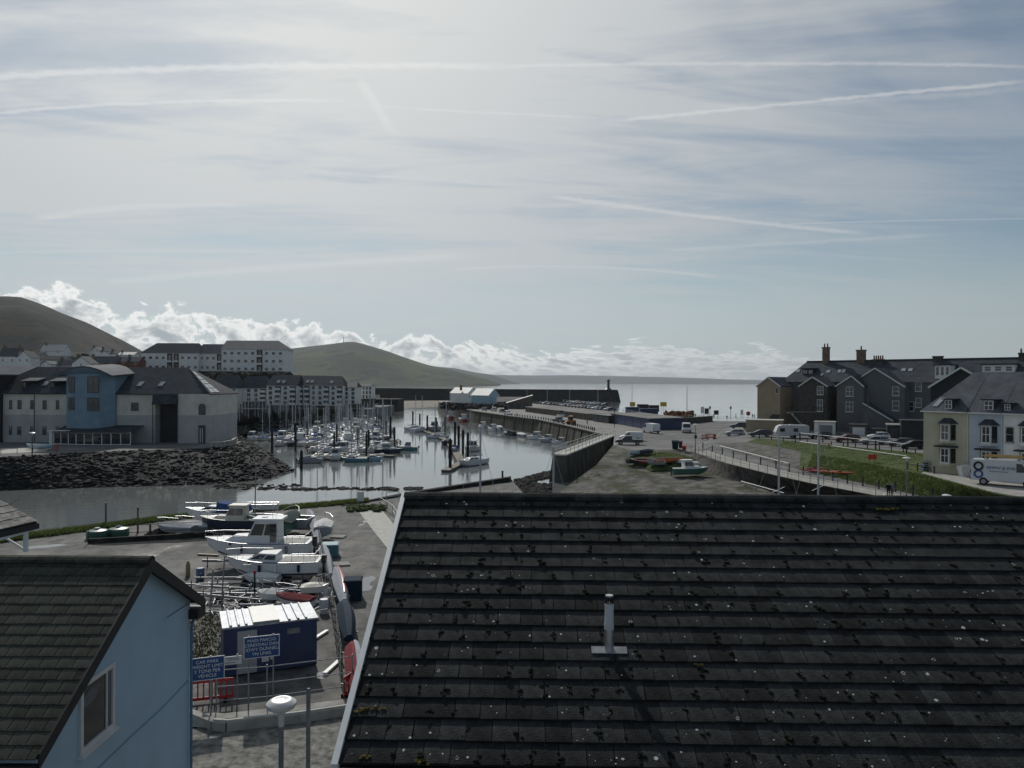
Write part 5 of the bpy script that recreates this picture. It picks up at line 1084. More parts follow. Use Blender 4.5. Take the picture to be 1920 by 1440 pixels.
# clutter of the yard
for k, (px, py, L_, a, lab) in enumerate(((418, 1146, 3.2, 12, 'pale spar on the ground left of the trailer heap'), (470, 1150, 2.6, -8, 'pale spar lying just behind the cabin roof'), (520, 1146, 4.4, 4, 'long alloy mast lying across the trailers'), (560, 1120, 4.0, -14, 'alloy mast lying at the right of the trailer heap'), (600, 1190, 1.6, 75, 'short white plank on the ground by the mesh fence'), (622, 1250, 1.7, 80, 'white plank beside the near end of the mesh fence'), (440, 1018, 3.8, 178, 'grey spar lying under the bow of the wheelhouse boat'), (390, 1040, 1.8, 170, 'short timber baulk in front of the wheelhouse boat'), (398, 1050, 1.6, 176, 'second timber baulk in front of the wheelhouse boat'))):
    p = G(px, py, .12 if k < 6 else .1); d = Vector((math.cos(R(a)), math.sin(R(a)), 0)) * L_ / 2; zz = .55 if k in (2, 3) else .09
    o = (MB().cyl(-d, d, .055, .045, 8) if k not in (4, 5, 7, 8) else MB().bar(-d, d, .2, .1)).build('loose_spar', 'mast_alu' if k < 4 or k == 6 else ('white_paint' if k < 6 else 'wood')); o.location = (p.x, p.y, zz); tag(o, lab, 'spar')
for px, py, lab in ((462, 1140, 'black tyre lying among the trailers behind the cabin'), (540, 1140, 'black tyre leaning at the right of the trailers'), (404, 1128, 'black tyre at the left of the trailers')):
    p = G(px, py, 0); sec_ = [[((.26 + .09 * math.cos(b)) * math.cos(a), (.26 + .09 * math.cos(b)) * math.sin(a), .1 + .09 * math.sin(b)) for b in [2 * math.pi * q / 6 for q in range(6)]] for a in [2 * math.pi * q / 14 for q in range(15)]]
    o = MB().loft(sec_, cap=False).build('loose_tyre', 'tyre', smooth=True); o.location = p; tag(o, lab, 'ring')  # a bare tyre lying in the yard
for px, py, a, lab in ((447, 1160, 10, 'grey pallet just left of the cabin roof'), (640, 1060, 20, 'grey pallet beside the teal box'), (634, 1008, -8, 'pale pallet beyond the teal box')):
    p = G(px, py, 0); t = thing('pallet', lab, 'pallet', p, R(a))
    for k in range(6): MB().box(-.6, .6, -.5 + k * .18, -.38 + k * .18, .11, .135).build('slat', 'deck_grey', t, key=('slat', k))
    for x in (-.55, 0, .55): MB().box(x - .05, x + .05, -.5, .52, 0, .11).build('bearer', 'deck_grey', t, key=('bear', x))
for px, py, m_, lab in ((375, 1088, 'gel_blue', 'blue plastic drum beside the trailer drawbar'), (607, 1150, 'gel_white', 'white plastic drum by the mesh fence'), (612, 1128, 'gel_white', 'white fender stack by the mesh fence, further drum')):
    p = G(px, py, 0); o = MB().lathe([(.25, 0), (.28, .05), (.28, .35), (.29, .38), (.28, .41), (.28, .8), (.24, .86), (.02, .86)], 14).build('plastic_drum', m_, smooth=True); o.location = p; tag(o, lab, 'drum')
rnd = random.Random(61); mb = MB()
for k in range(260):
    px = rnd.uniform(380, 600); py = rnd.uniform(1090, 1155); p = G(px, py, rnd.uniform(.05, .5)); a = rnd.random() * 3.14; l = rnd.uniform(.15, .7); d = Vector((math.cos(a), math.sin(a), rnd.uniform(-.15, .15))) * l; mb.bar(p - d, p + d, .03, .03)
stuff(mb.build('yard_scraps', 'steel_grey'), 'tangle of small tubes and fittings among the trailers', 'scrap')
# red box beacon of the trailer heap, white notice by the river, stair rails at the slip
p = G(477, 1122); t = thing('marker_beacon', 'dark post with a red cap between the trailers', 'post', p); MB().cyl((0, 0, 0), (0, 0, 1.6), .06, .06, 8).build('post', 'dark_metal', t); MB().lathe([(.10, 1.6), (.11, 1.72), (.02, 1.82)], 10).build('cap', 'barrier_red', t)
p = G(676, 952); sign('notice_board', 'plain white notice board at the river edge left of the slip', (p.x, p.y, 0), R(4), .75, 1.0, 1.25, 'sign_white', None, posts=(-.3, .3))
rail_fence('slip_rail', 'pale handrail at the top of the slip by the dark roof', [tuple(G(712, 950)), tuple(G(736, 966)), tuple(G(748, 985))], 1.1, (.55, 1.05), 2.0, 'cream_rail', .035)
rail_fence('slip_rail', 'second pale handrail nearer the river at the slip', [tuple(G(724, 941)), tuple(G(748, 938))], 1.1, (.55, 1.05), 2.0, 'cream_rail', .03)
mbk = MB()
for k in range(70): mbk.rock(G(rnd.uniform(655, 725), rnd.uniform(951, 960)) + Vector((0, 0, .15)), rnd.uniform(.2, .45), .7, rnd)
stuff(mbk.build('brambles', 'grass_soil'), 'dark low scrub beside the white notice at the slip', 'scrub')
# tall masts of boats laid up behind the dark roof
for px, yt, Y, lab, ln in ((901, 800, 52, 'tall pale mast rising behind the dark roof left of the river pier', .0), (1038, 838, 55, 'shorter pale mast rising behind the dark roof before the stone pier', .0), (1461, 798, 58, 'pale mast rising behind the dark roof by the walkway bend', .0), (1535, 792, 58, 'pale mast rising behind the dark roof before the red kayaks', .0)):
    tp = D(px, yt, Y); t = thing('yacht_mast', lab, 'mast', (tp.x, tp.y, 0 if px < 1100 else .3), 0, 'masts of boats laid up behind the roof'); h = tp.z - t.location.z
    mo = MB().cyl((0, 0, 0), (0, 0, h), .085, .065, 10).build('mast', 'mast_alu', t, smooth=True)
    MB().bar((-.45, .05, h * .52), (.45, .05, h * .56), .05, .04).build('spreaders', 'mast_alu', mo)
    rg = MB(); rg.cyl((0, 0, h * .97), (-3.2, .5, .2), .012, .012, 3).cyl((0, 0, h * .97), (2.6, -.5, .2), .012, .012, 3); rg.build('rigging', 'mast_alu', t)
    MB().cyl((0, 0, 0), (0, 0, .12), .3, .2, 8).build('mast_step', 'dark_metal', t)
# ================================================================== building helpers (depth planes)
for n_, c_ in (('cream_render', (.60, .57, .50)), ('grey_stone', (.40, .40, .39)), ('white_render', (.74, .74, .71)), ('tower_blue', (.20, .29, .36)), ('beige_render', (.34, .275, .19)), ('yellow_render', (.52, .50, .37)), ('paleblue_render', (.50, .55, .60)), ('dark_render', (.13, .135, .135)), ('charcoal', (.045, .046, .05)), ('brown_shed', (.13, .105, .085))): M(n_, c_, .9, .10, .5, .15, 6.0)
M('rubble_stone', (.075, .070, .062), .9, .4, 1.4, .6, 5.0); M('slate_roof', (.055, .062, .072), .75, .3, .8, .3, 8.0, stretch=(1, 1, 2)); M('light_slate', (.088, .096, .108), .75, .25, .8, .3, 8.0); M('brick_red', (.20, .085, .055), .9, .25, 3.0); M('chimney_brick', (.19, .14, .10), .9, .3, 2.0, .4, 10.0); M('clay', (.22, .10, .06), .8, .2, 3.0); M('metal_roof', (.48, .47, .44), .5, .15, .6); M('tin_blue', (.03, .05, .10), .6, .25, .8); M('window_frame', (.66, .67, .66), .4, .06, 3.0); M('dark_frame', (.05, .055, .06), .5, .1, 3.0); M('shed_grey', (.20, .20, .19), .85, .2, .4, .2, 3.0); M('flat_roof', (.21, .205, .195), .9, .25, .25)
def window(parent, x0, x1, z0, z1, y=0.0, fr='window_frame', bars=1, sill=True, axis='y', fw=None, pane='glass'):
    """window on a wall facing -y of the parent (axis 'y') or facing +/-x (axis 'x')"""
    fw = fw or min(.09, (x1 - x0) * .09); mb = MB()
    def B(a0, a1, d0, d1, b0, b1, m=mb):
        if axis == 'y': m.box(a0, a1, y - d1, y - d0, b0, b1)
        else: m.box(y + (d0 if axis == '+x' else -d1), y + (d1 if axis == '+x' else -d0), a0, a1, b0, b1)
    B(x0, x1, -.02, .05, z0, z0 + fw); B(x0, x1, -.02, .05, z1 - fw, z1); B(x0, x0 + fw, -.02, .05, z0 + fw, z1 - fw); B(x1 - fw, x1, -.02, .05, z0 + fw, z1 - fw)
    if bars >= 1: B(x0 + fw, x1 - fw, -.01, .045, (z0 + z1) / 2 - fw * .4, (z0 + z1) / 2 + fw * .4)
    if bars >= 2: B((x0 + x1) / 2 - fw * .4, (x0 + x1) / 2 + fw * .4, -.01, .04, z0 + fw, z1 - fw)
    o = mb.build('window', fr, parent)
    m2 = MB(); B(x0 + fw, x1 - fw, -.02, .012, z0 + fw, z1 - fw, m2); m2.build('pane', pane, o)
    if sill: m3 = MB(); B(x0 - .06, x1 + .06, -.02, .12, z0 - .09, z0 - .003, m3); m3.build('sill', fr, o)
    return o
class Plane:
    """a wall plane through a pixel at depth Y, turned by r: pixel to local coordinates with origin on the ground"""
    def __init__(s, px, z, Y, r=0.0): u, v = ray(px, 717); s.o = Vector((u * Y, Y, z)); s.r = r; s.px0 = px; s.c = math.cos(r); s.s = math.sin(r)
    def x(s, px, py=740, yo=0.0):
        u = ray(px, py)[0]; ox = s.o.x - s.s * yo; oy = s.o.y + s.c * yo; return (u * oy - ox) / (s.c - u * s.s)
    def z(s, py, px=None, yo=0.0):
        px = s.px0 if px is None else px; t = s.o.y + s.c * yo + s.x(px, py, yo) * s.s; return H + ray(px, py)[1] * t - s.o.z
def plane(px, z, Y, r=0.0): return Plane(px, z, Y, r)
# ================================================================== long grey building with the blue tower
Pn = plane(200, LZ, 148.0); X = Pn.x; Z = lambda py: Pn.z(py, 200)
lb = thing('harbour_office', 'long cream and grey building with a blue tower beside the river bank', 'building', Pn.o)
ez = Z(738); rz_ = Z(687); md = Z(778)
MB().box(X(6), X(129), 0, 14, md, ez).build('wall', 'cream_render', lb); MB().box(X(6), X(129), -.05, 14, 0, md).build('wall', 'grey_stone', lb)
MB().box(X(217), X(291), 0, 14, md, ez).build('wall', 'cream_render', lb); MB().box(X(217), X(291), -.05, 14, 0, md).build('wall', 'grey_stone', lb)
MB().box(X(291), X(336), 2.2, 14, 0, ez).build('recessed_wall', 'charcoal', lb)
MB().box(X(336), X(396), -.6, 14, md, ez).build('wall', 'cream_render', lb); MB().box(X(336), X(396), -.65, 14, 0, md).build('wall', 'grey_stone', lb)
MB().box(X(-60), X(5), -1.4, 14, 0, Z(703)).build('dark_wing', 'charcoal', lb)
yr = 7.0
mb = MB(); mb.slab([(X(4), -.6, ez), (X(398), -.6, ez), (X(324), yr, rz_), (X(50), yr, rz_), (X(-5), yr, rz_)], .2); mb.slab([(X(398), -.9, ez + .02), (X(398), 14.5, ez), (X(324), yr, rz_ + .02)], .2); mb.slab([(X(-5), yr, rz_), (X(324), yr, rz_), (X(398), 14.5, ez), (X(4), 14.5, ez)], .2); mb.build('roof', 'slate_roof', lb)
MB().slab([(X(291), -.62, ez + .03), (X(336), -.62, ez + .03), (X(336), -1.5, Z(757)), (X(291), -1.5, Z(757))], .15).build('entrance_roof', 'slate_roof', lb)
MB().slab([(X(-62), -2, Z(703)), (X(48), -2, Z(703)), (X(53), 3.2, Z(687)), (X(-62), 3.2, Z(687))], .2).build('pale_roof', 'light_slate', lb)
for a, b_ in ((17.5, 23), (33, 40.5), (57, 63), (80, 87.5), (105, 111)):
    window(lb, X(a), X(b_), Z(767), Z(751), 0, 'dark_frame', 1); window(lb, X(a), X(b_), Z(815), Z(800), -.05, 'dark_frame', 1)
window(lb, X(246), X(260), Z(769), Z(754.5), 0, 'dark_frame', 2, pane='glass')
for px in (42, 95): # dormers
    d = MB().box(X(px - 7), X(px + 2), 1.2, 5, Z(731), Z(715)).build('dormer', 'charcoal', lb); MB().slab([(X(px - 9), .7, Z(715)), (X(px + 23), .9, Z(714)), (X(px + 23), 5, Z(706)), (X(px - 9), 5, Z(706))], .15).build('dormer_roof', 'light_slate', d); window(lb, X(px - 6), X(px - 1), Z(728), Z(718), 1.18, 'dark_frame', 1, False)
M('sky_glass', (.25, .28, .30), .05, .1, 1.0, spec=.9)
def skylight(par, p0, p1, p2, p3, name='skylight', m='sky_glass'):
    MB().slab([Vector(p) for p in (p0, p1, p2, p3)], .06).build(name, m, par)
def rs(px, f): # point on the main roof, f from eaves to ridge, slightly proud
    e = Vector((X(px), -.6, ez)); return Vector((X(px), -.6 + (yr + .6) * f, ez + (rz_ - ez) * f + .07))
for px in (73, 121, 253, 293): skylight(lb, rs(px - 5, .28), rs(px + 4, .28), rs(px + 6, .44), rs(px - 3, .44))
# solar panels on the right hip
for i in range(5):
    for j in range(2):
        f0 = .04 + .16 * i; f1 = f0 + .14; a = lambda f, g: Vector((X(398) + (X(324) - X(398)) * f, -.9 + (yr + .9) * f + (14.5 - yr) * 0 + g * (15.4 * (1 - f)), ez + (rz_ - ez) * f + .14))
        g0 = .05 + .16 * j; MB().slab([a(f0, g0), a(f0, g0 + .14), a(f1, g0 + .14), a(f1, g0)], .05).build('solar_panel', 'sky_glass', lb)
# blue tower with a low curved roof
tw = MB(); px0, px1 = 127, 221; mb = MB(); arc = [(0, 0), (.5, .0)]
mb.prism([(X(127), 0.5), (X(137), -2.2), (X(180), -3.0), (X(200), -2.6), (X(219), -.6), (X(219), 6), (X(127), 6)], 0, Z(701)); tb = mb.build('tower', 'tower_blue', lb)
mb = MB(); secs = []
for t in [i / 8 for i in range(9)]:
    px = 122 + 106 * t; zt = Z(702 + (1 - math.sin(math.pi * (.15 + .7 * t))) * 4 - 15 * math.sin(math.pi * t)); secs.append([(X(px), -3.6, zt), (X(px), 7, zt + .6), (X(px), 7, zt + .3), (X(px), -3.6, zt - .3)])
mb.loft(secs); mb.build('tower_roof', 'light_slate', tb)
mb = MB()
for i in range(8):
    s0, s1 = secs[i], secs[i + 1]; mb.add([s0[3], s1[3], (s1[3][0], -2.0, Z(703)), (s0[3][0], -2.0, Z(703))], [(0, 1, 2, 3)])
mb.build('tower_gable', 'tower_blue', tb)
for a, b_, c, d_ in ((143, 154, 736, 707), (180, 201, 736, 706), (143, 154, 768, 745), (180, 201, 769, 745)): window(lb, X(a), X(b_), Z(c), Z(d_), -3.02 if a > 150 else -2.55, 'dark_frame', 2, False)
# arched window and door of the right block, entrance lights
mb = MB(); cx = (X(375) + X(388)) / 2; r = (X(388) - X(375)) / 2; zb = Z(777); zm = Z(762)
mb.yprism([(cx - r, zb), (cx + r, zb)] + [(cx + r * math.cos(math.pi * k / 8), zm + r * math.sin(math.pi * k / 8)) for k in range(9)], -.68, -.62); aw = mb.build('arched_window', 'dark_frame', lb)
mb = MB(); mb.yprism([(cx - r * .85, zb + .15), (cx + r * .85, zb + .15)] + [(cx + r * .85 * math.cos(math.pi * k / 8), zm + r * .85 * math.sin(math.pi * k / 8)) for k in range(9)], -.70, -.66); mb.build('pane', 'glass', aw)
dr = MB().box(X(375), X(388), -.72, -.64, 0.05, Z(796)).build('door', 'dark_frame', lb)
for a in (378, 382): MB().box(X(a), X(a + 1.2), -.76, -.70, .2, Z(802)).build('door_pane', 'window_frame', dr)
# curved glass conservatory
cv = MB(); n = 9; A0 = []; 
for k in range(n + 1):
    t = k / n; px = 128 + 143 * t; A0.append((X(px), -3.2 - 3.0 * math.sin(math.pi * (.15 + .6 * t))))
gz = Z(808); cvo = MB().loft([[(x, y, .05), (x, y, gz)] for x, y in A0], closed=False, cap=False).build('conservatory', 'glass', lb)
for x, y in A0: MB().cyl((x, y - .04, 0), (x, y - .04, gz), .09, .09, 6).build('glazing_bar', 'window_frame', cvo)
MB().tube([(x, y - .05, gz) for x, y in A0], .10, 6).tube([(x, y - .05, .12) for x, y in A0], .09, 6).build('transom', 'window_frame', cvo)
mb = MB(); mb.loft([[(x - .2, y - .5, gz + .02), (x, .0 if k not in (0,) else -.5, Z(797))] for k, (x, y) in enumerate(A0)], closed=False, cap=False); mb.build('glass_roof', 'slate_roof', cvo)
MB().box(X(118), X(124), -4.4, -4.2, 0, Z(806)).box(X(116), X(156), -4.6, -4.1, Z(806), Z(804)).build('porch_frame', 'window_frame', lb)
for px in (69, 290, 336): MB().cyl((X(px), -.75, 0), (X(px), -.75, ez), .09, .09, 6).build('downpipe', 'dark_frame', lb)
# terrace details: parapet, paving, lamp, red ring, blue boat, rail posts
pts = [G(385, 840, LZ), G(415, 839, LZ), G(434, 835, LZ), G(440, 829, LZ)]
mb = MB()
for a, b_ in zip(pts[:-1], pts[1:]): mb.bar(a + Vector((0, .5, .5)), b_ + Vector((0, .5, .5)), .5, 1.0)
tag(mb.build('parapet', 'concrete'), 'low curved parapet wall at the end of the river terrace', 'wall')
struct(poly('terrace_paving', [tuple(G(-40, 852, LZ + .006)), tuple(G(90, 846, LZ + .006)), tuple(G(60, 840, LZ + .006)), tuple(G(-40, 842, LZ + .006))], 'pale_concrete'))
M('ring_red', (.4, .05, .04), .5, .1, 3.0)
p = G(105, 849, LZ); t = thing('lifebuoy_stand', 'red lifebuoy on a stand at the terrace edge', 'lifebuoy', p); secs = []
mb = MB(); 
for k in range(14):
    a = 2 * math.pi * k / 14; secs.append([((.38 + .09 * math.cos(b)) * math.cos(a), .09 * math.sin(b), .95 + (.38 + .09 * math.cos(b)) * math.sin(a)) for b in [2 * math.pi * q / 6 for q in range(6)]])
secs.append(secs[0]); mb.loft(secs, cap=False); mb.build('ring', 'ring_red', t, smooth=True); MB().box(-.05, .05, .1, .2, 0, 1.2).build('post', 'wood', t)
boat('rowing_boat', 'blue open boat on the terrace before the glass conservatory', G(74, 843, LZ) + Vector((0, 0, .25)), R(178), 4.4, 1.5, .6, 'open', 'gel_sky', 'gel_sky', 'gel_white', draft=0, detail=0)
def lamp_post(label, base, h, head='saucer', mat='dark_metal', group=None, arm=0.0):
    t = thing('lamp_post', label, 'lamp post', base, 0, group)
    MB().cyl((0, 0, 0), (0, 0, h), .08, .05, 8).build('column', mat, t)
    if head == 'saucer': MB().lathe([(.06, h - .35), (.14, h - .12), (.42, h - .03), (.42, h + .02), (.25, h + .10), (.02, h + .14)], 14).build('lamp_head', 'lamp_white', t, smooth=True)
    elif head == 'arm': MB().tube([(0, 0, h - .1), (arm * .3, 0, h + .15), (arm, 0, h + .2)], .04, 6).build('arm', mat, t); MB().cb((arm, 0, h + .17), (.7, .25, .12)).build('lamp_head', 'lamp_white', t, bevel=.03)
    return t
lamp_post('dark lamp post with pale saucer head on the river terrace', G(60, 866, LZ), (866 - 812) * G(60, 866, LZ).y / F)
rail_fence('terrace_rail', 'row of short dark posts with a wire along the river terrace', [tuple(G(-30, 855, LZ)), tuple(G(90, 847, LZ))], 1.0, (.9,), 2.2, 'dark_metal', .03)
# ================================================================== white flats round the marina
def flat_block(label, px0, px1, pe, prr, Y, depth=12, wall='white_render', roof='slate_roof', cols=3, rows=4, hip=(1, 1), base=2.0, balc=(), lower=None, skyl=0, pb=None):
    P = plane((px0 + px1) / 2, base, Y); x0, x1 = P.x(px0), P.x(px1); ze = P.z(pe); zr = P.z(prr)
    t = thing('apartment_block', label, 'building', P.o, 0, None)
    zl = ze * lower if lower else 0
    MB().box(x0, x1, 0, depth, zl, ze).build('wall', wall, t)
    if zl: MB().box(x0 - .02, x1 + .02, -.03, depth, 0, zl).build('lower_wall', 'rubble_stone', t)
    ov = .5; yr_ = depth / 2; h0 = (x1 - x0) * .18 * hip[0]; h1 = (x1 - x0) * .18 * hip[1]
    a, b_, c, d_ = (x0 - ov, -ov, ze), (x1 + ov, -ov, ze), (x1 + ov, depth + ov, ze), (x0 - ov, depth + ov, ze); r0, r1 = (x0 - ov + h0, yr_, zr), (x1 + ov - h1, yr_, zr)
    MB().add([a, b_, c, d_, r0, r1], [(0, 1, 5, 4), (2, 3, 4, 5), (1, 2, 5), (3, 0, 4), (3, 2, 1, 0)]).build('roof', roof, t)
    cw = (x1 - x0) / cols; rh = (ze - zl) / rows
    for c in range(cols):
        xc = x0 + cw * (c + .5)
        if c in balc:
            MB().box(xc - cw * .42, xc + cw * .42, -.02, .0, zl * .3, ze - .3).build('bay_shade_panel', 'charcoal', t)  # flat dark sheet standing in for the shade of a recessed bay
            for r in range(rows):
                zc = zl + rh * r; bo = MB().box(xc - cw * .40, xc + cw * .40, -1.3, 0, zc + .1, zc + .28).build('balcony', wall, t); MB().box(xc - cw * .40, xc + cw * .40, -1.3, -1.24, zc + .28, zc + 1.1).build('balustrade', wall, bo); window(t, xc - cw * .22, xc + cw * .22, zc + .4, zc + rh * .82, -.02, 'dark_frame', 0, False)
        else:
            for r in range(rows): zc = zl + rh * (r + .5); window(t, xc - min(.9, cw * .22), xc + min(.9, cw * .22), zc - .75, zc + .7, 0, 'dark_frame', 2, False)
    for k in range(skyl):
        f0, f1 = .25, .5; xs = x0 + (x1 - x0) * (.3 + .35 * k / max(1, skyl)); q = lambda x, f: (x, -ov + (yr_ + ov) * f, ze + (zr - ze) * f + .1); MB().slab([q(xs, f0), q(xs + 1.3, f0), q(xs + 1.3, f1), q(xs, f1)], .08).build('skylight', 'sky_glass', t)
    return t
flat_block('pale marina flats with hipped roof just right of the grey building', 392, 445, 728, 702, 338, cols=4, rows=4, balc=(2,), lower=.2)
flat_block('cream marina flats second from the grey building', 446, 500, 728, 705, 345, cols=4, rows=3, balc=(3,), lower=.32)
flat_block('tall marina flats with two skylights in the middle of the row', 500, 556, 723, 703, 336, cols=4, rows=4, balc=(1, 3), lower=.15, skyl=2, hip=(.6, 0))
flat_block('marina flats with stacked balconies facing the boats', 557, 606, 722, 704, 342, cols=4, rows=4, balc=(0, 1), lower=.12, skyl=2, hip=(0, 0))
flat_block('marina flats with dark balcony bays right of centre', 606, 643, 723, 705, 340, cols=3, rows=4, balc=(0, 2), lower=.12, skyl=1, hip=(0, 1.4))
flat_block('narrow white marina flats before the last low block', 643, 668, 726, 716, 345, cols=2, rows=4, balc=(), lower=.2)
flat_block('low white block with a band of windows at the harbour mouth', 660, 697, 724, 719, 362, cols=6, rows=3, depth=9, lower=.4)
# upper flats on the slope
flat_block('long pale flats with hipped roof high on the slope behind', 264, 372, 662, 642, 430, depth=16, roof='slate_roof', cols=9, rows=2, base=19.0, balc=(4, 5), hip=(1, .6))
flat_block('pale flats with lighter roof in the middle of the upper row', 372, 428, 663, 644, 434, depth=15, roof='light_slate', cols=5, rows=2, base=19.0, balc=(3,), hip=(0, 0))
flat_block('tallest pale flats with a long roof at the right of the upper row', 415, 532, 655, 637, 425, depth=18, roof='light_slate', cols=9, rows=3, base=18.5, balc=(5,), hip=(0, 1))
mb = MB(); a = D(264, 697, 424); b_ = D(545, 700, 419)
tag(MB().bar((a.x, a.y, 16.5), (b_.x, b_.y, 16.5), .6, 5.5).build('retaining_wall', 'dark_wall'), 'dark retaining wall below the upper pale flats', 'wall')
# lower grey block between office and flats
flat_block('grey roofed block half hidden behind the grey building end', 345, 398, 733, 712, 300, depth=10, wall='grey_stone', cols=3, rows=3, lower=.2)
# ================================================================== houses on the hillside
def house(label, px, py, wpx, Y, hpx, rpx, depth=8, wall='white_render', roof='slate_roof', gable=False, chim=1, cat='house', wins=2, group='houses on the hillside', rz=0.0, name='hillside_house'):
    """house with its front at depth Y; py = base row, hpx wall height and rpx roof height in photo pixels"""
    k = Y / F; b = D(px, py, Y); t = thing(name, label, cat, b, rz, group); w = wpx * k; h = hpx * k; r = rpx * k; dz = -8 if name == 'hillside_house' else 0
    if gable:
        MB().yprism([(-w / 2, dz), (w / 2, dz), (w / 2, h), (0, h + r), (-w / 2, h)], 0, depth).build('wall', wall, t)
        mb = MB(); mb.slab([(-w / 2 - .3, -.4, h - .15), (0, -.4, h + r + .12), (0, depth + .3, h + r + .12), (-w / 2 - .3, depth + .3, h - .15)], .18); mb.slab([(0, -.4, h + r + .12), (w / 2 + .3, -.4, h - .15), (w / 2 + .3, depth + .3, h - .15), (0, depth + .3, h + r + .12)], .18); mb.build('roof', roof, t)
    else:
        MB().xprism([(0, dz), (depth, dz), (depth, h), (depth / 2, h + r), (0, h)], -w / 2, w / 2).build('wall', wall, t)
        mb = MB(); mb.slab([(-w / 2 - .3, -.4, h - .1), (w / 2 + .3, -.4, h - .1), (w / 2 + .3, depth / 2, h + r + .12), (-w / 2 - .3, depth / 2, h + r + .12)], .18); mb.slab([(-w / 2 - .3, depth / 2, h + r + .12), (w / 2 + .3, depth / 2, h + r + .12), (w / 2 + .3, depth + .4, h - .1), (-w / 2 - .3, depth + .4, h - .1)], .18); mb.build('roof', roof, t)
    for c in range(chim):
        x = (-.4 + .8 * c) * w; MB().box(x - .5, x + .5, depth * .4, depth * .4 + 1, h + r * .5, h + r + 1.4).build('chimney', 'chimney_brick', t)
    for i in range(wins):
        xc = -w / 2 + w * (i + .5) / wins
        window(t, xc - .5, xc + .5, h * .55, h * .55 + min(1.4, h * .35), 0, 'window_frame', 1, False)
    return t
HH = [('white gabled house at the far left under the hill', 14, 690, 34, 400, 22, 16, dict(roof='light_slate', chim=2)), ('pair of white bay-windowed houses left of centre on the hillside', 44, 688, 26, 395, 18, 12, dict(gable=True)),
      ('house with a bright pale roof high on the hillside', 98, 666, 44, 470, 8, 12, dict(roof='metal_roof')), ('grey terrace below the bright pale roof', 88, 684, 70, 430, 10, 7, dict(wall='grey_stone', wins=5)),
      ('small white garage with curved gable on the hillside', 86, 690, 18, 380, 8, 5, dict(gable=True, chim=0)), ('dark roofed house behind the ridge of the grey building', 122, 692, 36, 385, 8, 10, dict(wall='grey_stone')),
      ('white gable end with one dark window', 152, 692, 34, 380, 11, 13, dict(gable=True, wins=1, wall='white_render')), ('brown brick house with long pale roof', 190, 690, 56, 410, 10, 12, dict(wall='brick_red', roof='light_slate', wins=3)),
      ('brick house right of the long pale roof', 224, 690, 26, 412, 12, 9, dict(wall='brick_red', roof='light_slate')), ('brick house last before the upper flats', 247, 691, 26, 414, 13, 9, dict(wall='brick_red', roof='light_slate')),
      ('small house high on the slope with a white gable', 178, 662, 16, 520, 6, 5, dict(gable=True)), ('white cottage high on the slope', 196, 666, 20, 515, 7, 5, dict()), ('row house on the skyline of the slope', 236, 671, 30, 500, 6, 5, dict(roof='metal_roof', wins=3)), ('small house near the skyline with chimney', 212, 668, 16, 505, 5, 5, dict()), ('dark cottage beneath the hill left', 62, 672, 24, 450, 6, 6, dict(wall='grey_stone'))]
for lab, px, py, w, Y, h, r, kw in HH: house(lab, px, py, w, Y, h, r, **kw)
# bushes of the hillside
mbk = MB(); rnd = random.Random(14)
for k in range(900):
    Y = rnd.uniform(390, 640); px = rnd.uniform(-40, 262); py = 700 - (Y - 390) * .12 + rnd.uniform(-6, 4); p = D(px, py, Y); mbk.rock(p, rnd.uniform(1.0, 2.6), .7, rnd)
M('bush', (.018, .024, .014), .95, .4, .5, .5, 3.0); stuff(mbk.build('hedges', 'bush'), 'dark hedges and scrub between the hillside houses', 'scrub')
mbk = MB()
for k in range(500): px = rnd.uniform(395, 545); mbk.rock(D(px, rnd.uniform(702, 715), rnd.uniform(385, 400)), rnd.uniform(1.0, 2.4), .7, rnd)
stuff(mbk.build('scrub_slope', 'bush'), 'dark scrub on the slope below the upper flats', 'scrub')
# ================================================================== quay buildings
def shed(name, label, px0, px1, pe, pb, Y, depth, roofrise=.3, wall='shed_grey', roof='flat_roof', doors=0, doormat='dark_frame', rz=0.0):
    k = Y / F; P = plane((px0 + px1) / 2, 2.0, Y); w = (px1 - px0) * k; h = P.z(pe); t = thing(name, label, 'shed', P.o, rz)
    MB().box(-w / 2, w / 2, 0, depth, 0, h).build('wall', wall, t); MB().slab([(-w / 2 - .2, -.4, h + .18), (w / 2 + .2, -.4, h + .18), (w / 2 + .2, depth + .2, h + .18 + roofrise), (-w / 2 - .2, depth + .2, h + .18 + roofrise)], .16).build('roof', roof, t)
    for i in range(doors):
        x = -w / 2 + w * (i + .5) / doors; MB().box(x - w / doors * .42, x + w / doors * .42, -.06, 0, 0.02, h * .82).build('door', doormat, t)
    return t
house('tall white gabled house at the far end of the quay', 886, 757, 26, 430, 20, 10, depth=14, gable=True, rz=R(48), wall='white_render', roof='metal_roof', name='quay_house', group=None, wins=3)
house('pale blue gabled shed with bright roof on the quay', 926, 758, 30, 415, 17, 12, depth=13, gable=True, rz=R(48), wall='gel_sky', roof='metal_roof', name='quay_house', group=None, chim=0, wins=2)
house('long brown roofed shed behind the parked cars', 962, 762, 60, 395, 9, 8, depth=16, wall='brown_shed', roof='flat_roof', name='quay_house', group=None, chim=0, wins=3)
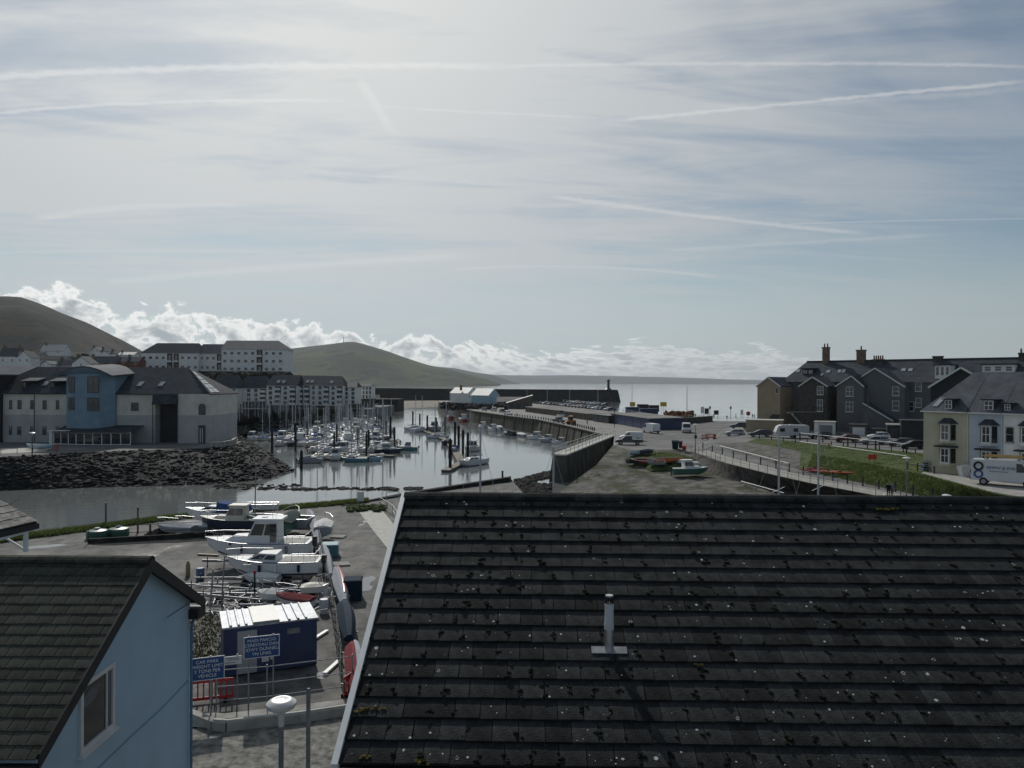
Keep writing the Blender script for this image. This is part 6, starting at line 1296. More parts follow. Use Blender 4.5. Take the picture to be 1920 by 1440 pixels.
# lean-to with bright mono-pitch roof
P = plane(975, 2.0, 345); t = thing('lean_to_shed', 'shed with a bright sloping roof at the bend of the quay', 'shed', P.o); xa, xb = P.x(951), P.x(998); za_, zb_ = P.z(756), P.z(741)
MB().yprism([(xa, 0), (xb, 0), (xb, zb_), (xa, za_)], 0, 9).build('wall', 'brown_shed', t); MB().slab([(xa - .5, -.6, za_ + .1), (xb + .3, -.6, zb_ + .1), (xb + .3, 9.5, zb_ + .1), (xa - .5, 9.5, za_ + .1)], .2).build('roof', 'metal_roof', t)
for i in range(3): MB().box(xa + .8 + i * 3.2, xa + 3.0 + i * 3.2, -.06, 0, .02, 2.6).build('door', 'dark_frame', t)
# rows of lock-ups, built along their real line
def lockups(label, a, b_, depth, h, wall, roof, n, door='dark_frame'):
    a = Vector(a); b_ = Vector(b_); e = (b_ - a); L = e.length; t = thing('lock_up_row', label, 'shed', a, math.atan2(e.y, e.x))
    MB().box(0, L, 0, depth, 0, h).build('wall', wall, t); MB().slab([(-.2, -.4, h + .12), (L + .2, -.4, h + .12), (L + .2, depth + .3, h + .35), (-.2, depth + .3, h + .35)], .14).build('roof', roof, t)
    for i in range(n): MB().box(L / n * i + .25, L / n * (i + 1) - .25, -.05, 0, .02, h * .85).build('door', door, t)
    return t
lockups('long grey row of lock-up stores along the quay', G(985, 772, 2), G(1103, 788, 2), 12, 2.0, 'shed_grey', 'flat_roof', 16, 'brown_shed')
lockups('dark stores joining the grey lock-ups to the blue sheds', G(1112, 790, 2), G(1142, 794, 2), 9, 2.2, 'charcoal', 'flat_roof', 3)
lockups('blue painted sheds beside the parked vans', G(1146, 793, 2), G(1218, 806, 2), 9, 2.8, 'tin_blue', 'flat_roof', 5, 'cabin_blue')
for px0, px1, py, Y, h, lab, m_ in ((1174, 1200, 778, 290, 2.7, 'blue shipping container left of the yellow sign', 'tin_blue'), (1200, 1234, 781, 275, 2.7, 'blue shipping container right of the yellow sign', 'tin_blue'), (1196, 1216, 766, 320, 2.9, 'black container stacked behind the blue ones', 'charcoal'), (1218, 1236, 768, 315, 2.7, 'dark container at the right end of the stack', 'charcoal')):
    p = D(px0, py, Y); q = D(px1, py, Y); t = thing('shipping_container', lab, 'container', (p.x, p.y, 2.0)); w = q.x - p.x
    MB().box(0, w, 0, 2.5, .1, h).build('body', m_, t)
    for k in range(int(w / .45)): MB().box(.2 + k * .45, .4 + k * .45, -.06, 0, .2, h - .15).build('rib', m_, t, key=('rb', m_, k, h))
    MB().box(-.05, w + .05, -.08, 2.55, h, h + .12).build('top_frame', m_, t)
# harbour yard wall, rails, stone retaining wall behind the vans
a = G(1240, 800, 2); b_ = G(1335, 790, 2)
tag(MB().bar((a.x, a.y, 2.8), (b_.x, b_.y, 2.6), .5, 2.2).build('yard_wall', 'rubble_stone'), 'dark stone yard wall behind the parked white vans', 'wall')
rail_fence('promenade_rail', 'pale railing along the yard wall above the vans', [(a.x, a.y, 3.4), (b_.x, b_.y, 3.2)], 1.1, (.55, 1.05), 3.5, 'cream_rail', .04)
a2 = G(1180, 800, 2); rail_fence('ramp_rail', 'sloping white railing beside the blue sheds', [(a2.x, a2.y + 12, 5.4), (a.x, a.y + 3, 4.0)], 1.0, (.5, .95), 3.0, 'white_paint', .05)
rail_fence('seafront_rail', 'thin seafront railing against the bright sea', [(50, 258, 2), (77, 241, 2)], 1.2, (.6, 1.15), 3.0, 'steel_grey', .035)
for px, py, pt, w, lab in ((1186, 772, 754, 1.9, 'yellow warning board on legs, left of the two at the quay'), (1244, 776, 754, 2.3, 'yellow warning board on legs, right of the two at the quay')):
    p = G(px, py, 2); k = p.y / F; sign('warning_board', lab, (p.x, p.y, 2), 0, 12 * k if px > 1200 else 10 * k, 8 * k, (py - 758) * k, 'sign_yellow', None, posts=(-.3, 0, .3), pr=.06)
# flag and light poles on the quay
for px, yt, yb, lab in ((1026, 726, 760, 'thin pole at the left of the quay car park'), (1068, 722, 762, 'thin pole in the middle of the quay car park'), (1121, 722, 768, 'thin pole at the right of the quay car park'), (1185, 716, 772, 'tall pole behind the left yellow board'), (1288, 724, 787, 'tall pole near the seafront railing'), (988, 728, 756, 'short pole beside the bright roofed shed'), (843, 722, 760, 'pole at the far end of the quay')):
    p = G(px, yb, 2); h = (yb - yt) * p.y / F; o = MB().cyl((0, 0, 0), (0, 0, h), .14, .07, 6).build('quay_pole', 'mast_alu'); o.location = p; tag(o, lab, 'pole')
p = G(1152, 802, 2); lamp_post('tall dark lamp post with an arm beside the blue sheds', p, (802 - 742) * p.y / F, 'arm', arm=1.6)
p = G(1304, 852, 1.9); lp2 = lamp_post('grey lamp post with a small sign box at the beach corner', p, (852 - 796) * p.y / F, 'saucer', 'steel_grey'); MB().cb((0, -.1, 3.0), (.45, .1, .55)).build('sign_box', 'dark_metal', lp2)
p = G(1700, 936, 1.6); lamp_post('lamp post with pale saucer head standing on the embankment path', p, (936 - 859) * p.y / F, 'saucer', 'steel_grey')
p = G(1775, 965, 1.5); lamp_post('lamp post with only its pale saucer head above the dark roof', p, (965 - 929) * p.y / F, 'saucer', 'steel_grey')
# bollards on the quay edge
k = 0
for i in range(34):
    t = i / 33; f = t * 3.2 + 3.0; j = int(f); q = f - j; x = QE[j][0] + (QE[j + 1][0] - QE[j][0]) * q; y = QE[j][1] + (QE[j + 1][1] - QE[j][1]) * q
    o = MB().cyl((0, 0, 0), (0, 0, .75), .17, .15, 8).cyl((0, 0, .75), (0, 0, .9), .20, .12, 8).build('bollard', 'dark_metal', key='bollard'); o.location = (x + 1.1, y, 2.0); tag(o, 'short dark bollard in the row along the quay edge', 'bollard', 'bollards along the quay edge')
# scrub, pots and gear at the far end of the quay
mbk = MB()
for k in range(420): px = rnd.uniform(828, 950); mbk.rock(D(px, 764 + (px - 828) * .035 + rnd.uniform(-8, 1), rnd.uniform(330, 440)), rnd.uniform(.4, 1.4), .8, rnd)
stuff(mbk.build('fishing_gear', 'dark_wall'), 'dark heaps of pots and fishing gear at the far quay end', 'fishing gear')
mbk = MB()
for k in range(260): px = rnd.uniform(1246, 1300); mbk.rock(D(px, 781 + rnd.uniform(-9, 2), rnd.uniform(235, 262)), rnd.uniform(.25, .7), .9, rnd)
M('gear_mix', (.16, .09, .05), .9, .6, .6); stuff(mbk.build('stacked_pots', 'gear_mix'), 'brown stacked lobster pots behind the seafront wall', 'fishing gear')
# boards and banners by the sea front
for px, py, pt, w, m_, lab in ((1317, 786, 762, 6, 'sign_white', 'white notice board against the sea'), (1325, 786, 765, 8, 'charcoal', 'dark notice board right of the white one'), (1343, 785, 769, 9, 'charcoal', 'dark board further right near the walkers'), (1391, 786, 768, 5, 'sign_white', 'white and red notice near the beige house')):
    p = G(px, py, 2); k = p.y / F; sign('seafront_board', lab, p, 0, w * k, (py - pt) * k * .5, (py - pt) * k * .72, m_, None, posts=(-.38, .38), pm='dark_metal', pr=.05)
p = G(1403, 784, 2); t = thing('life_ring', 'round orange life ring post beside the beige house', 'lifebuoy', p); MB().lathe([(.05, -.05), (.75, -.05), (.75, .05), (.05, .05)], 16).build('ring', 'ring_red', t); t.children[0].rotation_euler = (R(90), 0, 0); t.children[0].location = (0, 0, 1.6); MB().cyl((0, .1, 0), (0, .1, 1.6), .06, .06, 6).build('post', 'dark_metal', t)
for px in (1331, 1370):
    p = G(px, 786, 2); k = p.y / F; t = thing('light_column', 'lantern column on the promenade ' + ('left of the dark board' if px < 1350 else 'right of the dark board'), 'lamp post', p, 0, 'promenade lanterns'); MB().cyl((0, 0, 0), (0, 0, 3.2), .09, .06, 8).build('column', 'dark_metal', t); MB().lathe([(.08, 3.2), (.3, 3.5), (.34, 4.1), (.1, 4.4)], 10).build('lantern', 'steel_grey', t)
# ================================================================== dark terrace on the right
def gable_wing(label, pxl, pxa, pxr, pea, pel, per, pb, Y, depth, wall, roof='slate_roof', base=3.0, name='house_wing', barge='window_frame', wins=(), parent=None, rot=R(-46)):
    """wing with its gable towards the camera; pixels of left eaves, apex, right eaves"""
    P = plane(pxa, base, Y, rot); zl, zr, za_ = P.z(pel, pxl), P.z(per, pxr), P.z(pea, pxa); xl, xr, xa = P.x(pxl), P.x(pxr), P.x(pxa)
    t = parent or thing(name, label, 'house', P.o, rot); off = (P.o - Vector(t.location)) if parent else Vector((0, 0, 0))
    def V(x, y, z): return Vector((x, y, z)) + off
    mb = MB(); pr = [(xl, 0), (xr, 0), (xr, zr), (xa, za_), (xl, zl)]; n = 5
    mb.add([V(x, 0, z) for x, z in pr] + [V(x, depth, z) for x, z in pr], [tuple(range(n)), tuple(range(n, 2 * n))[::-1]] + [(i, n + i, n + (i + 1) % n, (i + 1) % n) for i in range(n)]); mb.build('wall', wall, t)
    mb = MB(); o = .35
    def ext(x0, z0, x1, z1): d = Vector((x1 - x0, z1 - z0)).normalized() * o; return x1 + d.x, z1 + d.y
    lx, lz = ext(xa, za_, xl, zl); rx, rz2 = ext(xa, za_, xr, zr); h = .2
    mb.slab([V(lx, -o, lz + h), V(xa, -o, za_ + h), V(xa, depth, za_ + h), V(lx, depth, lz + h)], .2); mb.slab([V(xa, -o, za_ + h), V(rx, -o, rz2 + h), V(rx, depth, rz2 + h), V(xa, depth, za_ + h)], .2); mb.build('roof', roof, t)
    mb = MB(); mb.bar(V(lx, -o - .03, lz + h - .14), V(xa, -o - .03, za_ + h - .14), .07, .26); mb.bar(V(xa, -o - .03, za_ + h - .14), V(rx, -o - .03, rz2 + h - .14), .07, .26); mb.build('barge_board', barge, t)
    for (a, b_, c, d_, kind) in wins:
        q = window(t, P.x(a) + off.x, P.x(b_) + off.x, P.z(c, a) + off.z, P.z(d_, a) + off.z, off.y, 'window_frame', kind)
    return t, P
RT = R(-48)
P = plane(1513, 3.0, 196, RT)
terr = thing('dark_terrace', 'long dark slate roofed terrace with tall chimneys on the seafront', 'terrace', P.o, RT)
zr = P.z(678, 1513); ze = zr - 5.2; HW = 6.2; XE = P.x(2010)
MB().box(-3.0, XE, -HW, HW, 0, ze).build('wall', 'dark_render', terr)
a, b_, c, d_ = (-3.5, -HW - .5, ze), (XE, -HW - .5, ze), (XE, HW + .5, ze), (-3.5, HW + .5, ze); r0 = (0, 0, zr); r1 = (XE, 0, zr)
MB().add([a, b_, c, d_, r0, r1], [(0, 1, 5, 4), (2, 3, 4, 5), (1, 2, 5), (3, 0, 4)]).build('roof', 'slate_roof', terr)
MB().bar((0, 0, zr + .05), (XE, 0, zr + .05), .4, .25).build('ridge_cap', 'charcoal', terr)
def trf(px, py):        # point on the front roof slope seen at a pixel
    lo_, hi_ = -HW - .5, 0.0
    for k in range(40):
        m_ = (lo_ + hi_) / 2; zz = P.z(py, px, m_); rr = ze + (zr - ze) * (m_ + HW + .5) / (HW + .5)
        if zz > rr: lo_ = m_
        else: hi_ = m_
    return Vector((P.x(px, py, m_), m_, rr + .12))
for px, py, w, h in ((1495, 696, 7, 5), (1552, 697, 7, 5), (1573, 696, 6, 6), (1581, 696, 6, 6), (1540, 703, 5, 4), (1693, 694, 8, 5), (1706, 694, 8, 5)): skylight(terr, trf(px - w / 2, py + h / 2), trf(px + w / 2, py + h / 2), trf(px + w / 2 + 2, py - h / 2), trf(px - w / 2 + 2, py - h / 2))
def chimney(par, px, w, pb, pt, y, pots=2, m_='chimney_brick'):
    x0, x1 = P.x(px - w / 2, 680, y), P.x(px + w / 2, 680, y); z0, z1 = P.z(pb, px, y) - 1.5, P.z(pt, px, y); d = max(1.0, (x1 - x0) * .5)
    o = MB().box(x0, x1, y, y + d, z0, z1).box(x0 - .12, x1 + .12, y - .12, y + d + .12, z1, z1 + .3).build('chimney', m_, par)
    for k in range(pots): xp = x0 + (x1 - x0) * (k + .5) / pots; MB().cyl((xp, y + d / 2, z1 + .3), (xp, y + d / 2, z1 + 1.2), .2, .16, 8).build('chimney_pot', 'clay', o)
chimney(terr, 1547, 11, 688, 653, -.8, 2); chimney(terr, 1613, 15, 688, 658, -.8, 1); chimney(terr, 1645, 20, 690, 676, -1.6, 5, 'rubble_stone'); chimney(terr, 1757, 17, 684, 670, -.8, 0, 'rubble_stone'); chimney(terr, 1917, 15, 684, 664, -.8, 2, 'rubble_stone')
for px, w, p0, p1, n in ((1515, 20, 703, 692, 2), (1767, 28, 710, 685, 3), (1872, 60, 700, 684, 3)):
    f = trf(px, p0); y = f.y; X0, X1 = P.x(px - w / 2, p0, y), P.x(px + w / 2, p0, y); Z0, Z1 = P.z(p0, px, y), P.z(p1, px, y)
    d = MB().box(X0, X1, y, y + 3.6, Z0 - .6, Z1).build('dormer', 'white_render' if px > 1600 else 'charcoal', terr); MB().box(X0 - .3, X1 + .3, y - .3, y + 3.8, Z1, Z1 + .25).build('dormer_roof', 'charcoal', d)
    for k in range(n): x0 = X0 + (X1 - X0) * (k + .18) / n; window(terr, x0, x0 + (X1 - X0) * .64 / n, Z0 + (Z1 - Z0) * .25, Z1 - .3, y, 'window_frame', 1, False)
for px, py in ((1722, 725), (1722, 755), (1708, 762)): window(terr, P.x(px - 6, py, -HW), P.x(px + 6, py, -HW), P.z(py + 9, px, -HW), P.z(py - 9, px, -HW), -HW, 'window_frame', 1)
t, P_ = gable_wing('beige rendered end house of the terrace with a white barge board', 1420, 1441, 1463, 708, 724, 724, 800, 190, 15, 'beige_render', wins=((1455, 1459, 738, 727, 0),))
x = P_.x; MB().slab([(x(1446), -1.8, P_.z(788, 1450)), (x(1462), -1.8, P_.z(788, 1450)), (x(1463), 0, P_.z(777, 1450)), (x(1448), 0, P_.z(777, 1450))], .15).build('lean_to_roof', 'charcoal', t)
gable_wing('dark stone wing with a french window beside the beige house', 1500, 1524, 1551, 707.5, 724, 724, 805, 182, 13, 'rubble_stone', wins=((1532, 1544, 740, 724, 2), (1532, 1543, 771, 749, 2)))
gable_wing('grey wing with two white sash windows in the middle of the terrace', 1569, 1597, 1619, 705.5, 724, 724, 805, 176, 14, 'dark_render', wins=((1586, 1600, 743, 725, 2), (1586, 1600, 772, 753, 2)))
gable_wing('broad grey rendered wing with the highest gable', 1619, 1641, 1696, 691, 705, 725, 805, 174, 14, 'dark_render', wins=((1673, 1686, 742, 725, 1), (1673, 1686, 770, 751, 1)))
# half-gable outhouse sloping down to the right
P = plane(1640, 3.0, 170, R(-40)); t = thing('outhouse', 'lean-to outhouse with a long sloping dark roof against the terrace', 'outhouse', P.o, R(-40)); xl, xr = P.x(1618), P.x(1672); zl, zr2 = P.z(756, 1618), P.z(789, 1672)
MB().yprism([(xl, 0), (xr, 0), (xr, zr2), (xl, zl)], 0, 6).build('wall', 'dark_render', t); MB().slab([(xl, -.3, zl + .2), (xr + .4, -.3, zr2 + .1), (xr + .4, 8, zr2 + .1), (xl, 8, zl + .2)], .18).build('roof', 'slate_roof', t); MB().bar((xl, -.33, zl + .05), (xr + .4, -.33, zr2 - .05), .06, .25).build('barge_board', 'window_frame', t)
MB().box(xl, xl + 1.6, .1, 2, zl * .1, zl * .35).build('dish_base', 'charcoal', t)
# yards and garages below the terrace
def yard_box(name, label, px0, px1, pt, pb, Y, depth, wall, roof='flat_roof', door=None, cat='garage', base=3.0):
    P = plane((px0 + px1) / 2, base, Y, R(-24)); t = thing(name, label, cat, P.o, R(-24)); x0, x1, h = P.x(px0), P.x(px1), P.z(pt)
    MB().box(x0, x1, 0, depth, 0, h).build('wall', wall, t); MB().box(x0 - .15, x1 + .15, -.2, depth + .1, h, h + .2).build('roof', roof, t)
    if door: MB().box(x0 + (x1 - x0) * .18, x1 - (x1 - x0) * .12, -.06, 0, .02, h * .82).build('door', door, t)
    return t
yard_box('garden_wall', 'beige flat-topped wall before the beige house', 1399, 1466, 789, 812, 172, 5, 'beige_render', 'pale_concrete', None, 'wall')
yard_box('garage', 'white garage with a grey shutter beside the caravan', 1527, 1566, 793, 815, 166, 6, 'white_render', 'concrete', 'steel_grey')
yard_box('garage', 'low garage with a white door behind the red car', 1593, 1626, 798, 818, 163, 6, 'dark_render', 'charcoal', 'window_frame')
yard_box('garage', 'dark garage with pale roof edge behind the silver cars', 1664, 1697, 798, 828, 156, 6, 'charcoal', 'concrete', 'dark_frame')
yard_box('yard_building', 'dark blue-grey outbuilding beside the pale terrace', 1690, 1735, 790, 832, 152, 6, 'charcoal', 'slate_roof', None, 'outbuilding')
yard_box('garage', 'dark flat-roofed store under the outhouse', 1626, 1664, 806, 822, 162, 5, 'dark_render', 'charcoal', 'dark_frame')
P = plane(1510, 3.0, 175); t = thing('fire_escape', 'dark metal balcony and stair at the back of the stone wing', 'stair', P.o)
MB().box(P.x(1482), P.x(1556), 0, 3, P.z(776), P.z(773)).build('platform', 'dark_metal', t)
for px in range(1484, 1558, 8): MB().cyl((P.x(px), .05, P.z(773)), (P.x(px), .05, P.z(763)), .04, .04, 5).build('baluster', 'dark_metal', t); 
MB().bar((P.x(1482), .05, P.z(763)), (P.x(1556), .05, P.z(763)), .06, .06).build('handrail', 'dark_metal', t); MB().bar((P.x(1484), -.2, P.z(776)), (P.x(1512), -.2, P.z(806)), .9, .2).build('stair_flight', 'steel_grey', t)
for px in (1484, 1520, 1554): MB().cyl((P.x(px), .2, 0), (P.x(px), .2, P.z(776)), .08, .08, 6).build('leg', 'dark_metal', t)
p = G(1627, 815, 3); tag((lambda o: (setattr(o, 'location', p), o)[1])(MB().cyl((0, 0, 0), (0, 0, (815 - 742) * p.y / F), .13, .09, 8).build('telegraph_pole', 'wood')), 'dark telegraph pole in front of the grey wings', 'pole')
# ================================================================== pale terrace on the far right
RH = R(-56); P = plane(1775, 3.55, 90.0, RH); Xh = P.x; Zh = lambda py, px=1775: P.z(py, px)
def terrace_house(label, px0, px1, wall, bays, plain=(), dorm=()):
    t = thing('terrace_house', label, 'house', P.o, RH); e = Zh(771, 1775); r = e + 4.6; x0, x1 = Xh(px0), Xh(px1)
    MB().box(x0, x1, 0, 9, 0, e).build('wall', wall, t)
    hip = 3.6 if px0 < 1735 else 0; yr_ = 4.6
    mb = MB(); mb.slab([(x0 - .25, -.3, e), (x1 + (.0 if px1 < 1990 else 0), -.3, e), (x1, yr_, r), ((Xh(px0) + hip), yr_, r)], .16)
    if hip: mb.slab([(x0 - .25, -.3, e + .01), ((Xh(px0) + hip), yr_, r + .01), (x0 - .25, 9.3, e)], .16)
    mb.slab([((Xh(px0) + hip), yr_, r), (x1, yr_, r), (x1, 9.3, e), (x0 - .25, 9.3, e)], .16); mb.build('roof', 'light_slate', t)
    MB().box(x0 - .2, x1, -.42, -.28, e - .16, e - .02).build('gutter', 'window_frame', t); MB().cyl((x1 - .15, -.1, 0), (x1 - .15, -.1, e), .05, .05, 6).build('downpipe', 'window_frame', t)
    for (a, b_, zs) in bays:
        for k, (lo_, hi_) in enumerate(zs):
            z0, z1 = Zh(lo_, a), Zh(hi_, a); xa, xb = Xh(a), Xh(b_); dp = .7
            o = MB().prism([(xa, 0), (xa + .45, -dp), (xb - .45, -dp), (xb, 0)], z0 - .35, z1 + .1).build('bay_window', wall, t)
            window(t, xa + .5, xb - .5, z0, z1, -dp, 'window_frame', 2, True)
            for sg, (q0, q1) in enumerate((((xa, 0), (xa + .45, -dp)), ((xb - .45, -dp), (xb, 0)))):
                A = Vector((q0[0], q0[1], 0)); B_ = Vector((q1[0], q1[1], 0)); nn = Vector((B_.y - A.y, -(B_.x - A.x), 0)).normalized(); nn = nn if nn.y < 0 else -nn
                MB().add([A.lerp(B_, .12) + nn * .02 + Vector((0, 0, z0)), A.lerp(B_, .88) + nn * .02 + Vector((0, 0, z0)), A.lerp(B_, .88) + nn * .02 + Vector((0, 0, z1)), A.lerp(B_, .12) + nn * .02 + Vector((0, 0, z1))], [(0, 1, 2, 3)]).build('side_pane', 'glass', o)
            if k == 0: MB().add([(xa - .25, .0, z1 + .1), (xa + .3, -dp - .25, z1 + .1), (xb - .3, -dp - .25, z1 + .1), (xb + .25, 0, z1 + .1), (xa + .5, 0, z1 + .75), (xb - .5, 0, z1 + .75)], [(0, 1, 4), (1, 2, 5, 4), (2, 3, 5), (0, 3, 2, 1)]).build('bay_roof', 'slate_roof', o)
            else: MB().box(xa - .2, xb + .2, -dp - .25, 0, z1 + .12, z1 + .3).build('bay_cornice', 'charcoal', o)
    for a, b_, lo_, hi_ in plain: window(t, Xh(a), Xh(b_), Zh(lo_, a), Zh(hi_, a), 0, 'window_frame', 1)
    for a, b_, lo_, hi_ in dorm:
        d = MB().box(Xh(a), Xh(b_), .05, 4, Zh(lo_, a), Zh(hi_, a)).build('dormer', 'slate_roof', t); MB().box(Xh(a) - .2, Xh(b_) + .3, -.2, 4.2, Zh(hi_, a), Zh(hi_, a) + .12).build('dormer_roof', 'charcoal', d); window(t, Xh(a) + .08, Xh(b_) - .08, Zh(lo_, a) + .05, Zh(hi_, a) - .05, .05, 'window_frame', 2, False)
    return t
th = terrace_house('pale yellow end house of the near terrace with stacked bay windows', 1732, 1818, 'yellow_render', [(1762, 1794, [(824, 795), (866, 839)])], dorm=[(1770, 1786, 767, 749)])
e = Zh(771, 1775); r = e + 4.6; q = lambda px, f: (Xh(px), -.3 + 4.9 * f, e + (r - e) * f + .09)
skylight(th, q(1746, .10), q(1756, .10), q(1763, .32), q(1753, .32))
terrace_house('pale blue house next to the yellow end house', 1818, 1882, 'paleblue_render', [(1838, 1872, [(829, 798), (872, 845)])], plain=((1886, 1902, 829, 800),), dorm=[(1843, 1864, 770, 750), (1882, 1896, 770, 757)])
terrace_house('white house at the right edge behind the ladder van', 1882.2, 1990, 'white_render', [(1912, 1944, [(829, 800), (876, 848)])], plain=((1886, 1902, 829, 800),))
gable_wing('black slate-hung gable rising behind the pale terrace', 1745, 1802, 1845, 690, 725, 714, 800, 112, 8, 'charcoal', rot=R(-40))
# ================================================================== vehicles
from mathutils.bvhtree import BVHTree
LAND = [BVHTree.FromPolygons([v.co.copy() for v in o.data.vertices], [tuple(p.vertices) for p in o.data.polygons]) for o in [bpy.data.objects[n] for n in ('beach', 'grass_mound', 'revetment', 'walkway', 'lane', 'stone_embankment', 'grass_embankment', 'green', 'upper_street', 'road_ramp', 'quay', 'forecourt', 'boat_yard')]]
def onland(px, py):          # the first land surface seen at a pixel
    u, v = ray(px, py); d = Vector((u, 1, v)).normalized(); best = None
    for b in LAND:
        h = b.ray_cast(Vector((0, 0, H)), d)
        if h[0] is not None and (best is None or h[3] < best[1]): best = (h[0], h[3])
    return best[0].copy() if best else G(px, py, 0)
W2 = lambda px, py, z=2.0: G(px, py, z)
def place(name, lab, kind, paint, px, py, a, z=2.0, cat='car', group=None): return vehicle(name, lab, kind, paint, G(px, py, z), R(a), cat, group)
place('parked_van', 'white van parked behind the dark pickup at the top of the slip', 'smallvan', 'car_white', 1183, 826, 178, cat='van')
place('pickup_truck', 'dark pickup with white bonnet parked at the top of the slip', 'pickup', 'car_black', 1179, 834, 176, cat='pickup')
place('parked_van', 'white panel van seen from behind beside the blue sheds', 'van', 'car_white', 1221, 812, 108, cat='van')
place('driving_van', 'white van facing the camera on the harbour road', 'van', 'car_white', 1287, 811, -100, cat='van')
place('parked_car', 'silver estate parked at the head of the ramp', 'hatch', 'car_silver', 1377, 817, 176, 2.4)
place('parked_car', 'dark green car behind the silver estate', 'suv', 'car_green', 1386, 804, 165, 2.3)
place('parked_car', 'dark navy hatchback in front of the beige wall', 'estate', 'car_navy', 1425, 819, 172, 3.0)
place('parked_car', 'black car half hidden behind the white rail', 'hatch', 'car_black', 1538, 823, 176, 3.0)
place('parked_car', 'dark red car by the white garage door', 'estate', 'car_red', 1588, 829, 176, 3.0)
place('parked_car', 'silver car in front of the terrace, brightest of the row', 'estate', 'car_silver', 1638, 833, 174, 3.0)
place('parked_car', 'white roofed car behind the bright silver car', 'hatch', 'car_white', 1647, 824, 175, 3.0)
place('parked_car', 'grey car at the right end of the terrace row', 'estate', 'car_grey', 1690, 837, 172, 3.0)
place('parked_car', 'dark low car beside the pale terrace corner', 'hatch', 'car_black', 1712, 842, 172, 3.0)
# caravan
p = G(1484, 821, 3.0); t = thing('caravan', 'white touring caravan parked beside the beige wall', 'caravan', p, R(176)); M('caravan_white', (.50, .50, .49), .45, .06, 2.0)
MB().yprism([(-3.2, .45), (3.1, .45), (3.35, 1.2), (2.9, 2.3), (2.2, 2.62), (-3.0, 2.62), (-3.25, 2.4)], -1.1, 1.1).build('body', 'caravan_white', t, bevel=.08)
for x0, x1 in ((.2, 1.1), ): MB().box(x0 - 1.2, x1 - 1.2, -1.125, -1.1, 1.3, 2.0).box(x0 - 1.2, x1 - 1.2, 1.1, 1.125, 1.3, 2.0).build('side_window', 'tinted', t)
MB().box(1.6, 2.6, 1.1, 1.125, 1.3, 2.0).build('front_side_window', 'tinted', t)
for sg in (-1, 1): MB().cyl((-.3, sg * .95, .33), (-.3, sg * 1.12, .33), .33, .33, 12).build('wheel', 'tyre', t)
MB().bar((3.2, 0, .5), (4.6, 0, .5), .12, .1).build('drawbar', 'galv', t); MB().box(-.4, .4, -.3, .3, 2.62, 2.74).build('roof_vent', 'window_frame', t)
# ladder van with lettering
p = G(1878, 910, 3.54); lv = vehicle('ladder_van', 'white van with blue lettering and ladders on its roof', 'van', 'car_white', (p.x + .3, p.y - .2, 3.54), R(-38), 'van'); lv.scale = (1.12, 1.08, 1.14)
M('van_blue', (.05, .11, .28), .4, .1, 3.0); text_mesh('AMMV & EVR', .40, 'van_blue', lv, (-.28, -1.015, 1.62), (R(90), 0, 0)); MB().box(-1.2, .3, -1.014, -1.004, 1.28, 1.33).build('underline', 'van_blue', lv)
for zc, r0, r1, m_ in ((1.72, .42, .24, 'charcoal'), (1.0, .40, .22, 'van_blue')):
    n = 20; mb = MB(); o_ = [(-2.05 + r0 * math.cos(2 * math.pi * i / n), -1.016, zc + r0 * math.sin(2 * math.pi * i / n)) for i in range(n)]; i_ = [(-2.05 + r1 * math.cos(2 * math.pi * i / n), -1.016, zc + r1 * math.sin(2 * math.pi * i / n)) for i in range(n)]; mb.add(o_ + i_, [(i, (i + 1) % n, n + (i + 1) % n, n + i) for i in range(n)]); mb.build('ring_logo', m_, lv)
M('ladder_wood', (.42, .30, .13), .7, .15, 3.0)
for k, (y, L, a) in enumerate(((-.55, 3.4, 2), (-.1, 3.7, -3), (.4, 3.2, 5))):
    l = MB(); l.bar((-L / 2, y - .17, 2.62 + .06 * k), (L / 2, y - .17 + math.tan(R(a)) * L, 2.62 + .06 * k), .05, .09).bar((-L / 2, y + .17, 2.62 + .06 * k), (L / 2, y + .17 + math.tan(R(a)) * L, 2.62 + .06 * k), .05, .09)
    for i in range(11): x = -L / 2 + L * (i + .5) / 11; yy = y + math.tan(R(a)) * (x + L / 2); l.bar((x, yy - .17, 2.62 + .06 * k), (x, yy + .17, 2.62 + .06 * k), .04, .04)
    o = l.build('ladder', 'ladder_wood'); o.location = (p.x + .1, p.y - .2, 3.54 + .34); o.rotation_euler = (0, 0, R(-38)); tag(o, ('wooden ladder on the van roof, nearest the camera', 'wooden ladder on the van roof, middle one', 'wooden ladder on the van roof, furthest from the camera')[k], 'ladder')
MB().bar((-1.6, -.9, 2.42), (-1.6, .9, 2.42), .06, .1).bar((1.0, -.9, 2.42), (1.0, .9, 2.42), .06, .1).build('roof_rack', 'galv', lv)
p = G(1808, 893, 3.54); o = MB().loft([[(-.38, -.35, 0), (.38, -.35, 0), (.38, .35, 0), (-.38, .35, 0)], [(-.62, -.5, 1.15), (.45, -.5, 1.35), (.45, .5, 1.35), (-.62, .5, 1.15)]]).build('builders_bag', 'canvas_white'); o.location = p; tag(o, 'white builders bag standing behind the ladder van', 'bag')
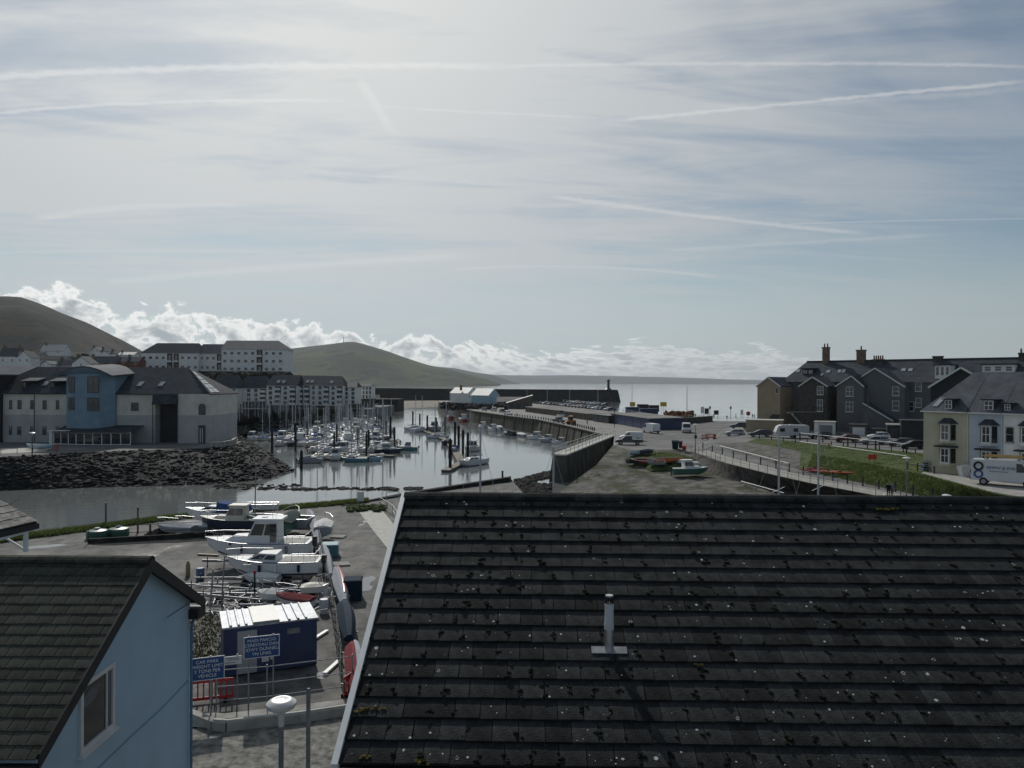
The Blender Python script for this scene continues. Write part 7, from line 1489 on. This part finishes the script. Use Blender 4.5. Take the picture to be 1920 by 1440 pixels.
# dinghies on a rack before the yellow house
p = G(1757, 884, 3.54); t = thing('dinghy_rack', 'blue stacked dinghies and poles before the yellow house', 'rack', p, R(4))
for k in range(4):
    MB().loft([[(x, -.55 * f, .3 + .27 * k), (x, -.3 * f, .12 + .27 * k), (x, .3 * f, .12 + .27 * k), (x, .55 * f, .3 + .27 * k)] for x, f in ((-1.9 + .1 * k, .75), (-.6, 1), (.8, .9), (1.9 - .1 * k, .15))]).build('dinghy', ('gel_blue', 'gel_navy', 'gel_blue', 'canvas_navy')[k], t)
for x in (-1.2, 1.2): MB().bar((x, -.6, 0), (x, -.6, 1.3), .06, .06).bar((x, .6, 0), (x, .6, 1.3), .06, .06).build('upright', 'galv', t)
MB().cyl((-2.0, -.3, 1.38), (2.1, -.2, 1.42), .05, .04, 8).build('mast', 'mast_alu', t)
rail_fence('forecourt_rail', 'dark post and rail fence at the edge of the forecourt', [tuple(G(1702, 880, 3.4)), tuple(G(1740, 886, 3.5)), tuple(G(1752, 889, 3.52))], .95, (.75,), 1.6, 'dark_metal', .06)
# quayside cars in rows
rnd = random.Random(88); paints = ['car_white', 'car_silver', 'car_grey', 'car_black', 'car_navy', 'car_red', 'car_blue', 'car_silver', 'car_white']
nmz = {'car_white': 'white', 'car_silver': 'silver', 'car_grey': 'grey', 'car_black': 'black', 'car_navy': 'navy', 'car_red': 'dark red', 'car_blue': 'blue', 'car_beige': 'beige', 'car_green': 'green'}
rows_ = [((1016, 757.5), (1152, 771), 22, 'seaward row of the quay car park', 8), ((1060, 754.5), (1140, 761), 12, 'furthest row of the quay car park by the sea', 6)]
for (a, b_, n, where, dl) in rows_:
    A = G(*a, 2.0); B_ = G(*b_, 2.0); hd = math.atan2(B_.y - A.y, B_.x - A.x)
    for i in range(n):
        pnt = rnd.choice(paints); q = A.lerp(B_, (i + .5) / n) + Vector((rnd.uniform(-.2, .2), rnd.uniform(-.4, .4), 0)); kd = rnd.choice(('hatch', 'estate', 'suv', 'hatch'))
        body = {'hatch': 'hatchback', 'estate': 'estate car', 'suv': 'tall car'}[kd]
        vehicle('parked_car', '%s %s in the %s' % (nmz[pnt], body, where), kd, pnt, q, hd + R(90) + rnd.choice((0, math.pi)), 'car', 'cars parked on the quay')
for px, py, kd, pnt, a, lab in ((908, 770, 'hatch', 'car_silver', 100, 'silver hatchback near the far end of the quay'), (926, 771, 'suv', 'car_white', 98, 'white tall car at the quay edge before the brown shed'), (941, 773, 'hatch', 'car_grey', 100, 'grey hatchback at the quay edge'), (953, 779, 'suv', 'car_white', 290, 'white roofed jeep nearest the quay bollards'), (1047, 793, 'pickup', 'car_navy', 290, 'navy pickup towing a boat along the quay'), (1080, 784, 'hatch', 'car_black', 200, 'black hatchback against the lock-up doors')): place('parked_car', lab, kd, pnt, px, py, a)
boat('motor_boat', 'small dark-topped boat on a trailer behind the navy pickup', G(1052, 788, 2) + Vector((0, 0, .8)), R(280), 5.2, 2.0, 1.0, 'wheelhouse', 'gel_white', 'gel_navy', 'gel_navy', draft=0)
t = thing('orange_digger', 'small orange machine on the quay beside the bollards', 'digger', G(1070, 796, 2), R(190)); M('digger_orange', (.40, .15, .03), .5, .15, 2.0)
MB().box(-1.4, 1.0, -.9, .9, .5, 1.3).build('body', 'digger_orange', t, bevel=.15); MB().box(-.6, .7, -.75, .75, 1.3, 2.3).build('cab', 'tinted', t, bevel=.1); MB().box(-.7, .8, -.8, .8, 2.3, 2.42).build('cab_roof', 'digger_orange', t); MB().bar((1.0, 0, .9), (2.1, 0, .35), .3, .25).build('arm', 'digger_orange', t); MB().box(1.9, 2.3, -.9, .9, .05, .5).build('bucket', 'dark_metal', t)
for sg in (-1, 1):
    for x in (-.9, .6): MB().cyl((x, sg * .7, .45), (x, sg * 1.0, .45), .45, .45, 12).build('wheel', 'tyre', t)
# ================================================================== beach boats and walkway furniture
boat('fishing_boat', 'white and green fishing boat with a wheelhouse aground on the grass', onland(1294, 893) + Vector((0, 0, .25)), R(8), 5.6, 2.1, 1.0, 'wheelhouse', 'gel_green', 'gel_white', 'gel_white', draft=0)
for px, py, a, L, hc, tr, lab, k in ((1210, 869, 170, 4.4, 'gel_red', 'gel_white', 'red and white upturned open boat on the beach grass', 'open'), (1229, 872, 185, 3.0, 'gel_grey', 'gel_grey', 'grey tender beside the red open boat', 'open'), (1247, 868, 30, 4.4, 'gel_orange', 'gel_sky', 'orange and blue canoe leaning on the mound', 'open'), (1265, 868, 30, 3.6, 'gel_orange', 'gel_orange', 'plain orange canoe right of the blue-topped one', 'open'), (1278, 872, 300, 3.0, 'gel_white', 'gel_cream', 'white round dinghy tipped towards the camera', 'open'), (1297, 874, 300, 3.6, 'gel_white', 'gel_white', 'long white dinghy tipped beside the fishing boat', 'open'), (1196, 854, 10, 3.2, 'gel_sky', 'gel_white', 'pale blue dinghy at the top of the slip', 'open'), (1213, 852, 35, 3.0, 'gel_navy', 'gel_navy', 'navy upturned dinghy at the top of the slip', 'covered'), (1189, 870, 20, 2.6, 'gel_black', 'gel_black', 'small black dinghy low on the slip', 'open')):
    boat('beach_dinghy', lab, onland(px, py) + Vector((0, 0, .1)), R(a), L, 1.35, .55, k, hc, 'gel_white', tr, draft=0, detail=0, cover='canvas_navy').rotation_euler[0] = R(random.Random(px).uniform(-18, 18))
for px, py, m_, lab, w, h in ((1266, 842, 'canvas_navy', 'large dark green wheelie bin at the roadside', 1.2, 1.4), (1276, 840, 'charcoal', 'smaller black bin beside the large bin', .7, 1.1), (1283, 845, 'barrier_red', 'red box sign beside the bins', .7, .8)):
    p = G(px, py, 1.97); t = thing('roadside_bin', lab, 'bin', p, R(-12)); MB().loft([[(-w * .42, -w * .4, .1), (w * .42, -w * .4, .1), (w * .42, w * .4, .1), (-w * .42, w * .4, .1)], [(-w / 2, -w / 2, h), (w / 2, -w / 2, h), (w / 2, w / 2, h + .12), (-w / 2, w / 2, h + .12)]]).build('body', m_, t); MB().slab([(-w / 2 - .04, -w / 2 - .04, h + .06), (w / 2 + .04, -w / 2 - .04, h + .06), (w / 2 + .04, w / 2 + .04, h + .2), (-w / 2 - .04, w / 2 + .04, h + .2)], .07).build('lid', m_, t); MB().cyl((-w * .4, w * .4, .1), (w * .4, w * .4, .1), .1, .1, 8).build('wheels', 'rubber', t)
# walkway fences: thin rail on the beach side, stout posts on the lane side
rail_fence('walkway_fence', 'thin dark railing on the beach side of the walkway', [tuple(p + Vector((0, .15, 0))) for p in PL[:7]], 1.15, (.6, 1.12), 2.2, 'dark_metal', .022)
t = thing('lane_posts', 'row of stout dark posts between walkway and lane', 'fence')
for i in range(7):
    for k in range(3):
        p = PR[i].lerp(PR[i + 1], k / 3) if i < 6 else PR[6]; o = MB().cyl((0, 0, 0), (0, 0, 1.15), .10, .09, 8).build('post', 'charcoal', t, key='lanepost'); o.location = p
MB().tube([p + Vector((0, 0, .8)) for p in PR[:7]], .02, 4).build('wire', 'dark_metal', t)
# fallen white pole lines on lane and green, barriers at the ramp
for a, b_, z, lab in (((1350, 838), (1480, 872), 2.25, 'long white spar lying along the stone embankment'), ((1500, 830), (1700, 858), 3.15, 'long white spar lying across the green'), ((1390, 905), (1470, 928), -.2, 'white pipe lying at the foot of the revetment')):
    A = G(*a, z); B_ = G(*b_, z); n = 5; t = thing('white_spar', lab, 'spar'); MB().cyl(A + Vector((0, 0, .2)), B_ + Vector((0, 0, .25)), .07, .05, 8).build('spar', 'white_paint', t)
    for k in range(4): q = A.lerp(B_, .1 + .27 * k); MB().bar((q.x - .25, q.y, q.z - .35), (q.x + .25, q.y, q.z + .12), .1, .1).build('chock', 'wood', t)
A = G(1500, 826, 3.0); B_ = G(1700, 850, 3.1)
rail_fence('street_rail', 'white rail on dark posts along the upper street', [tuple(A), tuple(A.lerp(B_, .5)), tuple(B_)], 1.5, (1.45,), 6.5, 'white_paint', .06, postmat='charcoal', pr=.12)
t = thing('verge_posts', 'row of short dark posts along the kerb of the upper street', 'fence')
for i in range(14): p = G(1424 + i * 22.5, 823 + i * 2.1, 3.02); o = MB().cyl((0, 0, 0), (0, 0, .8), .09, .08, 8).build('post', 'charcoal', t, key='vpost'); o.location = p
MB().tube([G(1424, 823, 3.02) + Vector((0, 0, .6)), G(1424 + 13 * 22.5, 823 + 13 * 2.1, 3.02) + Vector((0, 0, .6))], .02, 4).build('wire', 'dark_metal', t)
for k, (px, py) in enumerate(((1322, 824), (1331, 822), (1340, 823))): p = G(px, py, 2.1); barrier(('red plastic barrier at the ramp head, left one', 'red plastic barrier at the ramp head, middle one', 'red plastic barrier at the ramp head, right one')[k], p, R((20, -15, 60)[k]), 1.8)
# stacked kayaks beside the lane
for px, py, a, L, m_, lab in ((1520, 886, 160, 3.6, 'gel_red', 'red kayak at the left of the pile beside the lane'), (1535, 888, 175, 4.2, 'gel_red', 'red kayak lying on the grass bank'), (1553, 889, 190, 3.8, 'gel_orange', 'orange kayak crossing the pile'), (1575, 891, 172, 4.8, 'gel_orange', 'long orange kayak with a raised end on the right'), (1528, 883, 20, 3.2, 'gel_red', 'red kayak on top of the pile')):
    t = thing('kayak', lab, 'kayak', onland(px, py) + Vector((0, 0, .3)), R(a), 'kayaks piled by the lane'); secs = []
    for i in range(9): q = i / 8; x = -L / 2 + L * q; f = max(.05, math.sin(math.pi * q) ** .7); up = .18 * (abs(q - .5) * 2) ** 3 + (.25 * (q - .6) if L > 4.5 and q > .6 else 0); secs.append([(x, .33 * f * math.cos(b), up + .17 * f * math.sin(b)) for b in [2 * math.pi * k / 8 for k in range(8)]])
    MB().loft(secs).build('hull', m_, t, smooth=True); MB().lathe([(.05, .15), (.24, .17), (.24, .2), (.2, .2), (.19, .12)], 10).build('cockpit', 'gel_black', t); 
p = onland(1636, 868); sign('for_sale_board', 'red board on short legs at the top of the grass bank', p, R(5), 1.0 * 50 * p.y / F / 3.0, .36 * 25 * p.y / F, .8, 'sign_red', None, posts=(-.3, .3), pm='dark_metal')
p = onland(1546, 839); t = thing('picnic_bench', 'dark picnic bench on the green beside the white spar', 'bench', p, R(-8)); MB().box(-.9, .9, -.35, .35, .7, .76).build('table_top', 'wood', t); MB().box(-.9, .9, -.8, -.55, .42, .47).build('seat', 'wood', t); MB().box(-.9, .9, .55, .8, .42, .47).build('seat', 'wood', t)
for x in (-.7, .7): MB().bar((x, -.7, 0), (x, -.2, .7), .07, .07).bar((x, .7, 0), (x, .2, .7), .07, .07).bar((x, -.75, .4), (x, .75, .4), .06, .08).build('leg', 'wood', t)
# ================================================================== people and dog
def skin_figure(edges_pts, radii, edges, name):
    me = bpy.data.meshes.new(name); me.from_pydata(edges_pts, edges, []); o = bpy.data.objects.new(name, me); COL.objects.link(o)
    sk = o.modifiers.new('skin', 'SKIN'); sk.use_smooth_shade = True
    for i, r in enumerate(radii): me.skin_vertices[0].data[i].radius = (r, r) if not isinstance(r, tuple) else r
    me.skin_vertices[0].data[0].use_root = True
    ss = o.modifiers.new('sub', 'SUBSURF'); ss.levels = 1; ss.render_levels = 1
    dg = bpy.context.evaluated_depsgraph_get(); dg.update(); out = bpy.data.meshes.new_from_object(o.evaluated_get(dg)); bpy.data.objects.remove(o); return out
M('skin', (.42, .27, .20), .6, .08, 6.0); M('hair_dark', (.02, .015, .012), .7, .2, 9.0)
for n_, c_ in (('cloth_black', (.012, .012, .014)), ('cloth_grey', (.16, .19, .22)), ('cloth_navy', (.015, .02, .04)), ('cloth_red', (.2, .03, .03)), ('cloth_tan', (.22, .17, .11)), ('cloth_denim', (.03, .045, .08))): M(n_, c_, .9, .2, 8.0)
pts = [(0, 0, .98), (0, .0, 1.18), (0, 0, 1.38), (0, -.01, 1.50), (0, -.03, 1.60), (0, -.035, 1.70),
       (.10, 0, .93), (.12, .10, .52), (.12, .02, .10), (.12, -.12, .05), (-.10, 0, .93), (-.11, -.12, .52), (-.11, -.18, .10), (-.11, -.32, .06),
       (.20, 0, 1.42), (.26, .07, 1.16), (.25, -.04, .93), (.25, -.09, .84), (-.20, 0, 1.42), (-.27, -.04, 1.15), (-.24, -.20, .97), (-.22, -.27, .90)]
rad = [(.15, .11), (.155, .11), (.16, .115), .055, .085, .095, .095, .065, .048, .038, .095, .065, .048, .038, .07, .05, .038, .028, .07, .05, .038, .028]
edg = [(0, 1), (1, 2), (2, 3), (3, 4), (4, 5), (0, 6), (6, 7), (7, 8), (8, 9), (0, 10), (10, 11), (11, 12), (12, 13), (2, 14), (14, 15), (15, 16), (16, 17), (2, 18), (18, 19), (19, 20), (20, 21)]
BODY = skin_figure(pts, rad, edg, 'body')
def person(label, base, rz, top='cloth_black', legs='cloth_navy', h=1.74, group=None):
    t = thing('person', label, 'person', base, rz, group); s = h / 1.79; me = BODY.copy(); me.materials.clear()
    for m_ in (legs, top, 'skin', 'hair_dark', 'rubber'): me.materials.append(MATS[m_])
    for p in me.polygons:
        c = p.center; p.material_index = 4 if c.z < .12 else 0 if c.z < .95 and abs(c.x) < .21 else 2 if (c.z > 1.49 or (abs(c.x) > .2 and c.z < .95)) else 1
        if c.z > 1.69 or (c.z > 1.58 and c.y > .0): p.material_index = 3
    o = bpy.data.objects.new('body', me); COL.objects.link(o); o.parent = t; o.scale = (s, s, s); return t
p = onland(1666, 934); person('person in a dark coat walking on the path with a white dog', p, R(165), 'cloth_black', 'cloth_black', 1.76)
p = onland(1673, 933); person('person in a pale grey jacket walking beside the dark coat', p, R(170), 'cloth_grey', 'cloth_black', 1.72)
dp = [(0, 0, .32), (.16, 0, .33), (.27, 0, .42), (.36, 0, .43), (-.14, 0, .33), (-.26, 0, .45), (.14, .06, .18), (.14, .06, .02), (.14, -.06, .18), (.14, -.06, .02), (-.14, .06, .2), (-.17, .06, .1), (-.14, .06, .02), (-.14, -.06, .2), (-.17, -.06, .1), (-.14, -.06, .02)]
dme = skin_figure(dp, [.08, .085, .065, .035, .075, .018, .035, .022, .035, .022, .045, .024, .02, .045, .024, .02], [(0, 1), (1, 2), (2, 3), (0, 4), (4, 5), (1, 6), (6, 7), (1, 8), (8, 9), (4, 10), (10, 11), (11, 12), (4, 13), (13, 14), (14, 15)], 'dog')
M('dog_white', (.6, .58, .54), .9, .1, 8.0); dme.materials.clear(); dme.materials.append(MATS['dog_white']); p = onland(1659, 934)
t = thing('dog', 'small white dog walking on a lead beside the couple', 'dog', p, R(75)); o = bpy.data.objects.new('body', dme); COL.objects.link(o); o.parent = t; MB().lathe([(.055, 0), (.075, .02), (.055, .04)], 8, (0, 0, 0)).build('collar', 'cloth_red', t).location = (.22, 0, .36)
for px, py, a, tp, lg, lab in ((1363, 788, 20, 'cloth_black', 'cloth_navy', 'lone dark walker on the road before the seafront'), (1300, 784, 60, 'cloth_navy', 'cloth_black', 'left walker of the pair at the seafront railing'), (1304, 784, 200, 'cloth_tan', 'cloth_denim', 'right walker of the pair at the seafront railing'), (1338, 785, 90, 'cloth_grey', 'cloth_black', 'walker standing beside the dark board'), (1380, 784, 250, 'cloth_black', 'cloth_black', 'walker just left of the white and red notice'), (1411, 785, 120, 'cloth_black', 'cloth_denim', 'left of two people at the corner of the beige house'), (1415, 785, 240, 'cloth_navy', 'cloth_black', 'right of two people at the corner of the beige house'), (1101, 797, 100, 'cloth_black', 'cloth_navy', 'walker on the quay right of the orange machine'), (969, 782, 100, 'cloth_navy', 'cloth_black', 'walker on the quay near the white jeep')): person(lab, G(px, py, 2.0), R(a), tp, lg, 1.72)
# ================================================================== marina
M('pile_steel', (.028, .028, .03), .7, .25, 2.0); M('pontoon_deck', (.24, .22, .19), .85, .2, 1.0); M('pontoon_float', (.10, .10, .095), .8, .2, 1.0)
def pontoon(label, a, b_, w=1.6, group='marina pontoons'):
    a = Vector(a); b_ = Vector(b_); e = b_ - a; L = e.length; t = thing('pontoon', label, 'pontoon', (a.x, a.y, WZ), math.atan2(e.y, e.x), group)
    MB().box(0, L, -w / 2, w / 2, .32, .46).build('deck', 'pontoon_deck', t); MB().box(.05, L - .05, -w / 2 + .08, w / 2 - .08, -.3, .32).build('float', 'pontoon_float', t); return t
def pile(label, px, pb, pt, group='mooring piles', r=.27):
    p = G(px, pb, WZ); h = (pb - pt) * p.y / F; o = MB().cyl((0, 0, -1), (0, 0, h), r, r, 10).cyl((0, 0, h), (0, 0, h + .35), r, .05, 10).build('mooring_pile', 'pile_steel', key=None); o.location = p; tag(o, label, 'pile', group)
rnd = random.Random(2024)
rowsM = [(166, 582, 690, 'nearest marina row'), (183, 570, 745, 'second marina row'), (200, 505, 738, 'third marina row'), (217, 450, 732, 'fourth marina row'), (234, 418, 728, 'fifth marina row'), (251, 408, 724, 'sixth marina row'), (268, 405, 720, 'seventh marina row'), (285, 404, 715, 'eighth marina row'), (302, 404, 710, 'ninth marina row'), (318, 404, 702, 'last marina row')]
hn = {'gel_white': 'white', 'gel_navy': 'navy', 'gel_blue': 'blue', 'gel_cream': 'cream', 'gel_teal': 'teal', 'gel_red': 'red'}; kn = {'cuddy': 'cuddy motor boat', 'wheelhouse': 'wheelhouse boat', 'yacht': 'sailing yacht', 'covered': 'covered boat'}
sizes = {'cuddy': ((5.4, 2.1, 1.0), (6.2, 2.4, 1.1)), 'wheelhouse': ((6.6, 2.5, 1.2), (7.6, 2.7, 1.3)), 'yacht': ((7.6, 2.6, 1.15), (9.0, 2.9, 1.25)), 'covered': ((5.6, 2.1, 1.0),)}
for ri, (Y, p0, p1, where) in enumerate(rowsM):
    pyw = 717 + 16.5 * F / Y; x0 = G(p0, pyw, WZ).x; x1 = G(p1, pyw, WZ).x
    pontoon('floating walkway of the ' + where, (x0, Y, 0), (x1, Y, 0))
    for side in (-1, 1):
        x = x0 + rnd.uniform(.5, 1.5)
        while x < x1 - 1:
            kd = rnd.choices(('cuddy', 'wheelhouse', 'yacht', 'covered'), (.36, .18, .34, .12))[0]; L, B_, Hh = rnd.choice(sizes[kd])
            hc = rnd.choices(('gel_white', 'gel_navy', 'gel_blue', 'gel_cream', 'gel_teal'), (.66, .12, .08, .09, .05))[0]; cv = rnd.choice(('canvas_blue', 'canvas_navy', 'canvas_grey', 'canvas_white', 'canvas_blue'))
            if ri == 0 and rnd.random() < .5: x += 3.0; continue
            mh = rnd.choice((9, 10, 11, 12)) if kd == 'yacht' else 0; cvn = {'canvas_blue': 'blue', 'canvas_navy': 'navy', 'canvas_grey': 'grey', 'canvas_white': 'pale'}[cv]
            extra = {'yacht': ' with %s sail cover' % cvn, 'covered': ' under %s canvas' % cvn}.get(kd, '')
            if kd == 'cuddy': extra = ' with %s canopy' % cvn if rnd.random() < .5 else ' without canopy'
            up = side < 0
            lab = '%s %s%s, %s side of %s' % (hn[hc], kn[kd], extra, 'near' if up else 'far', where)
            boat('moored_boat', lab, (x + B_ / 2, Y + side * (L / 2 + 1.0), WZ), R(90 * side + rnd.uniform(-4, 4)), L, B_, Hh, kd, hc, rnd.choice(('gel_white', 'gel_white', 'gel_cream')), rnd.choice(('gel_blue', 'gel_navy', 'gel_red', 'gel_white')), mast=mh, group='boats packed in the marina', detail=1 if ri < 3 else 0, cover=None if (kd == 'cuddy' and 'without' in extra) else cv)
            x += B_ + rnd.uniform(.35, 1.1)
    for k in range(2):
        t_ = (.35 + .3 * rnd.random(), .97)[k]; px = p0 + (p1 - p0) * t_; pile('dark steel pile on the %s, %s' % (where, ('middle', 'right end')[k]), px, pyw + 1, pyw - (5.4 * F / Y), 'marina piles', .2)
for px, pb, pt, lab in ((565, 880, 847, 'dark pile at the left tip of the nearest pontoon'), (691, 846, 808, 'dark pile in front of the second row'), (732, 838, 782, 'thick dark pile at the right edge of the marina'), (739, 840, 802, 'short pile right of the thick one'), (510, 850, 808, 'pale-lit pile at the left of the second row'), (554, 845, 795, 'pile left of the nearest pontoon')): pile(lab, px, pb, pt, 'marina front piles')
boat('moored_boat', 'navy and cream fishing boat with a wheelhouse at the right end of the pontoon', G(728, 849, WZ), R(5), 7.0, 2.4, 1.1, 'wheelhouse', 'gel_navy', 'gel_white', 'gel_cream', group=None)
boat('moored_boat', 'teal and white small cabin boat alone in the channel right of the marina', G(762, 844, WZ), R(185), 5.4, 2.1, 1.0, 'wheelhouse', 'gel_teal', 'gel_white', 'gel_white')
boat('moored_boat', 'grey-blue motor boat at the left end of the nearest pontoon', G(583, 868, WZ), R(8), 5.2, 2.0, 1.0, 'cuddy', 'gel_grey', 'gel_white', 'gel_blue', cover='canvas_grey')
boat('moored_boat', 'small blue open boat on the nearest pontoon, right side', G(665, 866, WZ), R(185), 5.0, 2.0, 1.0, 'cuddy', 'gel_teal', 'gel_white', 'gel_white')
boat('moored_boat', 'pale blue cuddy boat nearest the open water', G(695, 864, WZ), R(5), 5.2, 2.0, 1.0, 'cuddy', 'gel_sky', 'gel_white', 'gel_white')
boat('moored_boat', 'long pale yacht hull lying along the second row', G(712, 838, WZ), R(2), 10.5, 3.0, 1.2, 'yacht', 'gel_grey', 'gel_white', 'gel_green', mast=12)
pontoon('pale finger pontoon in front of the nearest row', G(597, 863, WZ), G(655, 862, WZ), 1.6); pontoon('long dark walkway behind the finger pontoon', G(585, 849, WZ), G(738, 858, WZ), 1.4)
# channel pontoon with piles and boats
cp = [G(835, 886, WZ), G(866, 870, WZ), G(852, 846, WZ), G(838, 828, WZ), G(812, 816, WZ), G(788, 806, WZ)]
for k, (a, b_) in enumerate(zip(cp[:-1], cp[1:])): pontoon(('near end of the pontoon in mid channel', 'pontoon in mid channel beside the largest yacht', 'middle length of the channel pontoon', 'bend of the channel pontoon', 'far end of the channel pontoon')[k], a, b_, 1.7, 'channel pontoon')
for k, (px, pt, pb) in enumerate(((774, 772, 799), (787, 777, 801), (801, 780, 811), (817.5, 784, 812), (835, 783, 820), (853, 793, 833), (860, 800, 841), (868, 808, 851), (877, 813, 858), (844, 825, 881))): pile(('leftmost dark pile, beside the far left yacht of the channel', 'dark pile between the two far left yachts', 'dark pile alone in the water left of the grey cruiser', 'dark pile before the grey motor cruiser', 'dark pile behind the navy hulled yacht', 'dark pile at the middle of the channel pontoon, furthest of three', 'dark pile at the middle of the channel pontoon, centre of three', 'dark pile at the middle of the channel pontoon, nearest of three', 'dark pile rising beside the largest yacht', 'tallest dark pile at the near end of the channel pontoon')[k], px, pb, pt, 'channel piles', .3)
for px, py, a, L, B_, Hh, kd, hc, mh, cv, lab in ((777, 806, 60, 8.6, 2.8, 1.3, 'yacht', 'gel_white', 12, 'canvas_blue', 'white yacht at the far left of the channel pontoon'), (789, 809, 60, 9.0, 2.9, 1.3, 'yacht', 'gel_white', 12, 'canvas_grey', 'white yacht beside the far left yacht of the channel'), (813, 808, 250, 7.4, 2.8, 1.5, 'wheelhouse', 'gel_grey', 0, None, 'grey motor cruiser in the channel behind the pontoon bend'), (819, 822, 200, 6.8, 2.4, 1.1, 'yacht', 'gel_white', 10, 'canvas_white', 'small white yacht at the pontoon bend'), (837, 833, 265, 7.4, 2.6, 1.2, 'yacht', 'gel_navy', 11, 'canvas_navy', 'navy hulled yacht in mid channel'), (850, 849, 262, 6.4, 2.4, 1.1, 'cuddy', 'gel_grey', 0, 'canvas_blue', 'grey boat with blue canopy left of the channel pontoon'), (884, 846, 250, 6.6, 2.4, 1.2, 'wheelhouse', 'gel_cream', 0, None, 'cream boat with dark cabin right of the channel pontoon'), (885, 872, 240, 9.0, 3.0, 1.3, 'yacht', 'gel_white', 11, 'canvas_blue', 'largest yacht with blue covers at the near channel pontoon')): boat('moored_boat', lab, G(px, py, WZ), R(a), L, B_, Hh, kd, hc, 'gel_white', 'gel_blue', mast=mh, cover=cv)
for px, py, a, L, B_, Hh, kd, hc, cv, lab in ((868, 791, 110, 8.5, 3.0, 1.5, 'wheelhouse', 'gel_red', None, 'red fishing boat at the far quay wall'), (845, 786, 100, 9.5, 3.2, 1.6, 'wheelhouse', 'gel_red', None, 'larger red and cream fishing boat by the quay end'), (905, 803, 110, 6.6, 2.4, 1.1, 'wheelhouse', 'gel_white', None, 'white boat with dark cabin against the quay wall'), (924, 808, 112, 6.8, 2.4, 1.1, 'wheelhouse', 'gel_white', None, 'white cabin cruiser against the quay, left of the dark boats'), (934, 807, 112, 6.4, 2.4, 1.1, 'cuddy', 'gel_white', 'canvas_white', 'white boat tucked beside the cabin cruiser at the quay'), (955, 816, 120, 6.2, 2.2, 1.0, 'cuddy', 'gel_navy', 'canvas_navy', 'navy low boat in the middle of the quay wall'), (978, 818, 118, 5.6, 2.0, .9, 'covered', 'gel_grey', 'canvas_white', 'small boat with pale cover at the quay wall'), (1004, 824, 140, 6.6, 2.4, 1.1, 'wheelhouse', 'gel_white', None, 'bright white wheelhouse boat at the quay wall'), (1026, 829, 145, 5.8, 2.2, 1.0, 'wheelhouse', 'gel_grey', None, 'grey wheelhouse boat right of the bright white one'), (1050, 833, 150, 5.2, 2.0, .9, 'wheelhouse', 'gel_white', None, 'small white boat nearest the stone pier')): boat('moored_boat', lab, G(px, py, WZ), R(a), L, B_, Hh, kd, hc, 'gel_white', 'gel_navy', cover=cv)
